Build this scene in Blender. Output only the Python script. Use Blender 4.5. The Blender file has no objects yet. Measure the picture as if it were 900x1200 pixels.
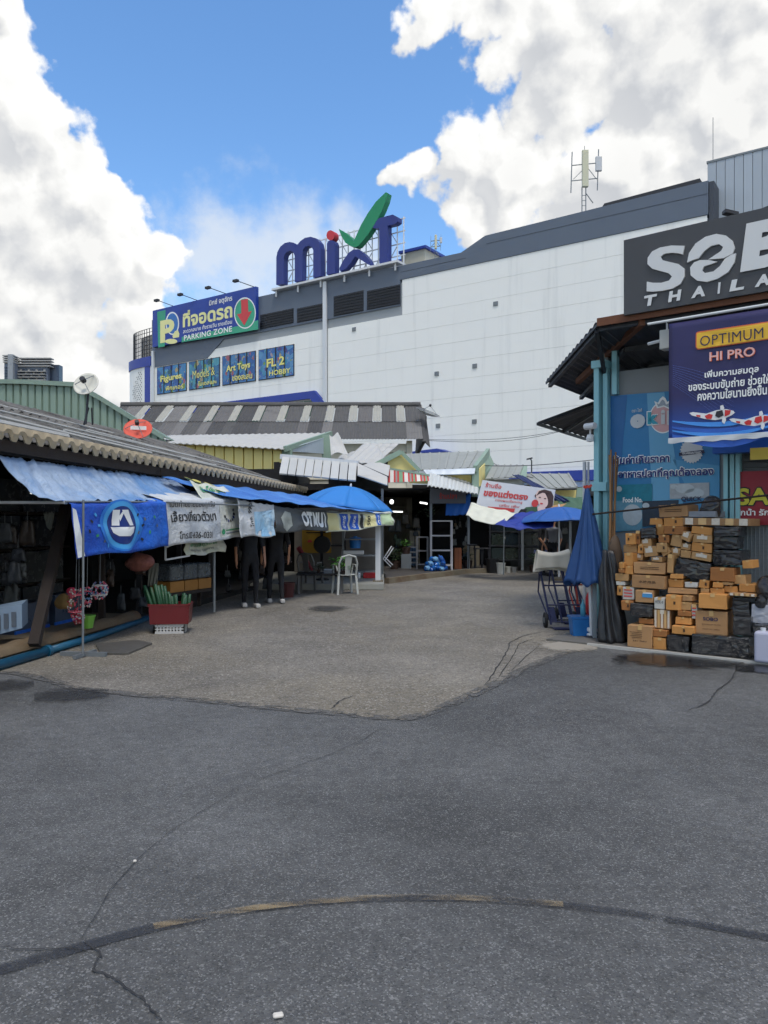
import bpy, bmesh, math, random
from mathutils import Vector, Matrix, noise as mnoise
random.seed(7)
S = bpy.context.scene
COL = S.collection
# ------------------------------------------------------------------ camera
FPX, HZ, EYE = 900.0, 608.0, 1.6        # focal length in photo pixels, horizon row, eye height
cd = bpy.data.cameras.new('camera'); cam = bpy.data.objects.new('camera', cd); COL.objects.link(cam)
cam.location = (0, 0, EYE); cam.rotation_euler = (math.radians(90), 0, 0)
cd.sensor_fit = 'VERTICAL'; cd.sensor_height = 24.0; cd.lens = 24.0 * FPX / 1200.0
cd.shift_y = (HZ - 600.0) / 1200.0
cd.clip_start = .05; cd.clip_end = 4000
S.camera = cam
S.render.resolution_x, S.render.resolution_y = 768, 1024
# ------------------------------------------------------------------ exposure
S.view_settings.view_transform = 'Standard'; S.view_settings.look = 'None'
S.view_settings.exposure = 0.38; S.view_settings.gamma = 1.0
S.render.engine = 'CYCLES'
S.cycles.max_bounces = 6; S.cycles.diffuse_bounces = 3; S.cycles.glossy_bounces = 3
S.cycles.transparent_max_bounces = 8; S.cycles.use_denoising = True
S.cycles.use_adaptive_sampling = True; S.cycles.adaptive_threshold = .025; S.cycles.adaptive_min_samples = 12
# ------------------------------------------------------------------ node helper
class NT:
    def __init__(s, tree): s.t = tree; s.n = tree.nodes; s.l = tree.links
    def link(s, a, b): s.l.new(a, b)
    def put(s, sock, v):
        if isinstance(v, bpy.types.NodeSocket): s.l.new(v, sock)
        elif v is not None: sock.default_value = v
    def m(s, op, a, b=None, c=None, clamp=False):
        n = s.n.new('ShaderNodeMath'); n.operation = op; n.use_clamp = clamp
        s.put(n.inputs[0], a); s.put(n.inputs[1], b)
        if c is not None: s.put(n.inputs[2], c)
        return n.outputs[0]
    def v(s, op, a, b=None, scale=None):
        n = s.n.new('ShaderNodeVectorMath'); n.operation = op
        s.put(n.inputs[0], a)
        if b is not None: s.put(n.inputs[1], b)
        if scale is not None: s.put(n.inputs[3], scale)
        return n.outputs['Value'] if op in ('LENGTH', 'DISTANCE', 'DOT_PRODUCT') else n.outputs[0]
    def noise(s, vec, scale, detail=4, rough=.55, color=False, dist=0):
        n = s.n.new('ShaderNodeTexNoise'); s.put(n.inputs['Vector'], vec)
        n.inputs['Scale'].default_value = scale; n.inputs['Detail'].default_value = detail
        n.inputs['Roughness'].default_value = rough; n.inputs['Distortion'].default_value = dist
        return n.outputs['Color'] if color else n.outputs[0]
    def vor(s, vec, scale, feature='F1', out='Distance'):
        n = s.n.new('ShaderNodeTexVoronoi'); n.feature = feature; s.put(n.inputs['Vector'], vec)
        n.inputs['Scale'].default_value = scale
        return n.outputs[out]
    def step(s, x, lo, hi, smooth=True):
        n = s.n.new('ShaderNodeMapRange'); n.interpolation_type = 'SMOOTHSTEP' if smooth else 'LINEAR'
        s.put(n.inputs[0], x); n.inputs[1].default_value = lo; n.inputs[2].default_value = hi
        return n.outputs[0]
    def mix(s, f, a, b, mode='MIX'):
        n = s.n.new('ShaderNodeMix'); n.data_type = 'RGBA'; n.blend_type = mode
        s.put(n.inputs[0], f); s.put(n.inputs[6], a); s.put(n.inputs[7], b)
        return n.outputs[2]
def pix_dir(u, v):
    return Vector(((u - 450) / FPX, 1, (HZ - v) / FPX)).normalized()
# ------------------------------------------------------------------ sun (veiled by cloud, high, behind the right shoulder)
SUN_EL, SUN_AZ = math.radians(65), math.radians(166)      # azimuth measured from +Y towards +X
sd = bpy.data.lights.new('sun', 'SUN'); so = bpy.data.objects.new('sun', sd); COL.objects.link(so)
sd.energy = 1.5; sd.angle = math.radians(14); sd.color = (1, .95, .87)
sdir = Vector((math.sin(SUN_AZ) * math.cos(SUN_EL), math.cos(SUN_AZ) * math.cos(SUN_EL), math.sin(SUN_EL)))
so.rotation_euler = sdir.to_track_quat('Z', 'Y').to_euler(); so.location = (0, 0, 60)
# ------------------------------------------------------------------ world: clear sky with cumulus
W = bpy.data.worlds.new('World'); S.world = W; W.use_nodes = True; W.cycles.sampling_method = 'MANUAL'; W.cycles.sample_map_resolution = 256
W.node_tree.nodes.clear(); w = NT(W.node_tree)
sky = w.n.new('ShaderNodeTexSky'); sky.sky_type = 'NISHITA'; sky.sun_disc = False
sky.sun_elevation = SUN_EL; sky.sun_rotation = SUN_AZ
sky.air_density = 1.0; sky.dust_density = 0.6; sky.ozone_density = 1.6
hs = w.n.new('ShaderNodeHueSaturation'); hs.inputs['Saturation'].default_value = 1.20; hs.inputs['Value'].default_value = 1.95
w.link(sky.outputs[0], hs.inputs['Color'])
D = w.n.new('ShaderNodeTexCoord').outputs['Generated']
warp = w.v('SUBTRACT', w.noise(D, 7, 5, .6, color=True), (.5, .5, .5))
BL = [(5, 95, 66), (35, 150, 72), (20, 250, 120), (85, 190, 52), (112, 300, 84), (50, 370, 110), (180, 300, 34), (6, -12, 44), (150, 395, 60), (30, 470, 120), (140, 470, 80), (120, 245, 58), (0, 330, 90),
      (655, 60, 105), (590, 20, 60), (545, 20, 46), (485, 22, 44), (800, 60, 170), (600, 190, 76), (540, 205, 48), (490, 212, 28), (715, 215, 105), (860, 130, 130), (870, 300, 90), (560, 250, 34)]
def cloud_field(Dv):
    Dw_ = w.v('ADD', Dv, w.v('SCALE', warp, scale=.13)); f_ = None
    for (u, v, r) in BL:
        c = pix_dir(u, v); k = r / FPX * c.y
        g = w.m('MULTIPLY', w.m('MULTIPLY_ADD', w.v('DISTANCE', Dw_, tuple(c)), -1 / k, 1.0), min(1.0, .5 + r / 160))
        f_ = g if f_ is None else w.m('SMOOTH_MAX', f_, g, .12)
    sp_ = w.n.new('ShaderNodeSeparateXYZ'); w.link(Dv, sp_.inputs[0])
    gen = w.m('MULTIPLY', w.m('SUBTRACT', w.noise(Dv, 2.1, 3, .5), .47), 4.0)          # the same cloud goes on round the rest of the sky
    gen = w.m('ADD', gen, w.m('MULTIPLY_ADD', w.step(sp_.outputs[1], .74, .60), 4.0, -4.0))
    f_ = w.m('SMOOTH_MAX', f_, gen, .2)
    v1 = w.vor(w.v('ADD', Dv, w.v('SCALE', warp, scale=.10)), 15, 'F1'); v2 = w.vor(w.v('ADD', Dv, w.v('SCALE', warp, scale=.06)), 38, 'F1')
    nn = w.noise(Dv, 24, 6, .62)
    e = w.m('ADD', w.m('MULTIPLY_ADD', v1, -.62, .28), w.m('ADD', w.m('MULTIPLY_ADD', v2, -.30, .13), w.m('MULTIPLY_ADD', nn, .60, -.30)))
    return w.m('ADD', f_, e), f_
fn, f = cloud_field(D)
fl_, _ = cloud_field(w.v('ADD', D, (.016, 0, .022)))        # a step towards the light
mask = w.step(fn, -.03, .17)
Dw = w.v('ADD', D, w.v('SCALE', warp, scale=.14))
# thin veil
veil = None
for (u, v, r) in [(285, 300, 105), (335, 275, 70), (240, 320, 70), (400, 300, 60)]:
    c = pix_dir(u, v); g = w.m('MULTIPLY_ADD', w.v('DISTANCE', Dw, tuple(c)), -FPX / r / c.y, 1.0)
    veil = g if veil is None else w.m('SMOOTH_MAX', veil, g, .2)
veil = w.m('MULTIPLY', w.step(w.m('ADD', veil, w.m('MULTIPLY_ADD', w.noise(D, 11, 7, .6), 2.0, -1.0)), -.1, .8), .75)
# shading of the cloud: billows lit from the upper right, greyer where thick
low = w.noise(D, 4.0, 3, .5)
thick = w.step(w.m('ADD', f, w.m('MULTIPLY_ADD', low, .8, -.45)), .10, .95)
rel = w.m('MINIMUM', w.m('MAXIMUM', w.m('MULTIPLY', w.m('SUBTRACT', fn, fl_), .46), -.14), .10)
br = w.m('ADD', w.m('MULTIPLY_ADD', thick, -.10, .72), rel)
br = w.m('MINIMUM', w.m('MAXIMUM', br, .36), .80)
tone = w.n.new('ShaderNodeMix'); tone.data_type = 'RGBA'
w.put(tone.inputs[0], w.step(br, .40, .74)); tone.inputs[6].default_value = (.93, .97, 1.04, 1); tone.inputs[7].default_value = (1, 1, .985, 1)
SKYS = .095
cl = w.v('SCALE', tone.outputs[2], scale=w.m('MULTIPLY', br, 1 / SKYS))
c1 = w.mix(veil, hs.outputs[0], tuple(x * .66 / SKYS for x in (.95, 1, 1.05)) + (1,))
c2 = w.mix(mask, c1, cl)
bg = w.n.new('ShaderNodeBackground'); bg.inputs['Strength'].default_value = SKYS; w.link(c2, bg.inputs['Color'])
wo = w.n.new('ShaderNodeOutputWorld'); w.link(bg.outputs[0], wo.inputs['Surface'])
# ------------------------------------------------------------------ geometry helpers
def P(u, v, Y):
    return Vector(((u - 450) / FPX * Y, Y, EYE + (HZ - v) / FPX * Y))
def G(u, v, z=0.0):
    Y = (EYE - z) * FPX / (v - HZ)
    return Vector(((u - 450) / FPX * Y, Y, z))
class Frame:
    """vertical plane: a runs right along it, z up, n out towards the viewer"""
    def __init__(s, O, U):
        s.O = Vector((O[0], O[1], 0)); s.U = Vector((U[0], U[1], 0)).normalized(); s.N = s.U.cross(Vector((0, 0, 1)))
    def p(s, a, z, n=0): return s.O + s.U * a + s.N * n + Vector((0, 0, z))
    def hit(s, u, v, n=0):
        d = Vector(((u - 450) / FPX, 1, (HZ - v) / FPX)); C = Vector((0, 0, EYE))
        t = (s.O + s.N * n - Vector((0, 0, 0)) - Vector((C.x, C.y, 0))).dot(s.N) / d.dot(s.N)
        q = C + d * t
        return (q - s.O).dot(s.U), q.z
def wl(o):
    L = Vector((0, 0, 0))
    while o is not None: L = L + o.location; o = o.parent
    return L
def mesh_obj(name, V, F, m, parent=None, smooth=False, mats=None, fm=None, uvs=None):
    V = [Vector(x) for x in V]
    if parent is not None: base = wl(parent)
    else:
        lo = min(x.z for x in V); n = len(V)
        base = Vector((sum(x.x for x in V) / n, sum(x.y for x in V) / n, lo))
    me = bpy.data.meshes.new(name); me.from_pydata([tuple(x - base) for x in V], [], F)
    for k in (mats or [m]): me.materials.append(k)
    if fm:
        for p_, i in zip(me.polygons, fm): p_.material_index = i
    if smooth: me.polygons.foreach_set('use_smooth', [True] * len(me.polygons))
    me.update()
    o = bpy.data.objects.new(name, me); COL.objects.link(o)
    if parent is not None: o.parent = parent
    else: o.location = base
    return o
class MB:
    def __init__(s): s.V = []; s.F = []; s.M = []; s.cur = 0
    def add(s, V, F):
        k = len(s.V); s.V += [Vector(x) for x in V]; s.F += [tuple(i + k for i in f_) for f_ in F]; s.M += [s.cur] * len(F); return s
    def box8(s, q):   # q: 4 bottom then 4 top corners, counterclockwise
        return s.add(q, [(3, 2, 1, 0), (4, 5, 6, 7), (0, 1, 5, 4), (1, 2, 6, 5), (2, 3, 7, 6), (3, 0, 4, 7)])
    def box(s, x0, y0, z0, x1, y1, z1):
        return s.box8([(x0, y0, z0), (x1, y0, z0), (x1, y1, z0), (x0, y1, z0), (x0, y0, z1), (x1, y0, z1), (x1, y1, z1), (x0, y1, z1)])
    def fbox(s, fr, a0, a1, z0, z1, n0, n1):
        q = [fr.p(a, z, n) for z in (z0, z1) for (a, n) in ((a0, n1), (a1, n1), (a1, n0), (a0, n0))]
        return s.box8(q)
    def obox(s, c, X, Y, Z):  # centre, half vectors
        c, X, Y, Z = Vector(c), Vector(X), Vector(Y), Vector(Z)
        return s.box8([c - X - Y - Z, c + X - Y - Z, c + X + Y - Z, c - X + Y - Z, c - X - Y + Z, c + X - Y + Z, c + X + Y + Z, c - X + Y + Z])
    def bar(s, p, q, w_, h_=None, up=(0, 0, 1)):
        p, q = Vector(p), Vector(q); h_ = h_ or w_; d = q - p; L = d.length
        if L < 1e-6: return s
        d.normalize(); up = Vector(up)
        if abs(d.dot(up)) > .98: up = Vector((0, 1, 0))
        x = d.cross(up).normalized(); y = x.cross(d).normalized()
        return s.obox((p + q) / 2, x * w_ / 2, y * h_ / 2, d * L / 2)
    def tube(s, pts, r, n=8, cap=True):
        pts = [Vector(p) for p in pts]; rs = r if isinstance(r, (list, tuple)) else [r] * len(pts); k = len(s.V); V = []; F = []
        px = None
        for i, p in enumerate(pts):
            d = (pts[min(i + 1, len(pts) - 1)] - pts[max(i - 1, 0)]).normalized()
            if px is None:
                up = Vector((0, 0, 1)) if abs(d.z) < .9 else Vector((0, 1, 0)); x = d.cross(up).normalized()
            else:
                x = (px - d * px.dot(d)); x = x.normalized() if x.length > 1e-6 else d.orthogonal().normalized()
            px = x; y = d.cross(x)
            for j in range(n):
                a = 2 * math.pi * j / n; V.append(p + (x * math.cos(a) + y * math.sin(a)) * rs[i])
        for i in range(len(pts) - 1):
            for j in range(n):
                F.append((i * n + j, i * n + (j + 1) % n, (i + 1) * n + (j + 1) % n, (i + 1) * n + j))
        if cap: F.append(tuple(range(n - 1, -1, -1))); F.append(tuple(range((len(pts) - 1) * n, len(pts) * n)))
        return s.add(V, F)
    def lathe(s, c, prof, n=16, axis=None):  # prof: (radius, height)
        c = Vector(c); V = []; F = []
        R = Vector((0, 0, 1)).rotation_difference(Vector(axis)) if axis is not None else None
        for (r, h) in prof:
            for j in range(n):
                a = 2 * math.pi * j / n; q = Vector((r * math.cos(a), r * math.sin(a), h))
                V.append(c + (R @ q if R else q))
        for i in range(len(prof) - 1):
            for j in range(n): F.append((i * n + j, i * n + (j + 1) % n, (i + 1) * n + (j + 1) % n, (i + 1) * n + j))
        F.append(tuple(range(n - 1, -1, -1))); F.append(tuple(range((len(prof) - 1) * n, len(prof) * n)))
        return s.add(V, F)
    def grid(s, fn, nu, nv):
        V = [fn(i / nu, j / nv) for j in range(nv + 1) for i in range(nu + 1)]
        F = [(j * (nu + 1) + i, j * (nu + 1) + i + 1, (j + 1) * (nu + 1) + i + 1, (j + 1) * (nu + 1) + i) for j in range(nv) for i in range(nu)]
        return s.add(V, F)
    def shell(s, fn, nu, nv, th):  # grid with a real thickness
        A = [[Vector(fn(i / nu, j / nv)) for i in range(nu + 1)] for j in range(nv + 1)]
        top = []; bot = []
        for j in range(nv + 1):
            for i in range(nu + 1):
                dx = A[j][min(i + 1, nu)] - A[j][max(i - 1, 0)]; dy = A[min(j + 1, nv)][i] - A[max(j - 1, 0)][i]
                n = dx.cross(dy); n = n.normalized() if n.length > 1e-9 else Vector((0, 0, 1))
                top.append(A[j][i] + n * th / 2); bot.append(A[j][i] - n * th / 2)
        N = len(top); w_ = nu + 1; F = []
        for j in range(nv):
            for i in range(nu):
                a = j * w_ + i; F.append((a, a + 1, a + 1 + w_, a + w_)); F.append((N + a, N + a + w_, N + a + 1 + w_, N + a + 1))
        for i in range(nu):
            a = i; F.append((a, N + a, N + a + 1, a + 1)); a = nv * w_ + i; F.append((a, a + 1, N + a + 1, N + a))
        for j in range(nv):
            a = j * w_; F.append((a, a + w_, N + a + w_, N + a)); a = j * w_ + nu; F.append((a, N + a, N + a + w_, a + w_))
        return s.add(top + bot, F)
    def prism(s, pts, off):   # polygon extruded by vector off
        pts = [Vector(p) for p in pts]; off = Vector(off); n = len(pts)
        return s.add(pts + [p + off for p in pts], [tuple(range(n)), tuple(range(2 * n - 1, n - 1, -1))] + [(i, n + i, n + (i + 1) % n, (i + 1) % n) for i in range(n)])
    def build(s, name, m=None, parent=None, smooth=False, mats=None, fix=True):
        o = mesh_obj(name, s.V, s.F, m, parent, smooth, mats, s.M if mats else None)
        if fix:
            b = bmesh.new(); b.from_mesh(o.data); bmesh.ops.recalc_face_normals(b, faces=b.faces); b.to_mesh(o.data); b.free()
        return o
def bevel(o, wd=.01, seg=2):
    b = bmesh.new(); b.from_mesh(o.data)
    bmesh.ops.bevel(b, geom=list(b.edges), offset=wd, segments=seg, affect='EDGES', profile=.5, clamp_overlap=True)
    b.to_mesh(o.data); b.free(); return o
def tag(o, label=None, cat=None, group=None, kind=None):
    if label: o['label'] = label
    if cat: o['category'] = cat
    if group: o['group'] = group
    if kind: o['kind'] = kind
    return o
def thing(name, loc, label, cat, group=None):
    o = bpy.data.objects.new(name, None); COL.objects.link(o); o.location = Vector(loc); o.empty_display_size = .2
    return tag(o, label, cat, group)
def copy_tree(o, loc=None, rz=None, label=None, group=None, parent=None):
    c = o.copy(); COL.objects.link(c)
    if parent is not None: c.parent = parent
    if loc is not None: c.location = Vector(loc)
    if rz is not None: c.rotation_euler = (0, 0, rz)
    if label: c['label'] = label
    if group: c['group'] = group
    for ch in o.children: copy_tree(ch, parent=c)
    return c
# ------------------------------------------------------------------ text as flat print
_tc = {}
def text_mesh(s, bold=0.0, shear=0.0, sp=1.0, align='CENTER'):
    if 'M' in s: bold = 0.0        # the offset folds this glyph over itself
    k = (s, bold, shear, sp, align)
    if k in _tc: return _tc[k]
    c = bpy.data.curves.new('t', 'FONT'); c.body = s; c.size = 1; c.offset = bold; c.shear = shear; c.resolution_u = 3
    c.space_character = sp; c.align_x = align
    o = bpy.data.objects.new('t', c); COL.objects.link(o); bpy.context.view_layer.update()
    e = o.evaluated_get(bpy.context.evaluated_depsgraph_get()); me = e.to_mesh()
    r = ([(v.co.x, v.co.y) for v in me.vertices], [tuple(p.vertices) for p in me.polygons])
    e.to_mesh_clear(); bpy.data.objects.remove(o); bpy.data.curves.remove(c)
    _tc[k] = r; return r
def lettering(s, fn, m, parent, width=None, height=None, bold=0.0, shear=0.0, sp=1.0, name='lettering'):
    """fn(x, y) maps text space (centred, metres) to a point; the text is scaled to width (and height, if given)"""
    V, F = text_mesh(s, bold, shear, sp)
    if not V: return None
    xs = [a for a, b in V]; ys = [b for a, b in V]; cx = (min(xs) + max(xs)) / 2; cy = (min(ys) + max(ys)) / 2
    kx = (width / (max(xs) - min(xs))) if width else height / (max(ys) - min(ys))
    ky = (height / (max(ys) - min(ys))) if height else kx
    return mesh_obj(name, [fn((a - cx) * kx, (b - cy) * ky) for a, b in V], F, m, parent)
def flat(name, pts, m, parent):
    return mesh_obj(name, pts, [tuple(range(len(pts)))], m, parent)
def ell(cx, cy, rx, ry, n=28, a0=0, a1=2 * math.pi, rot=0):
    o = []
    for i in range(n):
        a = a0 + (a1 - a0) * i / (n if abs(a1 - a0 - 2 * math.pi) < 1e-6 else n - 1)
        x, y = rx * math.cos(a), ry * math.sin(a)
        o.append((cx + x * math.cos(rot) - y * math.sin(rot), cy + x * math.sin(rot) + y * math.cos(rot)))
    return o
# ------------------------------------------------------------------ materials
def srgb(r, g, b):
    f_ = lambda x: (x / 255 / 12.92) if x / 255 <= .04045 else ((x / 255 + .055) / 1.055) ** 2.4
    return (f_(r), f_(g), f_(b), 1)
_mc = {}
def mat(name, col, rough=.6, metal=0.0, var=.12, scale=4.0, dirt=0.0, dirtcol=(60, 54, 46), streak=0.0, bump=0.0, bscale=60.0, spec=.5, rnd=0.0, emit=0.0, trans=0.0):
    """painted / printed / worn surface: base colour, broken up by noise, grime patches and rain streaks"""
    if name in _mc: return _mc[name]
    m = bpy.data.materials.new(name); m.use_nodes = True; _mc[name] = m
    t = NT(m.node_tree); bs = t.n['Principled BSDF']
    c = srgb(*col) if max(col) > 1.0001 else (tuple(col) + (1,))[:4]
    tc = t.n.new('ShaderNodeTexCoord').outputs['Object']
    nz_ = t.noise(tc, scale, 6, .6)
    k = t.m('MULTIPLY_ADD', nz_, 2 * var, 1 - var)
    if rnd:
        oi = t.n.new('ShaderNodeObjectInfo'); k = t.m('MULTIPLY', k, t.m('MULTIPLY_ADD', oi.outputs['Random'], 2 * rnd, 1 - rnd))
    cc = t.v('SCALE', c[:3], scale=k)
    if dirt:
        d = t.step(t.noise(tc, scale * .37, 8, .65), .62 - .25 * dirt, .80 - .15 * dirt)
        cc = t.mix(t.m('MULTIPLY', d, min(1, dirt * 1.3)), cc, srgb(*dirtcol))
    if streak:
        mp = t.n.new('ShaderNodeMapping'); mp.inputs['Scale'].default_value = (1, 1, .06); t.link(tc, mp.inputs['Vector'])
        d = t.step(t.noise(mp.outputs[0], scale * 3, 5, .6), .5, .75)
        cc = t.mix(t.m('MULTIPLY', d, streak), cc, srgb(*dirtcol))
    t.put(bs.inputs['Base Color'], cc)
    t.put(bs.inputs['Roughness'], t.m('MULTIPLY_ADD', t.noise(tc, scale * 2.3, 4, .6), .25, max(.03, rough - .12)))
    bs.inputs['Metallic'].default_value = metal; bs.inputs['Specular IOR Level'].default_value = spec
    if emit:
        t.put(bs.inputs['Emission Color'], c); bs.inputs['Emission Strength'].default_value = emit
    if trans: bs.inputs['Alpha'].default_value = 1 - trans
    if bump:
        b = t.n.new('ShaderNodeBump'); b.inputs['Strength'].default_value = min(1, bump); b.inputs['Distance'].default_value = .02
        t.link(t.noise(tc, bscale, 5, .6), b.inputs['Height']); t.link(b.outputs[0], bs.inputs['Normal'])
    return m
# ================================================================== ground
def asphalt(name, base, stone, dark, warm=None, sc=150.0, patch=1.0):
    m = bpy.data.materials.new(name); m.use_nodes = True; t = NT(m.node_tree); bs = t.n['Principled BSDF']
    tc = t.n.new('ShaderNodeTexCoord').outputs['Object']
    c = t.mix(t.step(t.noise(tc, .38, 8, .62, dist=.6), .34, .64), base, tuple(x * .60 for x in base[:3]) + (1,))
    if warm: c = t.mix(t.m('MULTIPLY', t.step(t.noise(tc, .35, 6, .6), .4, .7), .8), c, warm)
    g = t.vor(tc, sc, 'F1', 'Color'); gs = t.n.new('ShaderNodeSeparateColor'); t.link(g, gs.inputs[0])
    c = t.mix(t.m('MULTIPLY', t.step(gs.outputs[0], .72, .98), .75), c, stone)
    c = t.mix(t.m('MULTIPLY', t.step(gs.outputs[1], .70, .95), .6), c, dark)
    gr = t.noise(tc, 48, 3, .7); c = t.mix(t.m('MULTIPLY', t.step(gr, .35, .62), .45), dark, c) if False else t.v('SCALE', c, scale=t.m('MULTIPLY_ADD', gr, .7, .65))
    c = t.v('SCALE', c, scale=t.m('MULTIPLY', t.m('MULTIPLY_ADD', t.noise(tc, 11, 6, .7), 1.1, .45), t.m('MULTIPLY_ADD', t.noise(tc, 1.1, 5, .6), .7, .65)))
    st = t.step(t.noise(tc, 2.3, 9, .72), .66, .74)          # oil spots
    c = t.mix(t.m('MULTIPLY', st, .55 * patch), c, dark)
    t.put(bs.inputs['Base Color'], c)
    t.put(bs.inputs['Roughness'], t.m('MULTIPLY_ADD', t.noise(tc, 3, 4, .6), .2, .72)); bs.inputs['Specular IOR Level'].default_value = .35
    b = t.n.new('ShaderNodeBump'); b.inputs['Strength'].default_value = .55; b.inputs['Distance'].default_value = .006
    t.link(t.m('ADD', t.vor(tc, sc * .8), t.m('MULTIPLY', t.noise(tc, 30, 5, .6), .8)), b.inputs['Height']); t.link(b.outputs[0], bs.inputs['Normal'])
    return m
m_asph = asphalt('dark asphalt', (.110, .111, .110, 1), (.22, .22, .215, 1), (.036, .037, .038, 1), sc=150)
m_road = asphalt('worn lane surface', (.200, .183, .155, 1), (.33, .305, .27, 1), (.058, .054, .048, 1), warm=(.20, .175, .13, 1), sc=70)
m_crack = mat('crack filling', (.032, .032, .033), .95, var=.4, scale=9)
def sheet(name, pts, z, m, parent=None):
    return mesh_obj(name, [(p[0], p[1], z) for p in pts], [tuple(range(len(pts)))], m, parent)
ground = sheet('ground', [(-600, -60), (600, -60), (600, 900), (-600, 900)], 0, m_asph); tag(ground, kind='structure')
ground.location.z = 0
edge = [(-40, 786), (20, 789), (58, 797), (92, 808), (130, 811), (180, 817), (235, 821), (300, 828), (352, 833), (400, 837), (448, 842), (470, 843.5), (492, 839), (520, 829), (548, 817), (575, 804), (600, 792), (625, 780), (652, 769), (690, 759)]
pts = []
for i in range(len(edge) - 1):
    for k in range(6):
        u = edge[i][0] + (edge[i + 1][0] - edge[i][0]) * k / 6; v = edge[i][1] + (edge[i + 1][1] - edge[i][1]) * k / 6
        g = G(u, v + random.uniform(-1.3, 1.3)); pts.append((g.x, g.y))
pts += [(3.2, 9.9), (9, 16), (9, 46), (-9, 46), (-9, 8.6)]
lane = sheet('lane', pts, .004, m_road); tag(lane, kind='structure')
def crumb_mat():
    m = bpy.data.materials.new('crumbled asphalt edge'); m.use_nodes = True; t = NT(m.node_tree); bs = t.n['Principled BSDF']
    tc = t.n.new('ShaderNodeTexCoord').outputs['Object']
    a = t.step(t.m('ADD', t.noise(tc, 7, 6, .7), t.m('MULTIPLY', t.noise(tc, 60, 4, .7), .45)), .66, .80)
    t.put(bs.inputs['Base Color'], t.mix(t.step(t.noise(tc, 90, 3, .6), .4, .6), (.075, .076, .077, 1), (.15, .142, .128, 1))); t.put(bs.inputs['Alpha'], a); bs.inputs['Roughness'].default_value = .9
    return m
def strip(name, pix, wd, z, m, parent, jit=.3, sub=5, taper=True):
    ps = []
    for i in range(len(pix) - 1):
        for k in range(sub):
            u = pix[i][0] + (pix[i + 1][0] - pix[i][0]) * k / sub; v = pix[i][1] + (pix[i + 1][1] - pix[i][1]) * k / sub
            g = G(u, v); ps.append(Vector((g.x, g.y, 0)))
    ps.append(Vector(G(*pix[-1])[:2] + (0,)) if False else Vector((G(*pix[-1]).x, G(*pix[-1]).y, 0)))
    V = []; n = len(ps)
    for i, p in enumerate(ps):
        d = (ps[min(i + 1, n - 1)] - ps[max(i - 1, 0)]).normalized(); s_ = Vector((-d.y, d.x, 0))
        p = p + s_ * random.uniform(-jit, jit) * wd * 2
        k = wd * (random.uniform(.45, 1.2) if taper else 1) * (min(1, .2 + min(i, n - 1 - i) / 5) if taper else 1)
        V += [p + s_ * k + Vector((0, 0, z)), p - s_ * k + Vector((0, 0, z))]
    return mesh_obj(name, V, [(2 * i, 2 * i + 1, 2 * i + 3, 2 * i + 2) for i in range(n - 1)], m, parent)
strip('edge_crumble', edge, .07, .0075, crumb_mat(), ground, jit=.05, sub=6, taper=False)
for pix, wd in [([(0, 1112), (40, 1115), (75, 1113), (105, 1116)], .0035), ([(98, 1106), (118, 1120), (108, 1138), (140, 1152), (168, 1175), (190, 1200)], .0045),
                ([(93, 1106), (112, 1075), (128, 1045), (160, 1010), (196, 978), (232, 955), (290, 920)], .0022), ([(290, 920), (335, 903), (385, 886), (425, 868), (452, 850)], .0025),
                ([(864, 782), (858, 797), (838, 812), (830, 824), (800, 836)], .007), ([(388, 832), (398, 822), (415, 816)], .009),
                ([(569, 803), (580, 786), (592, 768), (598, 753), (612, 746), (640, 740)], .008), ([(580, 800), (600, 772), (608, 755), (628, 748)], .006), ([(598, 788), (618, 768), (640, 752)], .005)]:
    strip('crack', pix, wd, .0085, m_crack, ground, jit=.6, sub=7)
# faded curved line: tar band with remains of yellow paint
def band_mat():
    m = bpy.data.materials.new('faded line paint'); m.use_nodes = True; t = NT(m.node_tree); bs = t.n['Principled BSDF']
    tc = t.n.new('ShaderNodeTexCoord').outputs['Object']; mp = t.n.new('ShaderNodeMapping'); mp.inputs['Scale'].default_value = (1, 5, 1); t.link(tc, mp.inputs['Vector'])
    n1 = t.noise(mp.outputs[0], 2.2, 6, .6); n2 = t.noise(tc, 70, 4, .7)
    a = t.step(t.m('ADD', t.m('MULTIPLY', n1, .8), t.m('MULTIPLY', n2, .45)), .51, .78)
    c = t.mix(t.step(n2, .4, .6), (.40, .29, .15, 1), (.27, .215, .135, 1))
    t.put(bs.inputs['Base Color'], c); t.put(bs.inputs['Alpha'], t.m('MULTIPLY', a, .65)); bs.inputs['Roughness'].default_value = .8
    return m
def tar_mat(k):
    m = bpy.data.materials.new('tar band'); m.use_nodes = True; t = NT(m.node_tree); bs = t.n['Principled BSDF']
    tc = t.n.new('ShaderNodeTexCoord').outputs['Object']
    a = t.step(t.m('ADD', t.noise(tc, 3, 6, .6), t.m('MULTIPLY', t.noise(tc, 60, 3, .6), .3)), .45, .75)
    t.put(bs.inputs['Base Color'], (.034, .036, .042, 1)); t.put(bs.inputs['Alpha'], t.m('MULTIPLY_ADD', a, .45, k)); bs.inputs['Roughness'].default_value = .7
    return m
arc = [(-30, 1148), (0, 1138), (60, 1121), (120, 1104), (180, 1088), (240, 1076), (300, 1066), (360, 1059), (420, 1055), (480, 1053.5), (540, 1054), (600, 1057), (660, 1062), (720, 1069), (780, 1078), (840, 1088), (900, 1100), (940, 1108)]
strip('tar_seam', arc[:6], .034, .006, tar_mat(.30), ground, jit=0.03, sub=4, taper=False)
strip('tar_seam', arc[5:15], .028, .0055, tar_mat(.02), ground, jit=0.03, sub=4, taper=False)
strip('tar_seam', arc[14:], .026, .006, tar_mat(.30), ground, jit=0.03, sub=4, taper=False)
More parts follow.
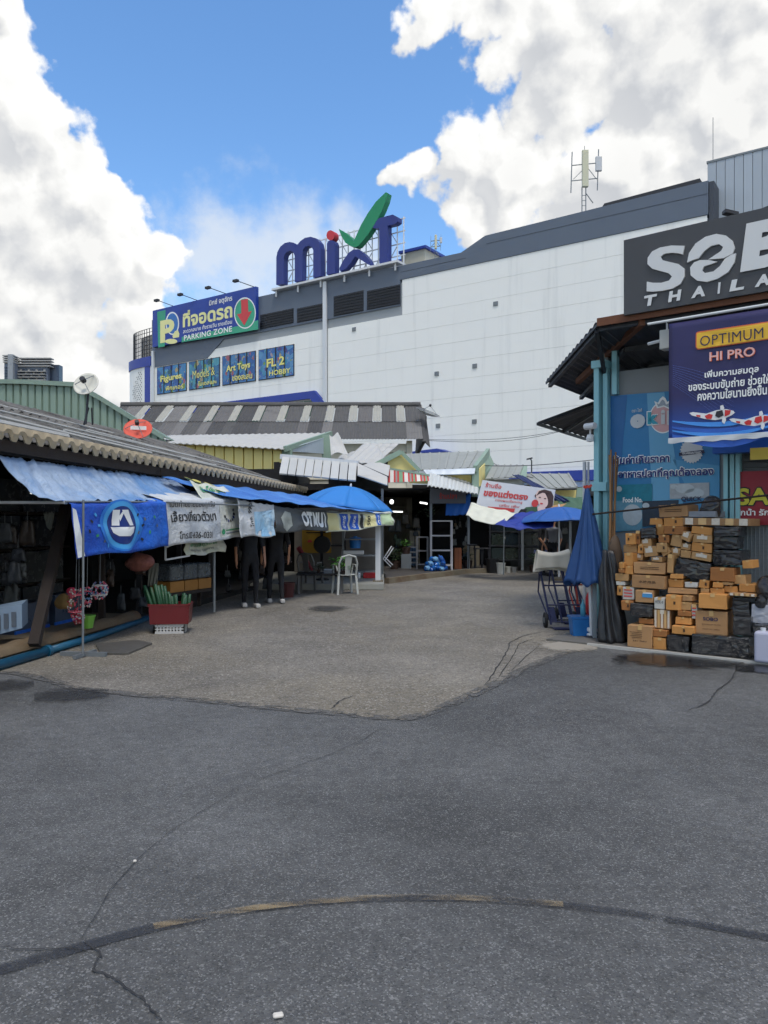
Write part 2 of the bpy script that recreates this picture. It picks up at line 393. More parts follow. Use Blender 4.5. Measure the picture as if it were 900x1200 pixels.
strip('line_marking', arc[4:13], .024, .0095, band_mat(), ground, jit=.02, sub=5, taper=False)
# wet patch in front of the parcels, pale cement smear, scraps
def blotch(name, pix, m, z, parent):
    ps = []
    for i in range(len(pix)):
        a, b = pix[i], pix[(i + 1) % len(pix)]
        for k in range(5):
            g = G(a[0] + (b[0] - a[0]) * k / 5 + random.uniform(-1.5, 1.5), a[1] + (b[1] - a[1]) * k / 5 + random.uniform(-.5, .5)); ps.append((g.x, g.y, z))
    return mesh_obj(name, ps, [tuple(range(len(ps)))], m, parent)
def stain_mat(name, col, rough, k=1.0):
    m = bpy.data.materials.new(name); m.use_nodes = True; t = NT(m.node_tree); bs = t.n['Principled BSDF']
    co = t.n.new('ShaderNodeTexCoord'); d = t.v('SUBTRACT', co.outputs['Generated'], (.5, .5, 0)); mp = t.v('MULTIPLY', d, (2, 2, 0)); r = t.v('LENGTH', mp)
    r = t.m('ADD', r, t.m('MULTIPLY_ADD', t.noise(co.outputs['Object'], 6, 6, .65), 1.1, -.55))
    a_ = t.m('MULTIPLY', t.step(r, 1.0, .45), k); t.put(bs.inputs['Base Color'], tuple(col) + (1,)); t.put(bs.inputs['Alpha'], a_); bs.inputs['Roughness'].default_value = rough
    return m
def stain(name, u0, v0, u1, v1, m, z, parent):
    q = [G(u0, v1), G(u1, v1), G(u1, v0), G(u0, v0)]; return mesh_obj(name, [(p.x, p.y, z) for p in q], [(0, 1, 2, 3)], m, parent)
m_wet = stain_mat('wet asphalt', (.018, .018, .02), .25, .9); m_dkpatch = stain_mat('dark patch', (.026, .026, .027), .6, .55); m_dust = stain_mat('dust film', (.17, .16, .135), .9, .28); m_tyre = stain_mat('tyre polish', (.05, .05, .052), .6, .32); m_cem = stain_mat('cement smear', (.34, .31, .26), .85, .85)
stain('wet_patch', 716, 763, 872, 787, m_wet, .0125, ground); stain('wet_patch', 862, 777, 930, 793, m_wet, .0130, ground)
stain('dark_patch', 40, 806, 128, 826, m_dkpatch, .0125, ground); stain('dark_patch', -40, 796, 40, 814, m_dkpatch, .0130, ground); stain('cement_smear', 628, 751, 700, 766, m_cem, .0125, ground)  # darker ground patches beside the left kerb, then the pale cement
stain('damp_patch', 360, 709, 410, 719, m_dkpatch, .0125, lane)
bpy.context.view_layer.update()
# ================================================================== the mall
MF = Frame((18.95, 45), (1300, -900))
m_white = mat('white cladding', (236, 237, 233), .45, var=.03, scale=.5, streak=.20, dirtcol=(150, 155, 158), spec=.4)
m_joint = mat('cladding joint', (150, 156, 160), .8, var=.05)
m_grey = mat('slate grey cladding', (90, 101, 116), .5, var=.05, scale=.6)
m_greyd = mat('dark grey trim', (58, 64, 74), .5, var=.05)
m_louv = mat('louvre dark', (30, 34, 42), .5, var=.1)
m_blue = mat('royal blue cladding', (38, 62, 150), .45, var=.06)
m_pipe = mat('white pipe', (205, 210, 214), .5, var=.05)
m_glass = mat('dim glass', (40, 52, 62), .12, var=.2, spec=.8)
m_steelw = mat('white steel', (205, 208, 210), .5, var=.08)
m_steel = mat('galvanised steel', (120, 126, 130), .45, metal=.3, var=.12)
m_dsteel = mat('dark steel', (38, 40, 46), .55, var=.15)
mall = thing('mall_building', MF.p(-25, 0), 'long white panelled shopping mall with slate grey top band behind the market', 'building')
b = MB(); b.fbox(MF, -50, 0, 0, 19.2, -14, -.06); b.build('wall_core', m_joint, mall)
zs = [19.40 - 1.313 * i for i in range(15)]
for k in range(len(zs) - 1):
    z1, z0 = zs[k] - .006, zs[k + 1] + .006
    if z0 < .3: continue
    segs = [(-28.5, -.02)] if k > 1 else [(-21.4, -.02)]
    if k > 1: segs += [(-49.98, -28.86)]
    for (a0, a1) in segs: MB().fbox(MF, a0, a1, z0, z1, -.05, 0).build('cladding_panel', m_white, mall)
GP = [(-50, 16.05), (-42.4, 16.05), (-40.3, 17.47), (-21.55, 17.50), (-21.55, 19.42), (.05, 19.42), (.05, 21.40), (-14.5, 21.22), (-16.4, 20.42), (-50, 20.6)]
b = MB(); b.prism([MF.p(a, z, .05) for a, z in GP], -MF.N * .6); b.build('grey_fascia', m_grey, mall)
for (a0, a1, z) in [(-14.4, .06, 20.62), (-49.9, -36, 20.1), (-21.5, -16, 19.95)]:
    MB().fbox(MF, a0, a1, z, z + .03, .03, .062).build('fascia_seam', m_greyd, mall)
MB().fbox(MF, -14.4, .07, 21.20, 21.25, .04, .075).build('fascia_trim', m_greyd, mall) if False else None
b = MB(); b.prism([MF.p(-6.8, 21.33, -.8), MF.p(-.6, 21.40, -.8), MF.p(-.6, 22.0, -.8), MF.p(-6.4, 21.85, -.8)], -MF.N * 3); b.build('roof_duct', m_dsteel, mall)
b = MB(); b.fbox(MF, .08, .35, 5, 21.35, -1.4, -.06); b.build('corner_return', m_greyd, mall)
# dark louvre openings in the band
for (u0, v0, u1, v1, w0, w1) in [(305, 368.5, 344, 361, 386, 379), (348, 360.5, 380, 355, 378.5, 373), (391, 346.5, 426, 340, 371, 364.5), (430, 339.5, 469, 333, 363.5, 357)]:
    a0, z0 = MF.hit(u0, w0, .06); a1, z1 = MF.hit(u1, v1, .06)
    r = MB().fbox(MF, a0, a1, z0, z1, .052, .07).build('louvre_panel', m_louv, mall)
    n = int((z1 - z0) / .2)
    for i in range(n):
        z = z0 + (i + .5) * (z1 - z0) / n
        MB().box8([MF.p(a0 + .05, z, .07), MF.p(a1 - .05, z, .07), MF.p(a1 - .05, z + .02, .07), MF.p(a0 + .05, z + .02, .07), MF.p(a0 + .05, z - .05, .13), MF.p(a1 - .05, z - .05, .13), MF.p(a1 - .05, z - .03, .13), MF.p(a0 + .05, z - .03, .13)]).build('blade', m_louv, r)
MB().fbox(MF, -28.85, -28.52, 10, 20.5, .055, .22).build('downpipe', m_pipe, mall)
MB().fbox(MF, -49.9, -49.6, 10.5, 17.6, .055, .2).build('downpipe', m_pipe, mall)
# small square wall vents
for (u, v) in [(415, 386), (581, 356), (512, 438), (556.5, 429), (513.5, 499), (556, 494), (650, 420), (646, 486)][:6]:
    a, z = MF.hit(u, v); o = MB().fbox(MF, a - .17, a + .17, z - .15, z + .15, -.02, .06).build('wall_vent', m_steel, mall)
    MB().fbox(MF, a - .13, a + .13, z - .11, z + .11, .05, .065).build('grille', m_steel, o)
# windows with printed film
def film_mat(name, c1, c2, c3):
    m = bpy.data.materials.new(name); m.use_nodes = True; t = NT(m.node_tree); bs = t.n['Principled BSDF']
    tc = t.n.new('ShaderNodeTexCoord').outputs['Object']
    v = t.vor(tc, 1.6, 'F1', 'Color'); s_ = t.n.new('ShaderNodeSeparateColor'); t.link(v, s_.inputs[0])
    c = t.mix(t.step(s_.outputs[0], .35, .6), srgb(*c1), srgb(*c2))
    c = t.mix(t.m('MULTIPLY', t.step(t.noise(tc, 2.5, 5, .6), .56, .66), .8), c, srgb(*c3))
    t.put(bs.inputs['Base Color'], c); bs.inputs['Roughness'].default_value = .25
    return m
films = [film_mat('window print %d' % i, *c) for i, c in enumerate([((36, 84, 150), (60, 124, 170), (110, 176, 196)), ((40, 92, 140), (66, 140, 160), (130, 180, 140)), ((36, 88, 150), (64, 120, 166), (160, 150, 120)), ((44, 96, 160), (80, 136, 180), (170, 150, 140))])]
m_yel = mat('yellow print', (226, 220, 130), .5, var=.05); m_prw = mat('white print', (232, 234, 232), .5, var=.03)
for i, (u0, u1, s1, s2) in enumerate([(184.5, 219, 'Figures', 'ฟิกเกอร์'), (222, 258, 'Models &', 'โมเดลและ'), (261, 300, 'Art Toys', 'ของสะสม'), (303.5, 345, 'FL 2', 'HOBBY')]):
    a0 = MF.hit(u0, 440)[0]; a1 = MF.hit(u1, 440)[0]; z0, z1 = 13.38, 15.98
    wn = MB().fbox(MF, a0, a1, z0, z1, -.04, .06).build('window', m_dsteel, mall)
    for k in range(4):
        p0 = a0 + .06 + (a1 - a0 - .06) * k / 4; p1 = a0 + (a1 - a0 - .06) * (k + 1) / 4
        MB().fbox(MF, p0, p1, z0 + .06, z1 - .06, .05, .08).build('pane', films[i], wn)
    for k in range(1, 4): MB().fbox(MF, a0 + (a1 - a0) * k / 4 - .05, a0 + (a1 - a0) * k / 4 + .05, z0, z1, .07, .12).build('mullion', m_dsteel, wn)
    ac = (a0 + a1) / 2; wd = a1 - a0; rg_ = random.Random(i + 50); pc_ = [mat('film %s' % n_, c_, .35, var=.2, scale=2) for n_, c_ in [('cyan', (60, 130, 160)), ('lime', (104, 140, 70)), ('rose', (150, 84, 96)), ('violet', (66, 60, 120)), ('sky', (44, 100, 160)), ('sand', (160, 146, 110)), ('teal', (24, 84, 96))]]
    for k in range(46):
        x_ = rg_.uniform(a0 + .2, a1 - .2); z_ = rg_.uniform(13.6, 15.8); s_ = rg_.uniform(.06, .26); n_ = rg_.choice([3, 5, 7]); o_ = rg_.uniform(0, 6)
        flat('printed_shape', [MF.p(x_ + s_ * math.cos(o_ + 6.283 * q / n_) * rg_.uniform(.6, 1.2), z_ + s_ * 1.2 * math.sin(o_ + 6.283 * q / n_) * rg_.uniform(.6, 1.2), .0815 + k * .00005) for q in range(n_)], rg_.choice(pc_), wn)
    lettering(s1, lambda x, y: MF.p(ac + x, 14.75 + y + x * .03, .125), m_yel, wn, width=wd * (.72 if i < 3 else .5), height=.72, bold=.03)
    lettering(s2, lambda x, y: MF.p(ac + wd * .12 + x, 13.85 + y, .125), m_yel, wn, width=wd * .6, height=.42, bold=.02)
# blue framed strip window lower left
a0, z0 = MF.hit(208, 479); a1, z1 = MF.hit(371, 459); a2, z2 = MF.hit(388, 479)
b = MB(); b.prism([MF.p(*q, .3) for q in [(a0, 11.85), (a1, 11.9), (a2 + .2, 10.2), (a2 - .75, 10.2), (a1 - .5, 11.3), (a0, 11.25)]], -MF.N * .28); b.build('blue_frame', m_blue, mall)
m_pane2 = mat('strip window glass', (70, 92, 84), .15, var=.35, scale=.7)
for i in range(11):
    q0 = a0 + 4 + i * 1.27
    MB().fbox(MF, q0, q0 + 1.2, 9.9, 11.2 if i < 10 else 10.9, .02, .06).build('strip_window', m_pane2, mall)
# blue bands low on the wall
MB().fbox(MF, -12.6, -.5, 4.05, 4.72, .01, .25).build('blue_band', m_blue, mall)
MB().fbox(MF, -12.6, -.5, 2.6, 4.0, .01, .12).build('band_window', mat('pale band', (150, 170, 200), .3, var=.1), mall)
a0, z0 = MF.hit(474, 532, 1.2); a1, z1 = MF.hit(512, 525.5, 1.2)
b = MB(); b.prism([MF.p(a0, z0, 1.2), MF.p(a1 + .8, z0, 1.2), MF.p(a1, z1, 1.2), MF.p(a0, z1 - .15, 1.2)], -MF.N * 1.1); b.build('blue_canopy', m_blue, mall)
# corner drum with perforated screen
def drum(t): # angle from the facade end round the corner
    ang = t * math.pi / 2
    return (-50.05 - 4.6 * math.sin(ang), -1.2 * (1 - math.cos(ang)))
b = MB()
def dfn(i, j):
    a, n = drum(i); return MF.p(a, 3 + (16.75 - 3) * j, n)
b.shell(dfn, 16, 2, .12); dr = b.build('corner_drum', m_white, mall, smooth=False)
b = MB(); b.shell(lambda i, j: MF.p(drum(i)[0], 16.25 + .9 * j, drum(i)[1] + .1), 16, 1, .15); b.build('drum_band', m_blue, mall)
b = MB(); b.fbox(MF, -51.0, -50.25, 6, 16.3, -.12, .12); b.build('drum_band', m_blue, mall)
b = MB(); random.seed(3)
for r in range(30):
    for c_ in range(11):
        t_ = .22 + c_ * .05 + (r % 2) * .025; z = 10.0 + r * .2
        keep = (r < 12 and c_ < 9 - abs(r - 8) * .3) or (r >= 12 and c_ < 6 - abs(r - 20) * .55)
        if keep and random.random() < .85:
            a, n = drum(t_); a2, n2 = drum(t_ + .012)
            d = (MF.p(a2, z, n2) - MF.p(a, z, n)).normalized(); c0 = MF.p(a, z, n) + d.cross(Vector((0, 0, 1))) * -.075
            c0 = MF.p(a, z, n + .085)
            b.add([c0 + d * .075, c0 + Vector((0, 0, .075)), c0 - d * .075, c0 - Vector((0, 0, .075))], [(0, 1, 2, 3)])
o = b.build('perforation', m_greyd, mall, fix=False); o['kind'] = 'stuff'
sc_ = MB()
for i in range(17):
    a, n = drum(i / 16); a = a + .25; sc_.bar(MF.p(a, 17.1, n - .2), MF.p(a, 20.0 - i * .01, n - .2), .06)
for z in [17.2, 17.6, 18.0, 18.4, 18.8, 19.2, 19.6, 19.95]:
    pp = [MF.p(drum(i / 16)[0] + .25, z, drum(i / 16)[1] - .2) for i in range(17)]
    sc_.tube(pp, .03, 5)
sc_.build('roof_screen', m_dsteel, mall)
b = MB(); b.shell(lambda i, j: MF.p(drum(i)[0] + .55, 17.0 + 2.6 * j, drum(i)[1] - .9), 12, 1, .05); b.build('screen_backing', mat('mesh backing', (70, 74, 78), .7, trans=.35), mall)
# corrugated plant tower on the right
for i in range(26):
    a0 = -.33 + i * .5
    MB().fbox(MF, a0 + .03, a0 + .5, 4, 23.12, -1.65, -1.5).build('tower_panel', mat('tower cladding', (164, 174, 184), .45, var=.05, scale=.7, rnd=.04), mall)
b = MB(); b.fbox(MF, -.33, 12.7, 3, 23.0, -9, -1.62); b.build('tower_core', m_grey, mall)
MB().fbox(MF, -.36, 12.75, 23.08, 23.2, -1.75, -1.46).build('tower_capping', m_steel, mall)
MB().tube([MF.p(-.1, 23.1, -2), MF.p(-.1, 26.0, -2)], .02, 5).build('lightning_rod', m_steel, mall)
# ------------------------------------------------------------------ roof antennas
def antenna(u, base_v, Y, s, label):
    c = P(u, base_v, Y); t = thing('cell_antenna', c, label, 'antenna', 'antennas on the mall roof')
    k = Y / FPX * s
    L = lambda x, y, d=0: c + Vector((x * k, d, y * k))
    for dx in (-3, 1.5): MB().tube([L(dx, -6), L(dx, 26)], .035 * s, 6).build('mast_leg', m_steel, t)
    for y in (4, 10, 16): MB().bar(L(-3, y), L(1.5, y), .03).build('mast_brace', m_steel, t)
    MB().bar(L(2, 18), L(10, 7), .05).build('stay', m_steel, t)
    bevel(MB().obox(L(0, 46, -.15), (3.6 * k, 0, 0), (0, .12, 0), (0, 0, 21.5 * k)).build('panel_antenna', mat('cream antenna', (196, 196, 172), .5, var=.05), t), .03)
    bevel(MB().obox(L(16, 52, -.1), (3.6 * k, 0, 0), (0, .1, 0), (0, 0, 8.5 * k)).build('radio_unit', mat('pale grey unit', (190, 194, 198), .5, var=.05), t), .03)
    MB().tube([L(-16, 19), L(-14.5, 67)], .035 * s, 6).build('whip', m_steel, t)
    MB().tube([L(15, 22), L(16.5, 70)], .035 * s, 6).build('whip', m_steel, t)
    MB().tube([L(0, 67), L(0, 74)], .02 * s, 5).build('whip', m_steel, t)
    for y in (33, 51): MB().bar(L(-15.5, y), L(15.5, y + 3), .05).build('arm', m_steel, t)
    for x in (-13, 14): MB().bar(L(x, 35), L(0 if x < 0 else 4, 48), .035).build('arm', m_steel, t)
    return t
antenna(685, 245, 50.5, 1.0, 'cream panel antenna on steel mast above the white mall roof')
a2_ = antenna(510.5, 302, 59, .38, 'small distant steel antenna mast on mall roof right of the sign')
# ------------------------------------------------------------------ parking sign
PS = thing('parking_sign', MF.p(-42.7, 17.85, .2), 'blue and green parking zone billboard with red down arrow on mall corner', 'sign')
b = MB(); b.fbox(MF, -49.45, -36.0, 17.87, 21.33, .07, .4); b.build('board', mat('sign blue', (28, 62, 150), .45, var=.05, scale=.8), PS)
m_sgreen = mat('sign green', (52, 158, 124), .45, var=.05); m_cream = mat('sign cream', (228, 226, 160), .5, var=.04)
FP = .405
def psx(u, v, n=FP): a, z = MF.hit(u, v, n); return MF.p(a, z, n)
def pz(x, y): return psx(175 + x / 5, 330 + y / 5)       # zoom pixels to the sign's face
flat('green_stripe', [pz(46, 178), pz(95, 166), pz(90, 380), pz(52, 386)], m_sgreen, PS)
flat('green_band', [pz(190, 325), pz(500, 265), pz(560, 250), pz(638, 225), pz(638, 280), pz(190, 356)], m_sgreen, PS)
for nm, pts_, m_, n_ in [('badge_ring', ell(135, 245, 40, 68), m_prw, .41), ('badge', ell(135, 245, 33, 60), mat('badge blue', (44, 110, 180), .4), .415), ('arrow_ring', ell(560, 184, 64, 92), m_prw, .41), ('arrow_disc', ell(560, 184, 58, 85), m_sgreen, .415),
                          ('arrow', [(537, 108), (577, 100), (580, 178), (601, 172), (556, 258), (514, 192), (539, 186)], mat('arrow red', (200, 58, 62), .4, var=.05), .425), ('pedestal', ell(128, 350, 36, 15), m_cream, .415),
                          ('car_symbol', [(135, 318), (150, 290), (168, 285), (176, 305), (174, 325), (140, 332)], m_cream, .425)]:
    flat(nm, [psx(175 + x / 5, 330 + y / 5, n_) for x, y in pts_], m_, PS)
def on_sign(cu, cv, slope=-.176):
    a, z = MF.hit(cu, cv, FP + .02); return lambda x, y: MF.p(a + x, z + y, FP + .02)
lettering('P', lambda x, y: on_sign(196, 387.5)(x, y), m_cream, PS, width=2.0, height=2.1, bold=.04)
lettering('มิกซ์ จตุจักร', on_sign(258.5, 353), m_prw, PS, width=2.9, height=.62, bold=.02)
lettering('ที่จอดรถ', on_sign(242.5, 368.3), m_cream, PS, width=6.4, height=1.5, bold=.035)
lettering('สะดวกสบาย ทั้งรายวัน รายเดือน', on_sign(242.5, 382.5), m_prw, PS, width=6.3, height=.40, bold=.012)
lettering('PARKING ZONE', on_sign(243, 390.8), m_prw, PS, width=6.2, height=.50, bold=.02, sp=1.08)
for (u, v) in [(187, 364), (215, 355.5), (248, 349.5), (281, 342)]:
    a, z = MF.hit(u + 12, v - 2, .3); b = MB(); b.bar(MF.p(a + .6, 21.3, .3), MF.p(a - .9, 21.95, .9), .06); o = b.build('lamp_arm', m_dsteel, PS)
    MB().obox(MF.p(a - 1.0, 21.95, 1.0), MF.U * .25, MF.N * .15, (0, 0, .1)).build('floodlight', m_dsteel, o)
# ------------------------------------------------------------------ rooftop letters
RS = thing('rooftop_sign', MF.p(-28, 20.5, 0), 'giant blue rooftop letters with green tick and red dot on white lattice', 'sign')
m_lblue = mat('letter blue', (36, 52, 124), .45, var=.05, scale=.6); m_leaf = mat('letter green', (20, 136, 92), .45, var=.05); m_red = mat('letter red', (196, 46, 58), .45, var=.05)
def ms(x, y, n=.2): a, z = MF.hit(310 + x / 5.294, 210 + y / 5.294, n); return MF.p(a, z, n)
mo = [(72, 655), (73, 485), (80, 450), (98, 418), (125, 396), (155, 389), (180, 394), (202, 408), (222, 384), (250, 364), (285, 357), (318, 366), (340, 392), (348, 430), (349, 600), (302, 611), (302, 440), (292, 420), (272, 411), (252, 419), (238, 440), (234, 470), (233, 628), (187, 637), (187, 475), (178, 453), (160, 443), (140, 449), (125, 465), (118, 490), (117, 648)]
for nm, pts_, m_ in [('letter_m', mo, m_lblue), ('letter_i', [(386, 592), (387, 400), (396, 383), (412, 377), (430, 383), (437, 402), (437, 582)], m_lblue), ('letter_dot', ell(409, 348, 25, 31), m_red),
                     ('tick', [(460, 308), (500, 332), (530, 356), (553, 384), (598, 284), (640, 212), (690, 140), (752, 80), (764, 86), (752, 135), (728, 195), (690, 268), (640, 345), (582, 414), (562, 422), (530, 414), (500, 392), (476, 352)], m_leaf),
                     ('letter_x', [(470, 571), (464, 552), (490, 500), (522, 456), (550, 436), (580, 434), (615, 460), (645, 496), (662, 534), (640, 528), (600, 502), (562, 478), (536, 516), (505, 552)], m_lblue),
                     ('letter_t', [(670, 302), (690, 262), (708, 242), (795, 219), (828, 236), (828, 262), (808, 278), (764, 288), (762, 514), (712, 522), (711, 306)], m_lblue)]:
    b = MB(); b.prism([ms(x, y) for x, y in pts_], -MF.N * .55); b.build(nm, m_, RS)
aL, zb = MF.hit(324, 335); aR = MF.hit(468, 305)[0]
for i in range(22):
    a = aL + .1 + (aR - aL - .1) * i / 21; h = 3.6
    MB().bar(MF.p(a, 20.4, -.6), MF.p(a, 20.75 + h, -.6), .09).build('lattice_post', m_steelw, RS)
for z in [20.78, 21.5, 22.4, 23.3, 24.25]: MB().bar(MF.p(aL, z, -.65), MF.p(aR + .1, z, -.65), .07).build('lattice_rail', m_steelw, RS)
for i in range(0, 20, 2):
    a = aL + .1 + (aR - aL - .1) * i / 21; a2 = aL + .1 + (aR - aL - .1) * (i + 2) / 21
    MB().bar(MF.p(a, 20.8, -.7), MF.p(a2, 22.4, -.7), .05).build('lattice_brace', m_steelw, RS); MB().bar(MF.p(a2, 22.4, -.7), MF.p(a, 24.2, -.7), .05).build('lattice_brace', m_steelw, RS)
MB().fbox(MF, aL - .1, aR + .15, 20.62, 20.78, -.3, .5).build('walkway', m_steelw, RS)
MB().fbox(MF, aL - .1, aR + .15, 20.80, 20.98, -.1, 0).build('walkway', m_lblue, RS)
for i in range(6):
    a = aL + .2 + (aR - aL - .4) * i / 5; MB().bar(MF.p(a, 20.1, .25), MF.p(a, 20.65, .25), .14).build('bracket', m_steelw, RS)
b = MB(); a0, z0 = MF.hit(470, 309, -3); a1, z1 = MF.hit(494, 301, -3); b.fbox(MF, a0, a1 + .3, 19, z0 + .75, -6, -3); b.build('roof_hut', mat('hut cream', (190, 186, 170), .6, var=.06), mall)
b = MB(); b.fbox(MF, a0 - .1, a1 + .5, z0 + .75, z0 + .95, -6.1, -2.8); b.build('roof_hut_cap', m_blue, mall)
# ------------------------------------------------------------------ distant tower block
TB = thing('apartment_tower', P(35, 608, 260), 'distant grey apartment high-rise beyond the green shed', 'building')
k = 260 / FPX
m_tw = mat('tower render', (108, 118, 134), .6, var=.08, scale=.1); m_td = mat('tower dark glass', (52, 62, 80), .3, var=.15, scale=.1); m_tl = mat('tower slab light', (160, 160, 158), .6, var=.05)
def tq(u, v, d=0): return P(u, v, 260) + Vector((0, d, 0))
def tbox(u0, v0, u1, v1, d0, d1, nm, m_, par=TB):
    p, q = tq(u0, v0), tq(u1, v1); return MB().box(p.x, p.y + d0, q.z, q.x, p.y + d1, p.z).build(nm, m_, par)
tbox(5, 422, 17, 610, 0, 3.5, 'wall', m_tw); tbox(17, 424, 51, 610, 3, 6, 'wall', m_tw); tbox(46, 424, 62, 610, 5, 8, 'wall', m_td)
for i, v in enumerate([416.5, 419, 421.5, 424]): tbox(4 + i * .2, v, 17.5, v + 1.2, -.8, 3.5, 'roof_slab', m_tl); tbox(17.6, v + 1 + i * .6, 56, v + 2.1 + i * .6, 2, 5, 'roof_slab', m_tl)
tbox(11, 416, 17, 455, -1.2, 0, 'pier', mat('tower pier', (140, 146, 152), .6))
for r in range(8):
    for c_ in range(10):
        u = 19 + c_ * 3.1; v = 431 + r * 3.4
        tbox(u, v, u + 2.2, v + 2.2, 2.6, 2.95, 'window', m_td if (r + c_) % 3 else m_tl); 
    tbox(18, 433.6 + r * 3.4, 50, 434.4 + r * 3.4, 1.5, 2.9, 'balcony', m_tl)
    for c_ in range(2): tbox(6 + c_ * 2.4, 430 + r * 3.4, 7.8 + c_ * 2.4, 432 + r * 3.4, -.3, -.02, 'window', m_td)
# ================================================================== left stall row
def LX(Y): return -4.25 + .15 * (Y - 8.5)            # eave line of the row
LD = Vector((.15, 1, 0)).normalized(); LN = Vector((LD.y, -LD.x, 0))   # along the row, out towards the lane
def LP(Y, out, z): return Vector((LX(Y), Y, z)) + LN * out
def EH(Y): return 2.54 - .14 * (Y - 8.5) / 13.2
m_asb = mat('old fibre cement', (106, 104, 100), .9, var=.25, scale=3, dirt=.75, dirtcol=(58, 55, 52), bump=.5, bscale=40, rnd=.12)
m_asbe = mat('fibre cement edge', (176, 160, 132), .85, var=.15, scale=6, dirt=.25, dirtcol=(110, 96, 74))
m_conc = mat('stained concrete', (116, 106, 88), .9, var=.25, scale=3, dirt=.6, dirtcol=(88, 62, 38), bump=.4, bscale=30)
m_wood = mat('dark timber', (38, 29, 24), .8, var=.25, scale=5, bump=.2)
m_dark = mat('shade-black stall surface', (24, 24, 26), .85, var=.3, scale=2)  # interior shade put into a near-black base colour, ceiling below likewise
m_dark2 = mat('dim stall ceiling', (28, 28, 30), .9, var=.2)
m_pblue = mat('blue pipe', (22, 84, 112), .35, var=.08, scale=3, dirt=.2, dirtcol=(70, 84, 86))
m_grn = mat('pale green steel', (124, 144, 130), .5, var=.07, scale=1.5, streak=.22, dirtcol=(90, 106, 96))
row = thing('stall_building', LP(15, -2, 0), 'low market stall row with old corrugated fibre cement roof on the left', 'building')
# floor slab and kerb
b = MB(); b.prism([LP(5, .02, 0), LP(11.6, .02, 0), LP(11.6, -4.2, 0), LP(5, -4.2, 0)], (0, 0, .17)); b.build('floor_slab', m_conc, row)
b = MB()
def kerb(i, j):
    Y = 5 + 6.6 * i; r = .11 + .012 * math.sin(Y * 5) + .01 * math.sin(Y * 13)
    a = math.pi * j; return LP(Y, .0 + math.cos(a) * .13, .10 + math.sin(a) * r)
b.grid(kerb, 40, 6); o = b.build('kerb', mat('worn kerb concrete', (108, 92, 70), .9, var=.25, scale=4, dirt=.6, dirtcol=(96, 66, 40), bump=.5, bscale=30), row, smooth=True, fix=False)
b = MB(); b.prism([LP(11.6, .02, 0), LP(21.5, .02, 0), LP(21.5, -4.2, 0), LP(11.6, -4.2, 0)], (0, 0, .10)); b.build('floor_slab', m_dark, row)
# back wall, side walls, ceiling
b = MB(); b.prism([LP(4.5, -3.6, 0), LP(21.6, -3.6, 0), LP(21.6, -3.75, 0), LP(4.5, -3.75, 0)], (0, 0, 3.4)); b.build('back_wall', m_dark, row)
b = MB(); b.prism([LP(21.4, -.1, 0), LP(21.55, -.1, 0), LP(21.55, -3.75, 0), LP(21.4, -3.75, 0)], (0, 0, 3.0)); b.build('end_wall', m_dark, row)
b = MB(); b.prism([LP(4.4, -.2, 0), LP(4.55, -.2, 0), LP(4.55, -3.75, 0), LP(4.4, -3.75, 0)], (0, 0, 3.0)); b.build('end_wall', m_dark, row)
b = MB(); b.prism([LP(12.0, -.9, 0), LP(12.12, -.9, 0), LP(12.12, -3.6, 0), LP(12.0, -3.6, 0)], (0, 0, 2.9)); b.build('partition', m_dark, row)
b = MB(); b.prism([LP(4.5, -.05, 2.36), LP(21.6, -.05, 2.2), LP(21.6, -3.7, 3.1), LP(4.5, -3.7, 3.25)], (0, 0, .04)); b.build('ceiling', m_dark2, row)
# roof: corrugated sheets, two tiers up the slope
RW, RR, CW = 3.55, 1.22, .25
def roofpt(Y, s, dz=0):    # s 0 at the eave, 1 at the top
    return LP(Y, -RW * s, EH(Y) + RR * s + dz)
rng = random.Random(5)
for tier in range(3):
    s0, s1 = tier / 3 - (.03 if tier else .0), (tier + 1) / 3
    Y = 5.5; k = 0
    while Y < 21.75:
        Y1 = min(Y + 1.0, 21.75); jz = rng.uniform(0, .014) + tier * .018; js = rng.uniform(-.006, .006)
        def rf(i, j, Y=Y, Y1=Y1, s0=s0 + js, s1=s1, jz=jz):
            y = Y + (Y1 - Y + .03) * i; return roofpt(y, s0 + (s1 - s0) * j, jz + .032 * math.cos(2 * math.pi * y / CW))
        b = MB(); b.shell(rf, max(6, int((Y1 - Y) / CW * 8)), 2, .009); b.build('roof_sheet', m_asb, row, smooth=False)
        Y = Y1; k += 1
# thick pale edge strip along the eave (mortared ends of the corrugations)
b = MB()
def ev(i, j):
    Y = 5.4 + 16.4 * i; c_ = math.cos(2 * math.pi * Y / CW); c_ = max(-1, min(1, c_ * 1.8))
    lo = -.028 + .045 * c_; hi = .04
    return LP(Y, .075 + (.02 if 0 < j < 1 else 0), EH(Y) + lo + (hi + .055 - lo) * j)
b.shell(ev, 66 * 10, 2, .03); b.build('eave_trim', m_asbe, row)
b = MB()
for (q0, q1) in [(5.4, 12.5), (12.52, 21.7)]: b.bar(LP(q0, -.02, EH(q0) - .12), LP(q1, -.02, EH(q1) - .12), .05, .14)
b.build('eave_beam', m_wood, row)
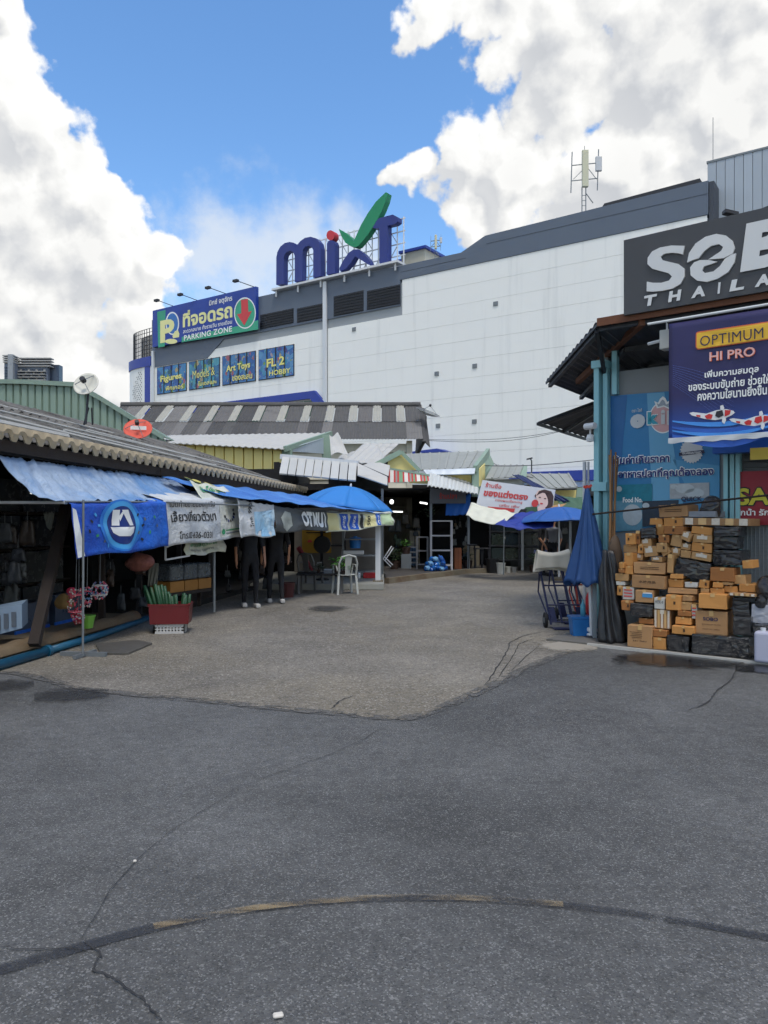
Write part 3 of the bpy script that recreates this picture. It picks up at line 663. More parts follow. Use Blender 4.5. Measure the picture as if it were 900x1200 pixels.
# patch strips (pale battens and pipes lying on the roof)
m_bat = mat('weathered batten', (168, 168, 164), .7, var=.2, scale=5, dirt=.3)
for (Y0, s0, Y1, s1, r) in [(9.4, .28, 13.3, .15, .03), (7.6, .13, 10.4, .10, .05), (8.5, .5, 17.5, .42, .022), (11.5, .30, 17.0, .22, .025), (13.5, .52, 20.5, .40, .025), (8.2, .75, 15.5, .68, .022), (15.0, .2, 20.8, .12, .022)]:
    MB().tube([roofpt(Y0, s0, .07), roofpt((Y0 + Y1) / 2, (s0 + s1) / 2, .062), roofpt(Y1, s1, .07)], r, 6).build('roof_batten', m_bat, row)
for i, (u, v) in enumerate([(20, 480), (60, 495), (110, 506), (90, 512), (150, 522), (36, 498), (180, 533)]):   # dead leaves and mortar lumps read as dark crumbs
    pass
# posts and rafters of the stalls
for Y, lean in [(8.35, 0), (10.95, 0), (12.1, 0), (13.6, 0), (15.1, 0)]:
    MB().bar(LP(Y, -.15, .08), LP(Y, -.15, EH(Y) - .1), .08).build('post', m_wood if Y < 12 else m_dsteel, row)
p0 = P(40, 745, 8.75); p0.z = .16; p1 = P(64, 652, 9.4)
MB().bar(p0, p0 + (p1 - p0) * 1.9, .12, .09).build('brace', m_wood, row)
# ------------------------------------------------------------------ blue drainage pipe at the kerb
o = MB().tube([LP(5.0, .24, .055), LP(9.0, .25, .058)], .055, 14).build('drain_pipe', m_pblue, smooth=True)
tag(o, 'blue plastic pipe lying on the ground along the stained kerb', 'pipe')
o2 = MB().tube([LP(8.96, .25, .058), LP(9.03, .25, .06)], .068, 14).build('pipe_collar', m_pblue, o)
MB().tube([LP(9.0, .25, .058), LP(10.4, .19, .05), LP(11.4, .1, .05), LP(12.0, .02, .05)], .045, 12).build('narrow_section', m_pblue, o, smooth=True)
# ------------------------------------------------------------------ tarps
def cloth(name, fn, nu, nv, m, label, cat, group=None, th=.006):
    b = MB(); b.shell(fn, nu, nv, th); o = b.build(name, m, smooth=True); tag(o, label, cat, group); return o
def wr(a, b, s=1.0):   # wrinkle noise
    return mnoise.noise(Vector((a * s, b * s, 3.1)))
def tarp_mat(name, c1, c2, streakk=.6):
    m = bpy.data.materials.new(name); m.use_nodes = True; t = NT(m.node_tree); bs = t.n['Principled BSDF']
    tc = t.n.new('ShaderNodeTexCoord').outputs['Object']
    c = t.mix(t.step(t.noise(tc, 1.3, 6, .6), .35, .68), srgb(*c1), srgb(*c2)); c = t.v('SCALE', c, scale=t.m('MULTIPLY_ADD', t.noise(tc, 9, 5, .6), .4, .8))
    t.put(bs.inputs['Base Color'], c); bs.inputs['Roughness'].default_value = .55
    b_ = t.n.new('ShaderNodeBump'); b_.inputs['Strength'].default_value = .75; b_.inputs['Distance'].default_value = .04; t.link(t.noise(tc, 9, 5, .6, dist=.8), b_.inputs['Height']); t.link(b_.outputs[0], bs.inputs['Normal'])
    return m
m_tarpl = tarp_mat('sun-bleached tarp', (158, 176, 198), (96, 138, 186)); m_tarpb = tarp_mat('blue tarp', (52, 108, 186), (80, 138, 206))
m_ban_b = tarp_mat('blue vinyl', (16, 64, 168), (28, 100, 200)); m_ban_w = tarp_mat('white vinyl', (206, 208, 208), (188, 194, 200)); m_ban_y = tarp_mat('pale printed vinyl', (196, 200, 176), (206, 208, 200))
m_ban_s = tarp_mat('sky print vinyl', (110, 168, 206), (196, 214, 222))
# awning edge in plan: near part then far part
def AE(Y):
    if Y <= 13.5: return Vector((-3.70 + (Y - 8.9) * (1.12 / 4.6), Y, 0))
    return Vector((-2.58 + (Y - 13.5) * (2.66 / 4.7), Y, 0))
def AH(Y): return 1.80 + .10 * min(1, max(0, (Y - 8.9) / 4)) - .20 * max(0, (Y - 14) / 4.2)
def near_tarp(i, j):
    Y = 8.75 + 4.6 * i; inner = LP(Y - .25, -.05, 2.30 - .02 * i) ; outer = AE(Y + .0); outer.z = AH(Y) + .0
    p = inner.lerp(outer, j); fold = wr(i * 38 + 5 * j, j * 1.0) * 1.5 + wr(i * 85 + 9 * j, j * 1.6) * .9
    p.z += .055 * (.45 + abs(wr(i * 7, 2.2)) * 1.6) * fold * (1 - abs(j - .5)) - .10 * math.sin(math.pi * j) + .03 * wr(i * 9, j * 6)
    return p
cloth('awning_tarp', near_tarp, 260, 14, m_tarpl, 'sun-bleached pale blue wrinkled tarp stretched below the near roof edge', 'tarp', 'stall tarps')
FT = [P(190, 559, 12.3), P(358, 581, 20.6), P(456, 603, 18.15), P(288, 584, 12.9)]
def far_tarp(i, j):
    p = FT[0].lerp(FT[1], i).lerp(FT[3].lerp(FT[2], i), j)
    p.z += -.05 * math.sin(math.pi * j) + .014 * math.sin(i * 44 + j * 4) + .03 * wr(i * 8, j * 5) + .03 * math.sin(math.pi * i) * (j > .5) * (j - .5)
    return p
cloth('awning_tarp', far_tarp, 90, 14, m_tarpb, 'long bright blue tarp sloping over the far stall beside the parasol', 'tarp', 'stall tarps')
# hanging banners: over the front rail, print on the hanging face
def banner(name, u0, u1, Y0, Y1, vt0, vt1, vb0, vb1, m, label, back=.35, amp=.032, group='printed banners hung along the stalls', push=.0):
    """u,v pixels only set where the cloth's corners are; Y0, Y1 its true distances"""
    A, B_ = P(u0, vt0, Y0), P(u1, vt1, Y1); C_, D_ = P(u0, vb0, Y0), P(u1, vb1, Y1)
    d = (B_ - A); d.z = 0; nrm = Vector((d.y, -d.x, 0)).normalized()
    def face(i, j):     # j 0 top .. 1 bottom
        p = A.lerp(B_, i).lerp(C_.lerp(D_, i), j)
        s_ = wr(i * 4 + u0, j * 2.2) * amp * 1.6 + math.sin(i * 23 + u0) * amp * .5 * (.3 + j)
        q = p + nrm * (s_ + push + .05 * j); q.z -= .018 * math.sin(i * math.pi * 3 + u0) * j + .02 * math.sin(math.pi * i) * (1 - j); return q
    def full(i, j):
        if j < .25:
            k = 1 - j / .25; q = face(i, 0); up = A.lerp(B_, i) * 1.0; q = q - nrm * back * k; q.z += .20 * k * back + .015 * math.sin(i * 30 + u0) * k + .02 * math.sin(math.pi * k); return q
        return face(i, (j - .25) / .75)
    o = cloth(name, full, 46, 20, m, label, 'banner', group, th=.005)
    o['_n'] = 0; del o['_n']
    return o, (lambda x, y, e=.012: face(x, y) + nrm * e), (B_ - A).length, (A - C_).length
ban1, f1, w1, h1 = banner('hanging_banner', 84, 194, 8.95, 11.0, 591, 589, 654, 641, m_ban_b, 'blue banner with white emblem hung at the near stall corner', back=.28)
m_glow = mat('print cyan', (70, 160, 222), .5, var=.1); m_dkblue = mat('print navy', (14, 44, 120), .5, var=.05); m_gry = mat('print grey', (90, 100, 112), .6, var=.2); m_blk = mat('print black', (30, 32, 36), .6, var=.05)
m_pgreen = mat('print green', (46, 140, 92), .5, var=.08); m_pred = mat('print red', (196, 60, 58), .5, var=.08); m_pyel = mat('print ochre', (214, 190, 84), .5, var=.08)
def patch(name, pts, fn, m, parent, e=.012, sub=3):
    pts2 = []
    for i in range(len(pts)):
        a, c_ = pts[i], pts[(i + 1) % len(pts)]
        for k in range(sub): pts2.append((a[0] + (c_[0] - a[0]) * k / sub, a[1] + (c_[1] - a[1]) * k / sub))
    # triangulated fan over a sampled interior keeps the print on the wavy cloth
    cx = sum(p[0] for p in pts2) / len(pts2); cy = sum(p[1] for p in pts2) / len(pts2); n = len(pts2); V = [fn(cx, cy, e)]; R = 4
    for r in range(1, R + 1):
        for p in pts2: V.append(fn(cx + (p[0] - cx) * r / R, cy + (p[1] - cy) * r / R, e))
    F = [(0, 1 + i, 1 + (i + 1) % n) for i in range(n)]
    for r in range(R - 1):
        for i in range(n): F.append((1 + r * n + i, 1 + (r + 1) * n + i, 1 + (r + 1) * n + (i + 1) % n, 1 + r * n + (i + 1) % n))
    return mesh_obj(name, V, F, m, parent)
patch('white_border', [(.0, .06), (.035, .10), (.085, .98), (.0, .98)], f1, m_prw, ban1)
patch('glow', ell(.47, .42, .20, .50, 30), f1, m_glow, ban1)
patch('glow_soft', ell(.47, .42, .235, .54, 30), f1, mat('print mid blue', (34, 118, 208), .5, var=.1), ban1, .009)
patch('emblem', ell(.47, .42, .155, .40, 30), f1, m_dkblue, ban1, .016)
patch('emblem_bowl', [(.345, .46), (.60, .46), (.58, .58), (.53, .65), (.42, .65), (.365, .58)], f1, m_prw, ban1, .021)
patch('emblem_stroke', [(.37, .10), (.44, .10), (.43, .43), (.36, .43)], f1, m_prw, ban1, .021)
patch('emblem_stroke', [(.46, .10), (.53, .10), (.585, .43), (.53, .43)], f1, m_prw, ban1, .021)
patch('emblem_stroke', [(.43, .24), (.47, .12), (.49, .12), (.44, .34)], f1, m_prw, ban1, .021)
rng = random.Random(11)
for (x, y) in [(.20, .2), (.16, .33), (.22, .42), (.13, .52), (.19, .62), (.26, .75), (.31, .85), (.66, .22), (.72, .32), (.70, .45), (.66, .6), (.76, .62), (.69, .75), (.82, .3), (.85, .5)]:
    a = rng.uniform(0, 3); s_ = .020; q = [(x + s_ * math.cos(a + k * math.pi / 2 + .4 * (k % 2)) * .7, y + s_ * 2.2 * math.sin(a + k * math.pi / 2 + .4 * (k % 2))) for k in range(4)]
    patch('printed_card', q, f1, rng.choice([m_gry, m_blk, m_pgreen, m_glow]), ban1, .016, 1)
def on_cloth(fn, cx, cy, W_, H_, e=.014): return lambda x, y: fn(cx + x / W_, cy - y / H_, e)
ban2, f2, w2, h2 = banner('hanging_banner', 191, 279, 11.0, 13.3, 586, 584, 641, 630, m_ban_w, 'white vinyl banner with black lettering beside the blue emblem banner', back=.6)
lettering('เปิดท้ายขายของทุกวัน', on_cloth(f2, .36, .10, w2, h2), m_blk, ban2, width=w2 * .56, height=.13, bold=.015)
lettering('เลี้ยวเกี่ยวตัวมา', on_cloth(f2, .36, .36, w2, h2), m_blk, ban2, width=w2 * .56, height=.17, bold=.02)
lettering('โทร.02-636-0331', on_cloth(f2, .36, .80, w2, h2), m_blk, ban2, width=w2 * .40, height=.12, bold=.012)
patch('printed_panel', [(.70, .10), (.99, .10), (.99, .93), (.70, .93)], f2, m_ban_y, ban2, .010)
for k, a in enumerate([200, 225, 250, 275, 300, 325, 350, 20]):
    x = .84 + .085 * math.cos(math.radians(a)); y = .36 - .2 * math.sin(math.radians(a)); patch('printed_dot', ell(x, y, .014, .04, 8), f2, [m_blk, m_gry, m_dkblue][k % 3], ban2, .016, 1)
patch('print_line', [(.76, .76), (.96, .76), (.96, .79), (.76, .79)], f2, m_pgreen, ban2, .016, 1); patch('print_line', [(.76, .84), (.98, .84), (.98, .86), (.76, .86)], f2, m_gry, ban2, .016, 1); patch('printed_dot', ell(.73, .8, .02, .07, 10), f2, m_pgreen, ban2, .017, 1)
ban3, f3, w3, h3 = banner('hanging_banner', 224, 268, 11.85, 13.1, 632, 626, 652, 646, m_ban_y, 'small pale green lettered sheet hanging under the white banner', back=.05, push=-.12)
lettering('สวนสัตว์เลี้ยง', on_cloth(f3, .45, .35, w3, h3), m_pgreen, ban3, width=w3 * .7, height=.07, bold=.01); lettering('จตุจักร โครงการ', on_cloth(f3, .4, .72, w3, h3), m_gry, ban3, width=w3 * .6, height=.05, bold=.01)
# small framed dark board under the banner
fb = thing('framed_board', P(207, 651, 11.6), 'empty white-edged frame hanging below the white banner', 'frame')
A0, A1 = P(194, 656, 11.5), P(222, 651, 12.0); T0, T1 = P(194, 638, 11.5), P(222, 634, 12.0)
for (p, q) in [(A0, A1), (A1, T1), (T1, T0), (T0, A0)]: MB().bar(p, q, .025).build('frame_bar', m_steelw, fb)
# sheets seen on the slope between the tarps
def slope_sheet(u, v, m, label, Y):
    def fn(i, j):
        q = near_tarp(0, 0)
        A, B_, C_, D_ = [P(uu, vv, yy) for (uu, vv), yy in zip(u, Y)]
        p = A.lerp(B_, i).lerp(D_.lerp(C_, i), j); p.z += .02 * math.sin(i * 12 + u[0][0]) + .02 * wr(i * 5, j * 5); return p
    return cloth('awning_sheet', fn, 18, 12, m, label, 'sheet', 'printed sheets patched into the awning'), fn
s1, g1 = slope_sheet([(222, 564), (262, 571), (282, 590), (238, 588)], None, m_ban_y, 'pale green printed sheet on the awning slope above white banner', [12.4, 13.6, 13.3, 12.2])
def onsh(g, n=Vector((.3, -.6, .7))): return lambda cx, cy, sx, sy, rot=0: (lambda x, y: g(cx + (x * math.cos(rot) - y * math.sin(rot)) / sx, cy - (x * math.sin(rot) + y * math.cos(rot)) / sy) + n * .02)
lettering('ส้มโอ 65', onsh(g1)(.45, .35, 1.2, .5), m_pgreen, s1, width=.7, height=.16, bold=.03)
s2, g2 = slope_sheet([(216, 560), (240, 566), (278, 582), (264, 578)], None, mat('yellow printed vinyl', (190, 180, 96), .6, var=.2, scale=3), 'yellow and red printed sheet tucked under the blue tarp', [12.9, 13.6, 14.0, 13.2])
lettering('5', onsh(g2)(.6, .45, 1.0, .5), m_blk, s2, width=.18, height=.3, bold=.03); lettering('ล.ส', onsh(g2)(.3, .4, 1.0, .5), m_blk, s2, width=.3, height=.2, bold=.03)
ban4, f4, w4, h4 = banner('hanging_banner', 278, 321, 12.9, 13.75, 586, 593, 629, 629, m_ban_w, 'white sheet with sideways number and sky-blue picture hanging past banners', back=.03)
patch('sky_picture', [(.42, .25), (.99, .12), (.99, .97), (.40, .97)], f4, m_ban_s, ban4, .010)
lettering('โทร. 9905', lambda x, y: f4(.30 - y / w4 * .9, .32 - x / h4, .016), m_blk, ban4, width=.50, height=.12, bold=.015)
ban5, f5, w5, h5 = banner('hanging_banner', 320, 383, 13.75, 15.9, 594, 600, 624, 621, mat('dark grey vinyl', (74, 78, 80), .6, var=.25, scale=4), 'dark grey banner with bold white letters under the blue tarp', back=.03)
for ch_, x_, w_ in [('O', .545, .26), ('T', .64, .22), ('U', .845, .22), (')', .925, .10)]: lettering(ch_, (lambda xx: lambda x, y: f5(xx + x / w5, .42 - y / h5, .016))(x_), m_prw, ban5, width=w_, height=.36, bold=.06)
patch('lettering', [(.695, .78), (.70, .04), (.725, .04), (.742, .40), (.76, .04), (.785, .04), (.79, .78), (.77, .78), (.768, .38), (.75, .72), (.735, .72), (.718, .38), (.716, .78)], f5, m_prw, ban5, .016)
patch('printed_figure', [(.08, .4), (.18, .1), (.28, .15), (.30, .7), (.2, .95), (.1, .8)], f5, mat('print pale grey', (150, 156, 150), .6, var=.3, scale=20), ban5, .012)
ban6, f6, w6, h6 = banner('hanging_banner', 381, 459, 15.9, 18.15, 600, 601, 625, 615, m_ban_y, 'row of cream blue and white printed pennant cloths by the corner post', back=.03, amp=.035)
for k, (x0, x1, m_) in enumerate([(.0, .16, mat('print cream', (214, 206, 150), .6, var=.1)), (.19, .30, m_ban_b), (.33, .44, m_ban_b), (.47, .52, m_blk), (.54, .70, _mc['print cream']), (.72, .80, m_ban_b), (.82, .98, mat('print pale green', (180, 200, 160), .6, var=.1))]):
    patch('printed_block', [(x0, .05), (x1, .05), (x1, .95), (x0, .9)], f6, m_, ban6, .011)
for x, s_ in [(.24, 'อาหาร'), (.38, 'ปลาสวย'), (.60, '500'), (.76, 'กุ้ง')]:
    lettering(s_, (lambda xx: lambda x, y: f6(xx - y / w6 * .8, .5 - x / h6, .018))(x), m_prw if x < .5 or x > .7 else m_blk, ban6, width=.30, height=.13, bold=.02)
# near rail, rope ties
tag(MB().tube([LP(8.7, -2.6, 1.79), AE(8.9) + Vector((0, 0, 1.79))], .018, 8).build('awning_rail', m_steelw), 'white metal rail from the stall to the near awning corner', 'rail')
tag(MB().tube([AE(8.9) + Vector((0, 0, 1.80)), AE(11) + Vector((0, 0, AH(11) - .012)), P(285, 592, 12.95), P(383, 600, 15.95), AE(18.1) + Vector((0, 0, AH(18.1) - .012))], .014, 6).build('front_rail', m_steel), 'thin steel rail carrying the hung banners along the stalls', 'rail')
# near pole on a cross foot
ps_ = thing('pole_stand', G(97, 771), 'thin grey pole on a metal cross foot at the near awning corner', 'stand')
c0 = G(97, 771)
MB().tube([c0 + Vector((0, 0, .02)), c0 + Vector((.0, .02, 1.82))], .014, 8).build('pole', m_steel, ps_)
MB().bar(c0 + Vector((-.30, .12, .03)), c0 + Vector((.25, .06, .03)), .05, .05).build('foot_bar', m_steel, ps_); MB().bar(c0 + Vector((-.04, -.14, .03)), c0 + Vector((.03, .3, .03)), .045, .04).build('foot_bar', m_steel, ps_)
# corner post of the far stall
cp = thing('corner_post', Vector((-.14, 17.9, 0)), 'white square post carrying the far corner of the blue tarp', 'post')
MB().box(-.20, 17.85, .12, -.08, 17.97, 1.75).build('shaft', m_steelw, cp); MB().box(-.26, 17.8, .0, -.02, 18.03, .17).build('footing', m_conc, cp)
# far stall platform with tiled step
pl = MB().box(-3.0, 17.2, 0, .0, 21.3, .14).build('stall_platform', mat('pale tile', (150, 150, 142), .5, var=.12, scale=3, dirt=.3)); tag(pl, 'low pale tiled platform under the far left stall', 'platform')
for i in range(8): MB().box(-3.0 + i * .375 + .005, 17.18, .02, -3.0 + (i + 1) * .375 - .005, 17.198, .13).build('tile', _mc['pale tile'], pl)
# ================================================================== roofs and shops between the stalls and the mall
def quad(name, pix, Ys, m, parent=None, th=.03, nu=1, nv=1, fn=None):
    """thin slab through four points: near-left, near-right, far-right, far-left"""
    A, B_, C_, D_ = [P(u, v, y) for (u, v), y in zip(pix, Ys)]
    def g(i, j):
        p = A.lerp(B_, i).lerp(D_.lerp(C_, i), j); return p + fn(i, j) if fn else p
    b = MB(); b.shell(g, nu, nv, th); return b.build(name, m, parent)
# ------------------------------------------------------------------ green shed with ribbed wall
GS = thing('green_shed', P(60, 608, 23), 'tall pale green ribbed metal shed behind the left roof', 'shed')
prof = [(-80, 447), (27, 448.3), (88, 451.5), (118, 468), (150, 488), (192, 514)]
def ptop(u):
    for (a, c_), (d, e) in zip(prof, prof[1:]):
        if a <= u <= d: return c_ + (e - c_) * (u - a) / (d - a)
    return prof[-1][1]
k23 = 23 / FPX; u = -78.0; du = .217 / k23
b = MB(); b.prism([P(u_, v_ + 2, 23.06) for u_, v_ in prof] + [P(192, 608, 23.06), P(-80, 608, 23.06)], (0, .05, 0)); b.build('wall', m_grn, GS)
while u < 186:
    ua, ub = u + du * .16, u + du * .84
    q = [P(ua, 600, 23), P(ub, 600, 23), P(ub, ptop(ub) + 1, 23), P(ua, ptop(ua) + 1, 23)]
    q2 = [p + Vector((s_ * .03, .05, 0)) for p, s_ in zip(q, (-1, 1, 1, -1))]
    MB().box8([q[0], q[1], q2[1], q2[0], q[3], q[2], q2[2], q2[3]]).build('wall_rib', m_grn, GS); u += du
for (p, q) in zip(prof, prof[1:]):
    A, B_ = P(p[0], p[1] - 1, 22.93), P(q[0], q[1] - 1, 22.93); MB().bar(A, B_, .05, .13).build('verge_trim', m_grn, GS)
b = MB(); b.prism([P(-80, 446, 22.95), P(88, 450.5, 22.95), P(88, 450.5, 22.95) + Vector((0, 1.2, 0)), P(-80, 446, 22.95) + Vector((0, 1.2, 0))], (0, 0, .04)); b.build('roof', m_grn, GS)
b = MB(); b.prism([P(88, 450.5, 22.95), P(192, 513, 22.95), P(192, 513, 22.95) + Vector((0, 1.2, 0)), P(88, 450.5, 22.95) + Vector((0, 1.2, 0))], (0, 0, .04)); b.build('roof', m_grn, GS)
# ------------------------------------------------------------------ dishes
def dish(name, c, r, aim, m, label, ground_pt, mesh=False, depth=.18, bar_m=None):
    t = thing(name, ground_pt, label, 'satellite dish', 'satellite dishes on the roofs'); aim = Vector(aim).normalized()
    prof_ = [(r * i / 7, depth * r * (i / 7) ** 2 * 1.6) for i in range(8)]
    b = MB(); b.lathe(c, [(x if x > 0 else .002, h) for x, h in prof_] + [(r * i / 7 if i else .002, depth * r * (i / 7) ** 2 * 1.6 - .012) for i in range(7, -1, -1)], 28, axis=aim); d_ = b.build('reflector', m, t, smooth=True)
    f_ = Vector(c) + aim * r * .75
    MB().lathe(f_, [(.05, -.04), (.05, .06)], 8, axis=aim).build('feed_horn', m_dsteel, t)
    x = aim.cross(Vector((0, 0, 1))).normalized(); y = x.cross(aim)
    for a in (0, 2.1, 4.2): MB().bar(Vector(c) + (x * math.cos(a) + y * math.sin(a)) * r * .9 + aim * depth * r * 1.3, f_, .012).build('feed_strut', m_steel, t)
    MB().tube([Vector(ground_pt), Vector(c) - aim * .05], .022, 6).build('mast', bar_m or m_dsteel, t)
    return t
gp = roofpt(13.8, .92, .03)
c = P(102.5, 452, gp.y); gp = Vector((P(100.5, 496, gp.y).x, gp.y, P(100.5, 497, gp.y).z))
t = dish('satellite_dish', c, 15 * gp.y / FPX, (-.1, -.95, .45), mat('dish off-white', (206, 204, 192), .55, var=.06, scale=3), 'off-white satellite dish on a pole above the old roof', gp)
MB().bar(c + Vector((.06, .05, -.4)), gp + Vector((.08, .12, 0)), .025).build('stay', m_dsteel, t); MB().bar(c + Vector((-.0, .05, -.4)), gp + Vector((-.08, .12, 0)), .025).build('stay', m_dsteel, t)
c = P(162, 504.5, 17.5); gp = P(165, 520, 17.6)
t = dish('satellite_dish', c, 16.3 * 17.5 / FPX, (.12, -.72, .60), mat('dish red', (206, 82, 62), .55, var=.06, scale=3, dirt=.15), 'red satellite dish with white label at the roof verge', gp, depth=.12)
q = [P(152, 500, 17.2), P(171, 500.5, 17.2), P(171, 505, 17.2), P(152, 504.5, 17.2)]
aim = Vector((.12, -.72, .60)).normalized(); flat('label_strip', [c + aim * .055 + (p - P(161, 502, 17.2)) * 1.0 + Vector((0, 0, .03)) for p in q], m_prw, t)
# ------------------------------------------------------------------ long roof of fibre cement sheets
LR = thing('long_roof_hall', P(330, 608, 31), 'long hall with patchwork grey corrugated roof and cream skylight sheets', 'building')
m_as = [mat('roof sheet tone %d' % i, c_, .9, var=.2, scale=5, dirt=.4, dirtcol=(60, 58, 56), bump=.3, bscale=30) for i, c_ in enumerate([(84, 83, 82), (98, 96, 95), (112, 110, 108), (72, 71, 71)])]
m_skl = mat('skylight sheet', (158, 156, 146), .7, var=.12, scale=3, dirt=.3, dirtcol=(120, 116, 106))
zE, zR, YE, YR = 4.72, 6.52, 30.0, 33.6; XL, XR = -11.5, 1.5
rng = random.Random(21)
for tier in range(2):
    n = 26
    for i in range(n):
        x0 = XL + (i // 2) + (.40 if i % 2 else 0); x1 = XL + (i // 2) + (1.0 if i % 2 else .40); s0, s1 = tier * .5 - (.02 if tier else 0), tier * .5 + .5
        sky_ = tier == 1 and i % 2 == 0 and i > 0
        m_ = m_skl if sky_ else m_as[rng.choice([0, 0, 1, 2, 3, 0])]
        def rf(a, c_, x0=x0, x1=x1, s0=s0, s1=s1):
            s_ = s0 + (s1 - s0) * c_; x = x0 + (x1 - x0 + .02) * a if not sky_ else x0 + .04 + (x1 - x0 - .08) * a
            return Vector((x, YE + (YR - YE) * s_, zE + (zR - zE) * s_ + tier * .03 + (.04 if sky_ else 0) + .012 * math.cos(2 * math.pi * x / .125)))
        if sky_: s1 = .93
        b = MB(); b.shell(rf, 16, 1, .012); b.build('skylight_sheet' if sky_ else 'roof_sheet', m_, LR)
MB().tube([(XL, YR, zR + .06), (XR + .1, YR, zR + .06)], .13, 8).build('ridge_cap', m_as[0], LR)
b = MB(); b.prism([(XR, YE - .1, zE - .1), (XR, YR, zR + .08), (XR, YR + 3.6, zE - .1)], (.14, 0, 0)); b.build('gable_end', m_as[3], LR)
b = MB(); b.prism([(XR + .02, YE, zE - .02), (XR + .02, YR, zR), (XR + .30, YR, zR - .1), (XR + .30, YE, zE - .28)], (0, .0, -.06)); b.build('verge_board', m_as[3], LR)
m_crm = mat('cream weatherboard', (206, 200, 180), .7, var=.08, scale=2, streak=.12)
for i in range(7):
    z = 4.6 - (i + 1) * .36
    b = MB(); b.box8([(XL, 30.5, z), (.9, 30.5, z), (.9, 30.65, z), (XL, 30.65, z), (XL, 30.6, z + .35), (.9, 30.6, z + .35), (.9, 30.65, z + .35), (XL, 30.65, z + .35)]); b.build('weatherboard', m_crm, LR)
MB().box(.9, 30.45, 0, 1.12, 36, 4.7).build('end_wall', m_crm, LR); MB().box(XL, 30.66, 0, .9, 36, 4.6).build('wall', m_crm, LR)
c = P(500, 486, 31.5); t = dish('satellite_dish', c, 15 * 31.5 / FPX, (.35, -.25, .9), mat('mesh dish grey', (120, 124, 124), .6, trans=.45, var=.1), 'grey mesh satellite dish at the right end of the long roof', P(499, 515, 31.5), depth=.16)
# ------------------------------------------------------------------ yellow shed with white roof
YS = thing('yellow_shed', P(260, 608, 24), 'yellow panelled shed with white corrugated metal roof in mid row', 'shed')
m_yw = mat('yellow sheet', (240, 222, 142), .55, var=.07, scale=2, streak=.18, dirtcol=(170, 150, 90)); m_wr = mat('white sheet roof', (186, 184, 178), .55, var=.12, scale=2, dirt=.4, dirtcol=(130, 130, 126))
m_gt = mat('sage trim', (138, 160, 142), .55, var=.06, scale=2)
x = P(150, 540, 23.6).x; xe = P(331, 540, 23.6).x; z1 = P(331, 526, 23.6).z; z1l = P(150, 518, 23.6).z
n = 16
for i in range(n):
    xa, xb = x + (xe - x) * i / n, x + (xe - x) * (i + 1) / n; zt = z1l + (z1 - z1l) * (i + .5) / n
    MB().box8([(xa + .02, 23.55, 1.9), (xb - .02, 23.55, 1.9), (xb, 23.65, 1.9), (xa, 23.65, 1.9), (xa + .02, 23.55, zt), (xb - .02, 23.55, zt), (xb, 23.65, zt), (xa, 23.65, zt)]).build('wall_panel', m_yw, YS)
MB().box(xe, 23.5, 1.8, xe + .3, 23.7, z1 - .02).build('corner_post', m_gt, YS)
MB().box(x, 23.66, 0, xe, 27, 3.3).build('wall', m_gt, YS)
for i in range(12):
    f0, f1 = i / 12, (i + 1) / 12
    A, B_, C_, D_ = P(150, 517, 23.2), P(334, 527, 23.2), P(388, 508, 27.5), P(205, 511, 27.5)
    def rf(a, c_): q = f0 + (f1 - f0) * a; p = A.lerp(B_, q).lerp(D_.lerp(C_, q), c_); p.z += .035 * abs(math.cos(math.pi * q * 24)) ** 3; return p
    b = MB(); b.shell(rf, 8, 1, .02); b.build('roof_sheet', m_wr, YS)
quad('gable_sheet', [(334, 528), (382, 532), (386, 511), (338, 526)], [23.3, 26.5, 26.8, 23.4], mat('hazy plastic sheet', (176, 188, 196), .3, var=.15, scale=2), YS, .03)
MB().bar(P(334, 526, 23.2), P(388, 508, 27.4), .10, .16).build('verge_trim', m_gt, YS)
MB().bar(P(382, 510, 26.4), P(383, 545, 26.4), .3, .3).build('corner_post', m_gt, YS)
# white wrinkled sheet and white roof right of it
WRf = thing('white_roof_shop', P(420, 608, 23), 'low shop with folded white sheet roof and yellow gable', 'shop')
quad('roof_sheet', [(392, 545), (452, 541), (443, 523), (398, 535)], [22, 22, 25, 25], m_wr, WRf, .02, 14, 4, lambda i, j: Vector((0, 0, .05 * abs(math.sin(i * 14)))))
quad('loose_sheet', [(388, 534), (408, 530), (396, 509), (386, 510)], [22.6, 22.6, 24, 24], m_wr, WRf, .01, 8, 8, lambda i, j: Vector((0, 0, .06 * math.sin(i * 5 + j * 3))))
quad('roof_sheet', [(402, 542), (440, 545), (467, 521), (425, 521)], [21.5, 21.5, 25.5, 25.5], m_wr, WRf, .02, 14, 3, lambda i, j: Vector((0, 0, .04 * abs(math.sin(i * 16)))))
b = MB(); b.prism([P(453, 551, 21.3), P(492, 551, 21.3), P(484, 545, 21.3), P(470, 531, 21.3), P(455, 540, 21.3)], (0, .08, 0)); b.build('gable_wall', m_yw, WRf)
MB().bar(P(440, 545, 21.2), P(470, 529.5, 21.2), .1, .14).build('verge_trim', m_gt, WRf); MB().bar(P(470, 529.5, 21.2), P(492, 552, 21.2), .06, .1).build('verge_trim', m_gt, WRf)
quad('wall', [(385, 575), (455, 575), (455, 541), (385, 541)], [23.5, 23.5, 23.5, 23.5], m_dark, WRf, .06)
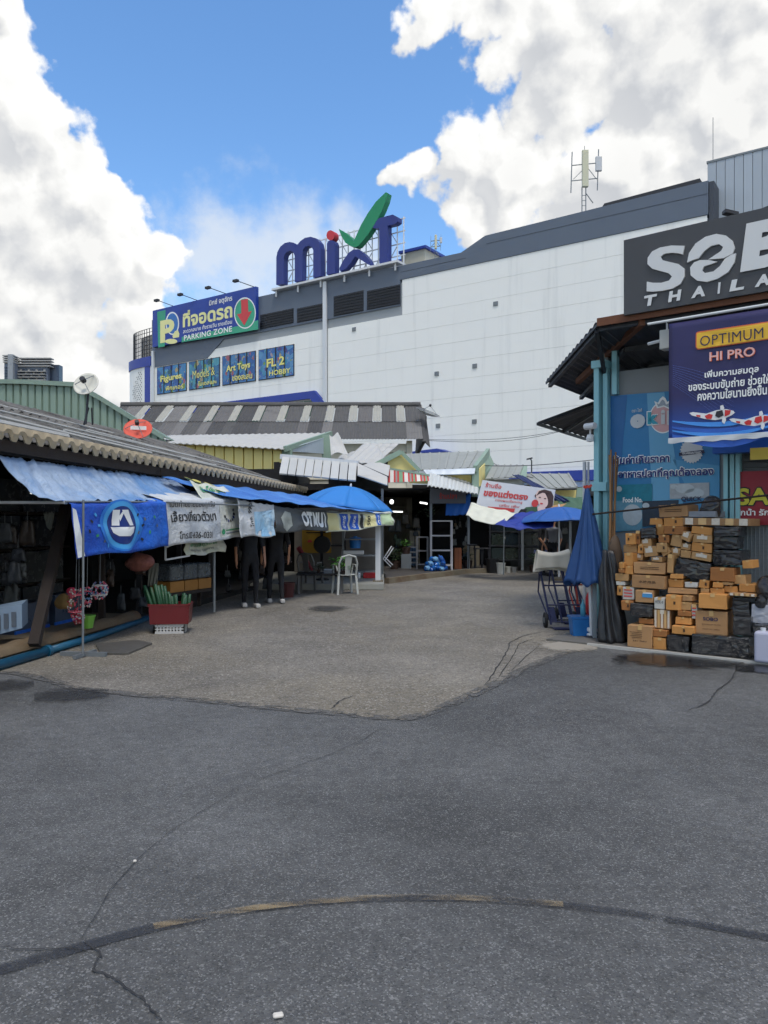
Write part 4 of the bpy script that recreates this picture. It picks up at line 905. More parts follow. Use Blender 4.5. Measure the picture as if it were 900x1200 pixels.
# slatted white fascia awning in front
SA = thing('slatted_awning', P(372, 608, 20), 'white slatted panel awning angled over the left shops', 'awning')
for i in range(9):
    f0, f1 = i / 9 + .006, (i + 1) / 9 - .006
    A, B_, C_, D_ = P(327, 556, 20.6), P(417.5, 564.5, 19.8), P(419, 543, 20.9), P(331, 535, 21.7)
    quad_ = [A.lerp(B_, f0), A.lerp(B_, f1), D_.lerp(C_, f1), D_.lerp(C_, f0)]
    nn = (quad_[1] - quad_[0]).cross(quad_[3] - quad_[0]).normalized()
    b = MB(); b.prism(quad_, nn * .04); b.build('slat', mat('white slat', (182, 182, 178), .5, var=.08, scale=2, rnd=.06), SA)
MB().bar(P(329, 535, 21.65), P(420, 543, 20.85), .10, .14).build('top_rail', m_steelw, SA)
quad('end_flap', [(419, 557), (454, 569), (454, 559), (419, 543)], [19.8, 19.3, 19.6, 20.8], m_wr, SA, .03)
quad('end_flap', [(424, 546), (455, 559), (457, 546), (440, 541)], [20.8, 19.7, 20.6, 21.4], m_wr, SA, .03)
MB().bar(P(425, 546, 20.7), P(455, 559, 19.6), .04).build('flap_edge', m_dsteel, SA)
# striped valance and scalloped awning
SV = thing('striped_awning', P(478, 608, 21), 'red green and white striped awning valance over the dark shop entrance', 'awning')
cols = [mat('valance red', (196, 66, 62), .6, var=.08), mat('valance white', (226, 222, 212), .6, var=.06), mat('valance grey', (150, 148, 140), .6, var=.06), mat('valance green', (120, 164, 128), .6, var=.08)]
pat = [0, 1, 1, 0, 2, 0, 3, 3, 0, 1, 1, 0, 2, 0, 3, 0, 1, 1, 0, 2, 0, 3, 0]
A, B_, C_, D_ = P(455, 565.5, 20.6), P(503, 563.5, 21.2), P(502, 557.5, 21.3), P(455, 549.5, 20.7)
for i, k in enumerate(pat):
    f0, f1 = i / len(pat), (i + 1) / len(pat); q = [A.lerp(B_, f0), A.lerp(B_, f1), D_.lerp(C_, f1), D_.lerp(C_, f0)]
    b = MB(); b.prism(q, (0, .02 + .004 * (i % 2), 0)); b.build('valance_strip', cols[k], SV)
MB().bar(P(455, 549, 20.72), P(503, 557, 21.32), .05).build('rail', m_gt, SV)
SC = thing('scalloped_awning', P(530, 608, 22), 'white scalloped plastic awning sloping over the shop front', 'awning')
N = 13
for i in range(N):
    f0, f1 = i / N, (i + 1) / N
    A, B_, C_, D_ = P(501, 570, 20.6), P(560, 580, 21.7), P(561, 566, 23.2), P(503, 555.5, 22.2)
    def sf(a, c_): q = f0 + (f1 - f0) * a; p = A.lerp(B_, q).lerp(D_.lerp(C_, q), c_); p.z += .035 * math.sin(math.pi * a) ** .6; return p
    b = MB(); b.shell(sf, 6, 2, .02); b.build('scallop', mat('scallop white', (196, 198, 194), .5, var=.1, scale=2, dirt=.2, dirtcol=(150, 150, 144), rnd=.05), SC)
# grey metal roofs
m_gr = mat('grey metal roof', (150, 152, 146), .5, var=.1, scale=2, dirt=.35, dirtcol=(112, 112, 104), rnd=.06)
def metal_roof(nm, pix, Ys, n, label, extra=None):
    t = thing(nm, P((pix[0][0] + pix[1][0]) / 2, 608, Ys[0] + 1), label, 'shop', 'metal roofed shops at the end of the lane')
    A, B_, C_, D_ = [P(u, v, y) for (u, v), y in zip(pix, Ys)]
    for i in range(n):
        f0, f1 = i / n + .003, (i + 1) / n - .003; q = [A.lerp(B_, f0), A.lerp(B_, f1), D_.lerp(C_, f1), D_.lerp(C_, f0)]; nn = (q[1] - q[0]).cross(q[3] - q[0]).normalized()
        b = MB(); b.prism(q, nn * .03); b.build('roof_sheet', m_gr, t)
        MB().bar(q[1] + nn * .03, q[2] + nn * .03, .05, .05).build('roof_seam', m_gr, t)
    return t
r1 = metal_roof('metal_roof_shop', [(478, 553), (557, 549), (571, 529.5), (471, 533)], [22.5, 22.5, 26, 26], 9, 'shop with wide grey metal roof and yellow wall behind scalloped awning')
quad('gutter_sheet', [(500, 557), (556, 555.5), (557, 549), (496, 551)], [22.3, 22.3, 22.4, 22.4], mat('blue-grey plastic', (142, 160, 178), .35, var=.12, scale=2), r1, .04)
quad('wall', [(480, 566), (556, 570), (556, 556), (480, 556)], [22.8] * 4, m_yw, r1, .06)
for i in range(7): u_ = 527 + i * 4; quad('wall_rib', [(u_, 578), (u_ + .8, 578), (u_ + .8, 557), (u_, 557)], [22.74] * 4, m_yw, r1, .03)
quad('corner_post', [(553, 582), (561, 582), (561, 551), (553, 551)], [22.5] * 4, m_gt, r1, .1)
b = MB(); b.prism([P(561, 582, 22.6), P(577, 566, 26), P(577, 543, 26), P(571, 530, 26), P(558, 548, 22.6)], (.06, .03, 0)); b.build('gable_wall', m_gt, r1)
MB().bar(P(557, 549.5, 22.4), P(572, 529, 26.1), .12, .2).build('verge_trim', m_gt, r1)
quad('wall_panel', [(562, 570), (568, 564), (568, 543), (562, 549)], [22.55, 24, 24, 22.6], m_yw, r1, .03)
r2 = metal_roof('metal_roof_shop', [(569, 562), (607, 560), (613, 546), (577, 546)], [23, 23, 26, 26], 5, 'small grey metal roof directly above the shop banner')
quad('verge_sheet', [(608, 561), (617, 559), (618, 546), (613, 546)], [23, 23, 26, 26], m_gt, r2, .04); quad('wall', [(570, 590), (614, 590), (614, 561), (570, 562)], [23.4] * 4, mat('lace curtain wall', (190, 192, 190), .7, var=.25, scale=12), r2, .06)
r3 = metal_roof('metal_roof_shop', [(628, 574), (676, 572), (666, 556), (600, 556)], [21.5, 21.5, 25.5, 25.5], 6, 'faded grey metal roof behind the dark blue tarp by the teal post')
quad('wall', [(628, 610), (690, 610), (690, 574), (628, 575)], [22.2] * 4, m_yw, r3, .06); quad('corner_sheet', [(674, 590), (690, 590), (690, 570), (676, 572)], [21.6] * 4, m_gt, r3, .05)
# ------------------------------------------------------------------ market hall: dark interior
MH = thing('market_hall', Vector((3, 26, 0)), 'dark open market hall with shops at the end of the lane', 'building')
fl = [G(453, 684), G(500, 678), G(545, 672.5), G(575, 671)]
b = MB(); b.prism([(p.x, p.y, 0) for p in fl] + [(3.6, 36, 0), (-3, 36, 0), (-3, 21.35, 0), (.0, 21.35, 0)], (0, 0, .12)); b.build('floor_slab', mat('hall floor', (74, 70, 66), .8, var=.2, scale=2, dirt=.4), MH)
for (p, q) in zip(fl, fl[1:]):
    MB().bar(Vector((p.x, p.y, .07)), Vector((q.x, q.y, .07)), .14, .135).build('kerb_stone', m_conc, MH)
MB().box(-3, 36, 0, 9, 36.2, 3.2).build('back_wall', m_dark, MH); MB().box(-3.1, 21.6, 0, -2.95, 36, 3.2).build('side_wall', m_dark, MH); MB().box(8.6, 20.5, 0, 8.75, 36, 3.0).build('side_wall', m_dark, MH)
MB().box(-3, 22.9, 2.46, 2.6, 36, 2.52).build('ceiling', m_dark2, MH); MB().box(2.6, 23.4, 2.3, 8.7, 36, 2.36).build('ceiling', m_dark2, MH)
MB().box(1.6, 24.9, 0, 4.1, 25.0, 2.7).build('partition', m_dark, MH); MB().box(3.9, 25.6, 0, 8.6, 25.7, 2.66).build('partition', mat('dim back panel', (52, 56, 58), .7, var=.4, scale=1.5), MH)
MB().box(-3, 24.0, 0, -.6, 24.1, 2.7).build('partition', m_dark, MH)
for u_, Yp in [(448, 20.4), (505, 22.6), (549, 22.9), (612, 22.4), (668, 22.6)]:
    p = P(u_, 600, Yp); MB().bar((p.x, p.y, .1), (p.x, p.y, 2.4), .07).build('post', m_steel, MH)
# greenery and clutter mass hanging in the far entrance
m_lf = mat('dull leaf', (44, 62, 40), .6, var=.4, scale=6)
# lit tubes
m_lamp = mat('lit lamp', (255, 255, 250), .5, emit=2.2)
for nm, pq, r, lb in [('fluorescent_lamp', (P(455, 599.5, 26), P(472, 600, 26)), .015, 'lit fluorescent tube deep in the dark entrance left of the shelf'), ('fluorescent_lamp', (P(492, 589, 25), P(501, 590.5, 25)), .02, 'lit lamp bar hanging under the striped valance'),
                      ('fluorescent_lamp', (P(574, 630.5, 24), P(592, 630.2, 24)), .022, 'lit tube over the aquarium rack'), ('fluorescent_lamp', (P(-40, 574, 10.3), P(37, 577.2, 10.9)), .022, 'lit fluorescent tube inside the nearest stall on the left')]:
    o = MB().tube(pq, r, 8).build('tube', m_lamp); o.name = nm; tag(o, lb, 'lamp', 'lit lamps inside the shops'); MB().tube([p + Vector((0, .03, r + .02)) for p in pq], .02, 6).build('batten', m_steelw, o)
o = MB().lathe(P(459, 588, 24.5), [(.02, -.07), (.05, -.05), (.065, .0), (.05, .05), (.02, .07)], 12).build('bulb_lamp', m_lamp, smooth=True); tag(o, 'round lit bulb glowing under the hall ceiling left of the striped valance', 'lamp', 'lit lamps inside the shops')
# ================================================================== shop on the right
RF = Frame((2.58, 9.66), (1.61, -1.29))
m_teal = mat('teal painted steel', (138, 190, 198), .5, var=.08, scale=3, dirt=.22, dirtcol=(80, 96, 92), streak=.15)
m_rust = mat('rusty sheet edge', (104, 66, 46), .85, var=.25, scale=8)
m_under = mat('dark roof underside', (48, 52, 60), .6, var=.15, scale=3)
m_wallg = mat('grey plaster wall', (132, 136, 138), .8, var=.1, scale=2)
RS_ = thing('fish_shop', RF.p(1.5, 0, -1.5), 'right-hand shop with teal steel posts and dark corrugated canopy', 'shop')
WN = -1.0
b = MB(); b.fbox(RF, -.40, 6, 0, 3.62, WN - .25, WN - .08); b.build('front_wall', m_wallg, RS_)
b = MB(); b.fbox(RF, -.40, -.28, 0, 4.0, WN - 3.2, WN - .26); b.build('side_wall', m_wallg, RS_)
b = MB(); b.fbox(RF, -.6, 6, 0, .03, WN - .25, -.02); b.build('floor_slab', mat('shop floor', (96, 94, 90), .8, var=.2, scale=3), RS_)
o = MB().fbox(RF, -.02, 4.2, .0, .035, -.02, .02).build('floor_edge', mat('white edge strip', (176, 174, 168), .7, var=.12, scale=5, dirt=.3), RS_)
# column
ac = RF.hit(704, 500, WN + .08)[0]
MB().fbox(RF, ac - .075, ac - .005, .05, 3.72, WN - .02, WN + .14).build('post', m_teal, RS_); MB().fbox(RF, ac + .02, ac + .085, .05, 3.66, WN - .05, WN + .06).build('post', m_teal, RS_)
MB().fbox(RF, ac - .10, ac + .10, 3.66, 3.76, WN - .06, WN + .17).build('post_cap', m_teal, RS_); MB().fbox(RF, ac - .10, ac + .11, 1.98, 2.10, WN - .06, WN + .16).build('post_clamp', m_teal, RS_)
MB().fbox(RF, ac + .13, ac + .20, 3.3, 4.1, WN - .07, WN + .02).build('bracket', m_teal, RS_)
aa = RF.hit(851, 560, WN)[0]
for da in (-.02, .055, .12): MB().fbox(RF, aa + da, aa + da + .05, .05, 2.95, WN - .07, WN + .05).build('door_post', m_teal, RS_)
# canopy: hipped corrugated sheets seen from below
C0, C1, C2 = P(700, 378, 9.6), P(640, 447, 13.55), Vector((5.9, 7.0, 4.05)); I0, I1, I2 = Vector((4.1, 11.2, 3.64)), Vector((4.7, 14.4, 3.52)), Vector((7.4, 8.9, 3.64))
for (A, B_, Cc, Dd, n, nm) in [(C1, C0, I0, I1, 14, 'side'), (C0, C2, I2, I0, 14, 'front')]:
    for i in range(n):
        f0, f1 = i / n, (i + 1) / n
        def cf(a, c_): q = f0 + (f1 - f0 + .004) * a; p = A.lerp(B_, q).lerp(Dd.lerp(Cc, q), c_); p.z += .03 * math.sin(math.pi * a) ** 2; return p
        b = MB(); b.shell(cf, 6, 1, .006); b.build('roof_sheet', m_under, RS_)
    for j in (.04, .38, .72, .97):
        MB().bar(A.lerp(Dd, j) + Vector((0, 0, -.05)), B_.lerp(Cc, j) + Vector((0, 0, -.05)), .06, .06).build('purlin', m_dsteel, RS_)
MB().bar(P(753, 377, 9.28), P(677, 447, 12.6), .07, .09).build('hip_rafter', m_rust, RS_)
MB().bar(C0 + Vector((0, 0, .0)), C2 + Vector((0, 0, .0)), .03, .10).build('eave_trim', m_rust, RS_)
MB().bar(C0 + Vector((0, 0, -.03)), C1 + Vector((0, 0, -.03)), .02, .04).build('eave_trim', m_under, RS_)
for q in (.0, .3, .6): MB().bar(RF.p(ac + .02 + q * 3, 3.6, WN), RF.p(ac + .3 + q * 3, 3.98, -.1), .05, .07).build('canopy_strut', m_dsteel, RS_)
# lower side awning
A, B_, Cc, Dd = Vector((2.70, 13.5, 3.30)), Vector((3.67, 13.5, 3.66)), Vector((5.2, 15.8, 3.66)), Vector((4.15, 15.8, 3.27))
for i in range(8):
    f0, f1 = i / 8, (i + 1) / 8
    def cf(a, c_): q = f0 + (f1 - f0 + .004) * a; p = A.lerp(Dd, q).lerp(B_.lerp(Cc, q), c_); p.z += .02 * math.sin(math.pi * a) ** 2; return p
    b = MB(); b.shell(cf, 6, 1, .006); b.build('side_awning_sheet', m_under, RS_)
MB().bar(A.lerp(B_, .02) + Vector((0, 0, -.03)), B_ + Vector((0, 0, -.03)), .05, .05).build('side_awning_rafter', m_dsteel, RS_); MB().bar(A + Vector((0, 0, -.03)), Dd + Vector((0, 0, -.03)), .04, .05).build('side_awning_rafter', m_dsteel, RS_)
MB().bar(A.lerp(Dd, .5) + Vector((0, 0, -.04)), B_.lerp(Cc, .2) + Vector((0, 0, -.04)), .03, .04).build('side_awning_rafter', m_steel, RS_)
# shutter and mesh behind the parcels on the right
for i in range(12): MB().fbox(RF, aa + .2, aa + 3, 2.08 + i * .075, 2.145 + i * .075, WN - .09, WN - .04 + .012 * (i % 2)).build('shutter_slat', mat('shutter grey', (72, 78, 84), .5, var=.1, rnd=.08), RS_)
msh = MB()
for i in range(34): msh.bar(RF.p(aa + .2 + i * .045, .3, WN - .02), RF.p(aa + .2 + i * .045, 1.5, WN - .02), .006)
for i in range(27): msh.bar(RF.p(aa + .2, .3 + i * .045, WN - .026), RF.p(aa + 1.8, .3 + i * .045, WN - .026), .006)
o = msh.build('wire_mesh', m_steel, RS_); o['kind'] = 'stuff'
b = MB(); b.fbox(RF, aa + .2, aa + 3, .05, 1.5, WN - .3, WN - .22); b.build('back_panel', m_dark, RS_)
# ------------------------------------------------------------------ big dark sign on the canopy
SG = thing('shop_sign', RF.p(2.2, 4.05, .03), 'large charcoal sign board with white lettering on the canopy', 'sign')
m_char = mat('charcoal board', (62, 64, 68), .5, var=.10, scale=1.5, dirt=.25, dirtcol=(100, 98, 94)); m_let = mat('raised white letter', (206, 208, 208), .5, var=.04)
b = MB(); b.fbox(RF, .47, 4.6, 4.07, 4.98, .0, .06); b.build('board', m_char, SG)
def sgp(x, y, n=.075):   # zoom px of the 600,140 view (3x)
    a, z = RF.hit(600 + x / 3, 140 + y / 3, n); return RF.p(a, z, n)
def solid(nm, pts_, m_, par, n=.085, d=.025, f_=sgp): b = MB(); b.prism([f_(x, y, n) for x, y in pts_], -RF.N * d); return b.build(nm, m_, par)
solid('letter', [(606, 444), (600, 474), (585, 470), (560, 468), (535, 472), (522, 482), (528, 494), (550, 500), (585, 508), (606, 524), (606, 552), (592, 578), (565, 594), (530, 602), (495, 605), (473, 604), (474, 570), (495, 574), (525, 574), (552, 566), (562, 552), (550, 540), (520, 532), (492, 524), (476, 508), (477, 486), (492, 464), (520, 450), (560, 443)], m_let, SG)
solid('letter', [(615, 503), (622, 470), (645, 436), (680, 412), (718, 402), (752, 408), (775, 426), (783, 452), (775, 472), (745, 487), (712, 490), (690, 492), (735, 462), (742, 448), (728, 438), (700, 444), (676, 462), (655, 488), (635, 494)], m_let, SG)
solid('letter', [(626, 520), (640, 502), (662, 494), (690, 494), (722, 500), (700, 508), (675, 516), (668, 530), (678, 540), (708, 534), (730, 516), (748, 490), (770, 476), (787, 470), (782, 502), (760, 536), (722, 560), (685, 571), (650, 566), (628, 548)], m_let, SG)
aB = RF.hit(600 + 795 / 3, 140 + 540 / 3, .08)
lettering('B', lambda x, y: RF.p(aB[0] + .27 + x, aB[1] + .265 + y, .082), m_let, SG, width=.50, height=.52, bold=.06, shear=.10); lettering('O', lambda x, y: RF.p(aB[0] + .87 + x, aB[1] + .265 + y, .082), m_let, SG, width=.55, height=.52, bold=.06)
aT0 = RF.hit(600 + 472 / 3, 140 + 640 / 3, .08)[0]
for i, ch in enumerate('THAILAND'):
    x_ = [487, 572, 654, 728, 790, 880][i] if i < 6 else 880 + (i - 5) * 92
    a_, z_ = RF.hit(600 + x_ / 3, 140 + [640, 629, 617, 603, 594, 570][i] / 3 if i < 6 else 140 + (570 - (i - 5) * 16) / 3, .08)
    lettering(ch, (lambda a0_: lambda x, y: RF.p(a0_ + x, 4.19 + y, .08))(a_), m_let, SG, height=.125, width=.155 if ch not in 'I' else .035, bold=.05, shear=.12)
# floodlight bracket over the sign
MB().tube([P(850, 247, 9.5), P(862, 255, 9.2)], .02, 6).build('lamp_arm', m_dsteel, SG); MB().obox(P(856, 250, 9.3), (.09, .02, -.01), (0, .05, 0), (0, 0, .02)).build('floodlight', m_dsteel, SG); MB().tube([P(872, 253, 9.2), P(905, 240, 8.8)], .008, 5).build('stay_wire', m_dsteel, SG)
# ------------------------------------------------------------------ hanging navy banner
BN = thing('product_banner', RF.p(1.7, 2.5, .12), 'navy product banner with koi fish hanging from the canopy edge', 'banner')
BA0, BA1, BZ0, BZ1 = 1.035, 2.42, 2.52, 3.86
def bface(a, z, e=0): return RF.p(a, z, .13 + .012 * math.sin((a - 1) * 7) * (BZ1 - z) + .01 * wr(a * 2, z * 2) + e)
def navy_mat():
    m = bpy.data.materials.new('navy banner print'); m.use_nodes = True; t = NT(m.node_tree); bs = t.n['Principled BSDF']
    tc = t.n.new('ShaderNodeTexCoord').outputs['Object']; s_ = t.n.new('ShaderNodeSeparateXYZ'); t.link(tc, s_.inputs[0])
    c = t.mix(t.step(s_.outputs[2], .55, .02), srgb(36, 34, 84), srgb(26, 70, 150))       # printed fade from violet to blue
    c = t.v('SCALE', c, scale=t.m('MULTIPLY_ADD', t.noise(tc, 5, 4, .6), .3, .85)); t.put(bs.inputs['Base Color'], c); bs.inputs['Roughness'].default_value = .5
    return m
b = MB(); b.shell(lambda i, j: bface(BA0 + (BA1 - BA0) * i, BZ1 + (BZ0 - BZ1) * j), 24, 20, .004); b.build('cloth', navy_mat(), BN, smooth=True)
b = MB(); b.tube([RF.p(BA0 - .25, BZ1 + .04, .12), RF.p(BA1 + .2, BZ1 + .05, .12)], .016, 8); b.build('top_pole', m_steelw, BN)
b = MB(); b.shell(lambda i, j: bface(BA0 + .002 + (BA1 - BA0) * i, BZ0 + .012 - (.06 + .006 * math.sin(i * 40)) * j, .022 + .004 * math.sin(i * 25 + j * 2)), 40, 3, .006); b.build('hem', mat('white hem', (196, 200, 202), .6, var=.1, scale=8), BN)
def bz(x, y, e=.012):   # zoom px of view (780,360) scale 7.06
    a, z = RF.hit(780 + x / 7.0588, 360 + y / 7.0588, .14); return bface(a, z, e)
def bpatch(nm, pts_, m_, e=.012, sub=2): return patch(nm, pts_, lambda x, y, ee: bz(x, y, ee), m_, BN, e, sub)
m_org = mat('print orange', (222, 110, 60), .5, var=.05); m_gold = mat('print gold', (224, 178, 50), .5, var=.06); m_navy = mat('print deep navy', (28, 30, 66), .5, var=.05)
def rrect(x0, y0, x1, y1, k, r=.12):   # skewed round rectangle
    o = []; 
    for (cx, cy, a0) in [(x0 + r, y0 + r, 180), (x1 - r, y0 + r, 270), (x1 - r, y1 - r, 0), (x0 + r, y1 - r, 90)]:
        for q in range(5): a = math.radians(a0 + q * 22.5); o.append((cx + r * math.cos(a), cy + r * math.sin(a) + k * (cx - x0)))
    return o
bpatch('label_edge', rrect(250, 205, 905, 355, -.145, 26), m_org, .012, 1); bpatch('label', rrect(260, 214, 895, 346, -.145, 20), m_gold, .018, 1)
def bl(s_, cx, cy, wd, ht, m_, e=.026, **kw):
    a, z = RF.hit(780 + cx / 7.0588, 360 + cy / 7.0588, .14); return lettering(s_, lambda x, y: bface(a + x, z + y, e), m_, BN, width=wd, height=ht, **kw)
PXB = 9.0 / FPX / 7.0588
bl('OPTIMUM', 548, 252, .655, .115, m_navy, .045, bold=.012, sp=1.06); bl('HI PRO', 552, 390, .475, .105, m_org, .020, bold=.035); bl('HI PRO', 550, 388, .47, .10, mat('print pink', (226, 176, 170), .5), .026, bold=.012)
bl('เพิ่มความสมดุล', 546, 540, .56, .105, m_prw, bold=.022); bl('ของระบบขับถ่าย ช่วยให้น้ำ', 560, 622, .95, .105, m_prw, bold=.022); bl('คงความใสนานยิ่งขึ้น', 548, 708, .72, .115, m_prw, bold=.022)
m_wave = mat('print light blue', (64, 140, 220), .5, var=.1); m_wave2 = mat('print mid wave', (40, 90, 180), .5, var=.1)
def ribbon(y0, y1, th, m_, e):
    top = []; bot = []
    for i in range(15):
        x = 58 + i * 62; f_ = i / 14; y = y0 + 120 * math.sin(math.pi * (.15 + f_ * .75)) * .6 + (y1 - y0) * f_; top.append((x, y)); bot.append((x, y + th * (.4 + math.sin(math.pi * f_))))
    pts_ = top + bot[::-1]; V = [bz(x, y, e) for x, y in top] + [bz(x, y, e) for x, y in bot]; n = len(top)
    mesh_obj('wave', V, [(i, i + 1, n + i + 1, n + i) for i in range(n - 1)], m_, BN)
ribbon(905, 840, 28, m_wave, .012); ribbon(955, 900, 34, m_wave2, .012); ribbon(985, 940, 26, m_wave, .014); ribbon(1020, 985, 60, m_wave2, .011)
for i in range(11):
    V = []
    for k in range(12):
        f_ = k / 11; x = 60 + f_ * 500; y = 480 + i * 16 + f_ * (90 + i * 22) + 60 * f_ * f_; V += [bz(x, y, .010), bz(x, y + 3.2, .010)]
    mesh_obj('fine_line', V, [(2 * j, 2 * j + 1, 2 * j + 3, 2 * j + 2) for j in range(11)], mat('print line blue', (70, 86, 150), .5), BN)
m_koiw = mat('koi white', (220, 220, 220), .5, var=.08, scale=10); m_koir = mat('koi red', (196, 44, 44), .5, var=.1); m_koik = mat('koi black', (26, 26, 36), .5)
for (ox, oy, fl_) in [(0, 0, 1), (325, 50, 0)]:
    f2_ = lambda L: [(x + ox, y + oy) for x, y in L]
    bpatch('koi', f2_([(200, 876), (230, 868), (265, 893), (340, 880), (420, 852), (500, 842), (560, 856), (572, 872), (548, 892), (490, 918), (410, 934), (330, 926), (270, 910), (220, 896)]), m_koiw, .016)
    bpatch('koi_fin', f2_([(452, 815), (475, 808), (486, 836), (470, 852), (452, 845)]), m_koiw, .018); bpatch('koi_fin', f2_([(468, 915), (496, 905), (500, 935), (484, 965), (466, 950)]), m_koiw, .020)
    bpatch('koi_mark', f2_([(325, 900), (362, 882), (392, 890), (380, 925), (340, 924)]), m_koir, .020); bpatch('koi_mark', f2_([(420, 862), (470, 850), (480, 895), (440, 915), (410, 900)]), m_koik if fl_ else m_koir, .021); bpatch('koi_mark', f2_([(490, 850), (540, 852), (530, 886), (488, 905)]), m_koir, .021); bpatch('koi_mark', f2_([(255, 892), (292, 894), (290, 910), (262, 906)]), m_koir, .021)
# white junction box and camera
jb = MB().fbox(RF, .86, 1.0, 3.62, 3.85, -.2, -.05).build('junction_box', mat('dirty white plastic', (176, 178, 174), .6, var=.12, scale=6, dirt=.3)); tag(bevel(jb, .012), 'dirty white electrical box beside the navy banner', 'box'); MB().tube([RF.p(.93, 3.85, -.12), RF.p(.93, 4.1, -.12)], .012, 6).build('conduit', m_steelw, jb)
MB().tube([RF.p(.70, 3.72, -.12), RF.p(.87, 3.74, -.12)], .02, 6).build('conduit', m_steelw, jb)
cc = thing('security_camera', RF.p(ac - .1, 2.75, WN + .15), 'small white security camera on the teal post', 'camera'); q = RF.p(ac - .10, 2.86, WN + .2)
MB().tube([q - RF.U * .06 + RF.N * .02, q + RF.U * .1 + RF.N * .07], .045, 10).build('housing', m_steelw, cc); MB().lathe(q + Vector((0, 0, -.16)), [(.01, -.05), (.05, -.04), (.055, 0), (.04, .05)], 12).build('dome', m_steelw, cc); MB().bar(q + Vector((0, 0, .0)), q + Vector((0, 0, -.14)), .02).build('mount', m_steelw, cc)
# conduits beside the post
for u_, r_ in [(685, .028), (689.5, .016)]:
    p = P(u_, 600, 11.3); o = MB().tube([(p.x, p.y, .05), (p.x, p.y, P(u_, 541, 11.3).z)], r_, 8).build('conduit_pipe', m_steelw); tag(o, ('thick' if r_ > .02 else 'thin') + ' pale conduit pipe standing left of the teal post', 'pipe', 'conduits by the post')
ns = thing('notice', RF.p(ac - .04, 1.2, WN + .15), 'small white notice with red ring stuck on the teal post', 'notice')
def nface(a, z, e=0): return RF.p(ac - .04 + a, 1.33 + z, WN + .145 + e)
MB().fbox(RF, ac - .085, ac + .005, 1.17, 1.46, WN + .14, WN + .144).build('paper', mat('paper', (206, 204, 204), .7, var=.05), ns)
rg = ell(0, .04, .038, .038, 20); ri = ell(0, .04, .028, .028, 20); mesh_obj('ring', [nface(x, y, .003) for x, y in rg + ri], [(i, (i + 1) % 20, 20 + (i + 1) % 20, 20 + i) for i in range(20)], m_pred, ns); MB().bar(nface(-.02, .06, .003), nface(.02, .02, .003), .007, .002).build('slash', m_pred, ns)
# ------------------------------------------------------------------ blue poster on the wall
PO = thing('fish_food_poster', RF.p(.6, 1.4, WN), 'big teal-blue fish food poster on the wall behind the parcels', 'poster')
def pop(x, y, e=.004):  # zoom px of view (690,440) scale 5.294
    a, z = RF.hit(690 + x / 5.294, 440 + y / 5.294, WN - .06); return RF.p(a, z, WN - .06 + e)
m_po = mat('poster blue', (44, 122, 172), .5, var=.12, scale=2); m_po2 = mat('poster pale beam', (96, 160, 196), .5, var=.08, scale=2); m_po3 = mat('poster deep', (34, 100, 156), .5, var=.08)
b = MB(); b.prism([pop(122, 128), pop(520, 96), pop(812, 96), pop(812, 880), pop(122, 980)], -RF.N * .015); b.build('sheet', m_po, PO)
flat('light_beam', [pop(362, 112, .008), pop(470, 104, .008), pop(600, 880, .008), pop(400, 900, .008)], m_po2, PO); flat('dark_beam', [pop(122, 132, .008), pop(240, 122, .008), pop(200, 560, .008), pop(122, 560, .008)], m_po3, PO); flat('light_beam', [pop(520, 520, .008), pop(812, 560, .008), pop(812, 880, .008), pop(700, 880, .008)], mat('poster soft', (70, 142, 184), .5, var=.08), PO)
flat('brand_disc', [pop(x, y, .012) for x, y in ell(460, 262, 76, 90)], mat('print dusty pink', (206, 160, 160), .5, var=.06), PO); flat('brand_disc', [pop(x, y, .010) for x, y in ell(460, 262, 82, 97)], m_prw, PO)
flat('crown', [pop(x, y, .014) for x, y in [(425, 205), (408, 160), (432, 170), (444, 145), (462, 130), (478, 142), (488, 165), (515, 150), (512, 215), (470, 195)]], m_prw, PO)
flat('crown_inner', [pop(x, y, .018) for x, y in [(432, 195), (424, 172), (438, 180), (452, 158), (462, 150), (472, 160), (482, 182), (506, 170), (500, 200), (468, 186)]], mat('print silver', (150, 160, 170), .5), PO)
def pl_(s_, cx, cy, wd, ht, m_, e=.02, slope=0.0, **kw):
    a, z = RF.hit(690 + cx / 5.294, 440 + cy / 5.294, WN - .05); return lettering(s_, lambda x, y: RF.p(a + x, z + y + slope * x, WN - .06 + e), m_, PO, width=wd, height=ht, **kw)
m_prg = mat('print grey white', (196, 200, 202), .5, var=.05)
pl_('o', 305, 284, .205, .19, m_prg, .022, bold=.12); pl_('k', 400, 264, .17, .19, m_prw, .021, bold=.12); pl_('k', 400, 264, .145, .165, mat('print teal', (38, 150, 170), .5), .026, bold=.08); pl_('i', 462, 258, .055, .19, m_prg, .022, bold=.08); pl_('ko', 560, 258, .3, .19, m_prg, .022, bold=.1)
pl_('ตรา โอกิ', 300, 216, .14, .05, m_prg, .02, bold=.02)
pl_('คุ้มค่าเกินราคา', 325, 525, .75, .15, mat('print indigo', (30, 40, 110), .5), .022, bold=.03); pl_('อาหารปลาที่คุณต้องลอง', 470, 608, 1.24, .145, _mc['print indigo'], .022, bold=.03)
pl_('คุ้มค่าเกินราคา', 323, 523, .77, .165, m_prw, .018, bold=.075); pl_('อาหารปลาที่คุณต้องลอง', 468, 606, 1.26, .16, m_prw, .018, bold=.075)
flat('guarantee_badge', [pop(x + (8 if i % 2 else -2) * math.cos(2 * math.pi * i / 48), y + (8 if i % 2 else -2) * math.sin(2 * math.pi * i / 48), .014) for i, (x, y) in enumerate(ell(640, 470, 66, 70, 48))], m_prg, PO)
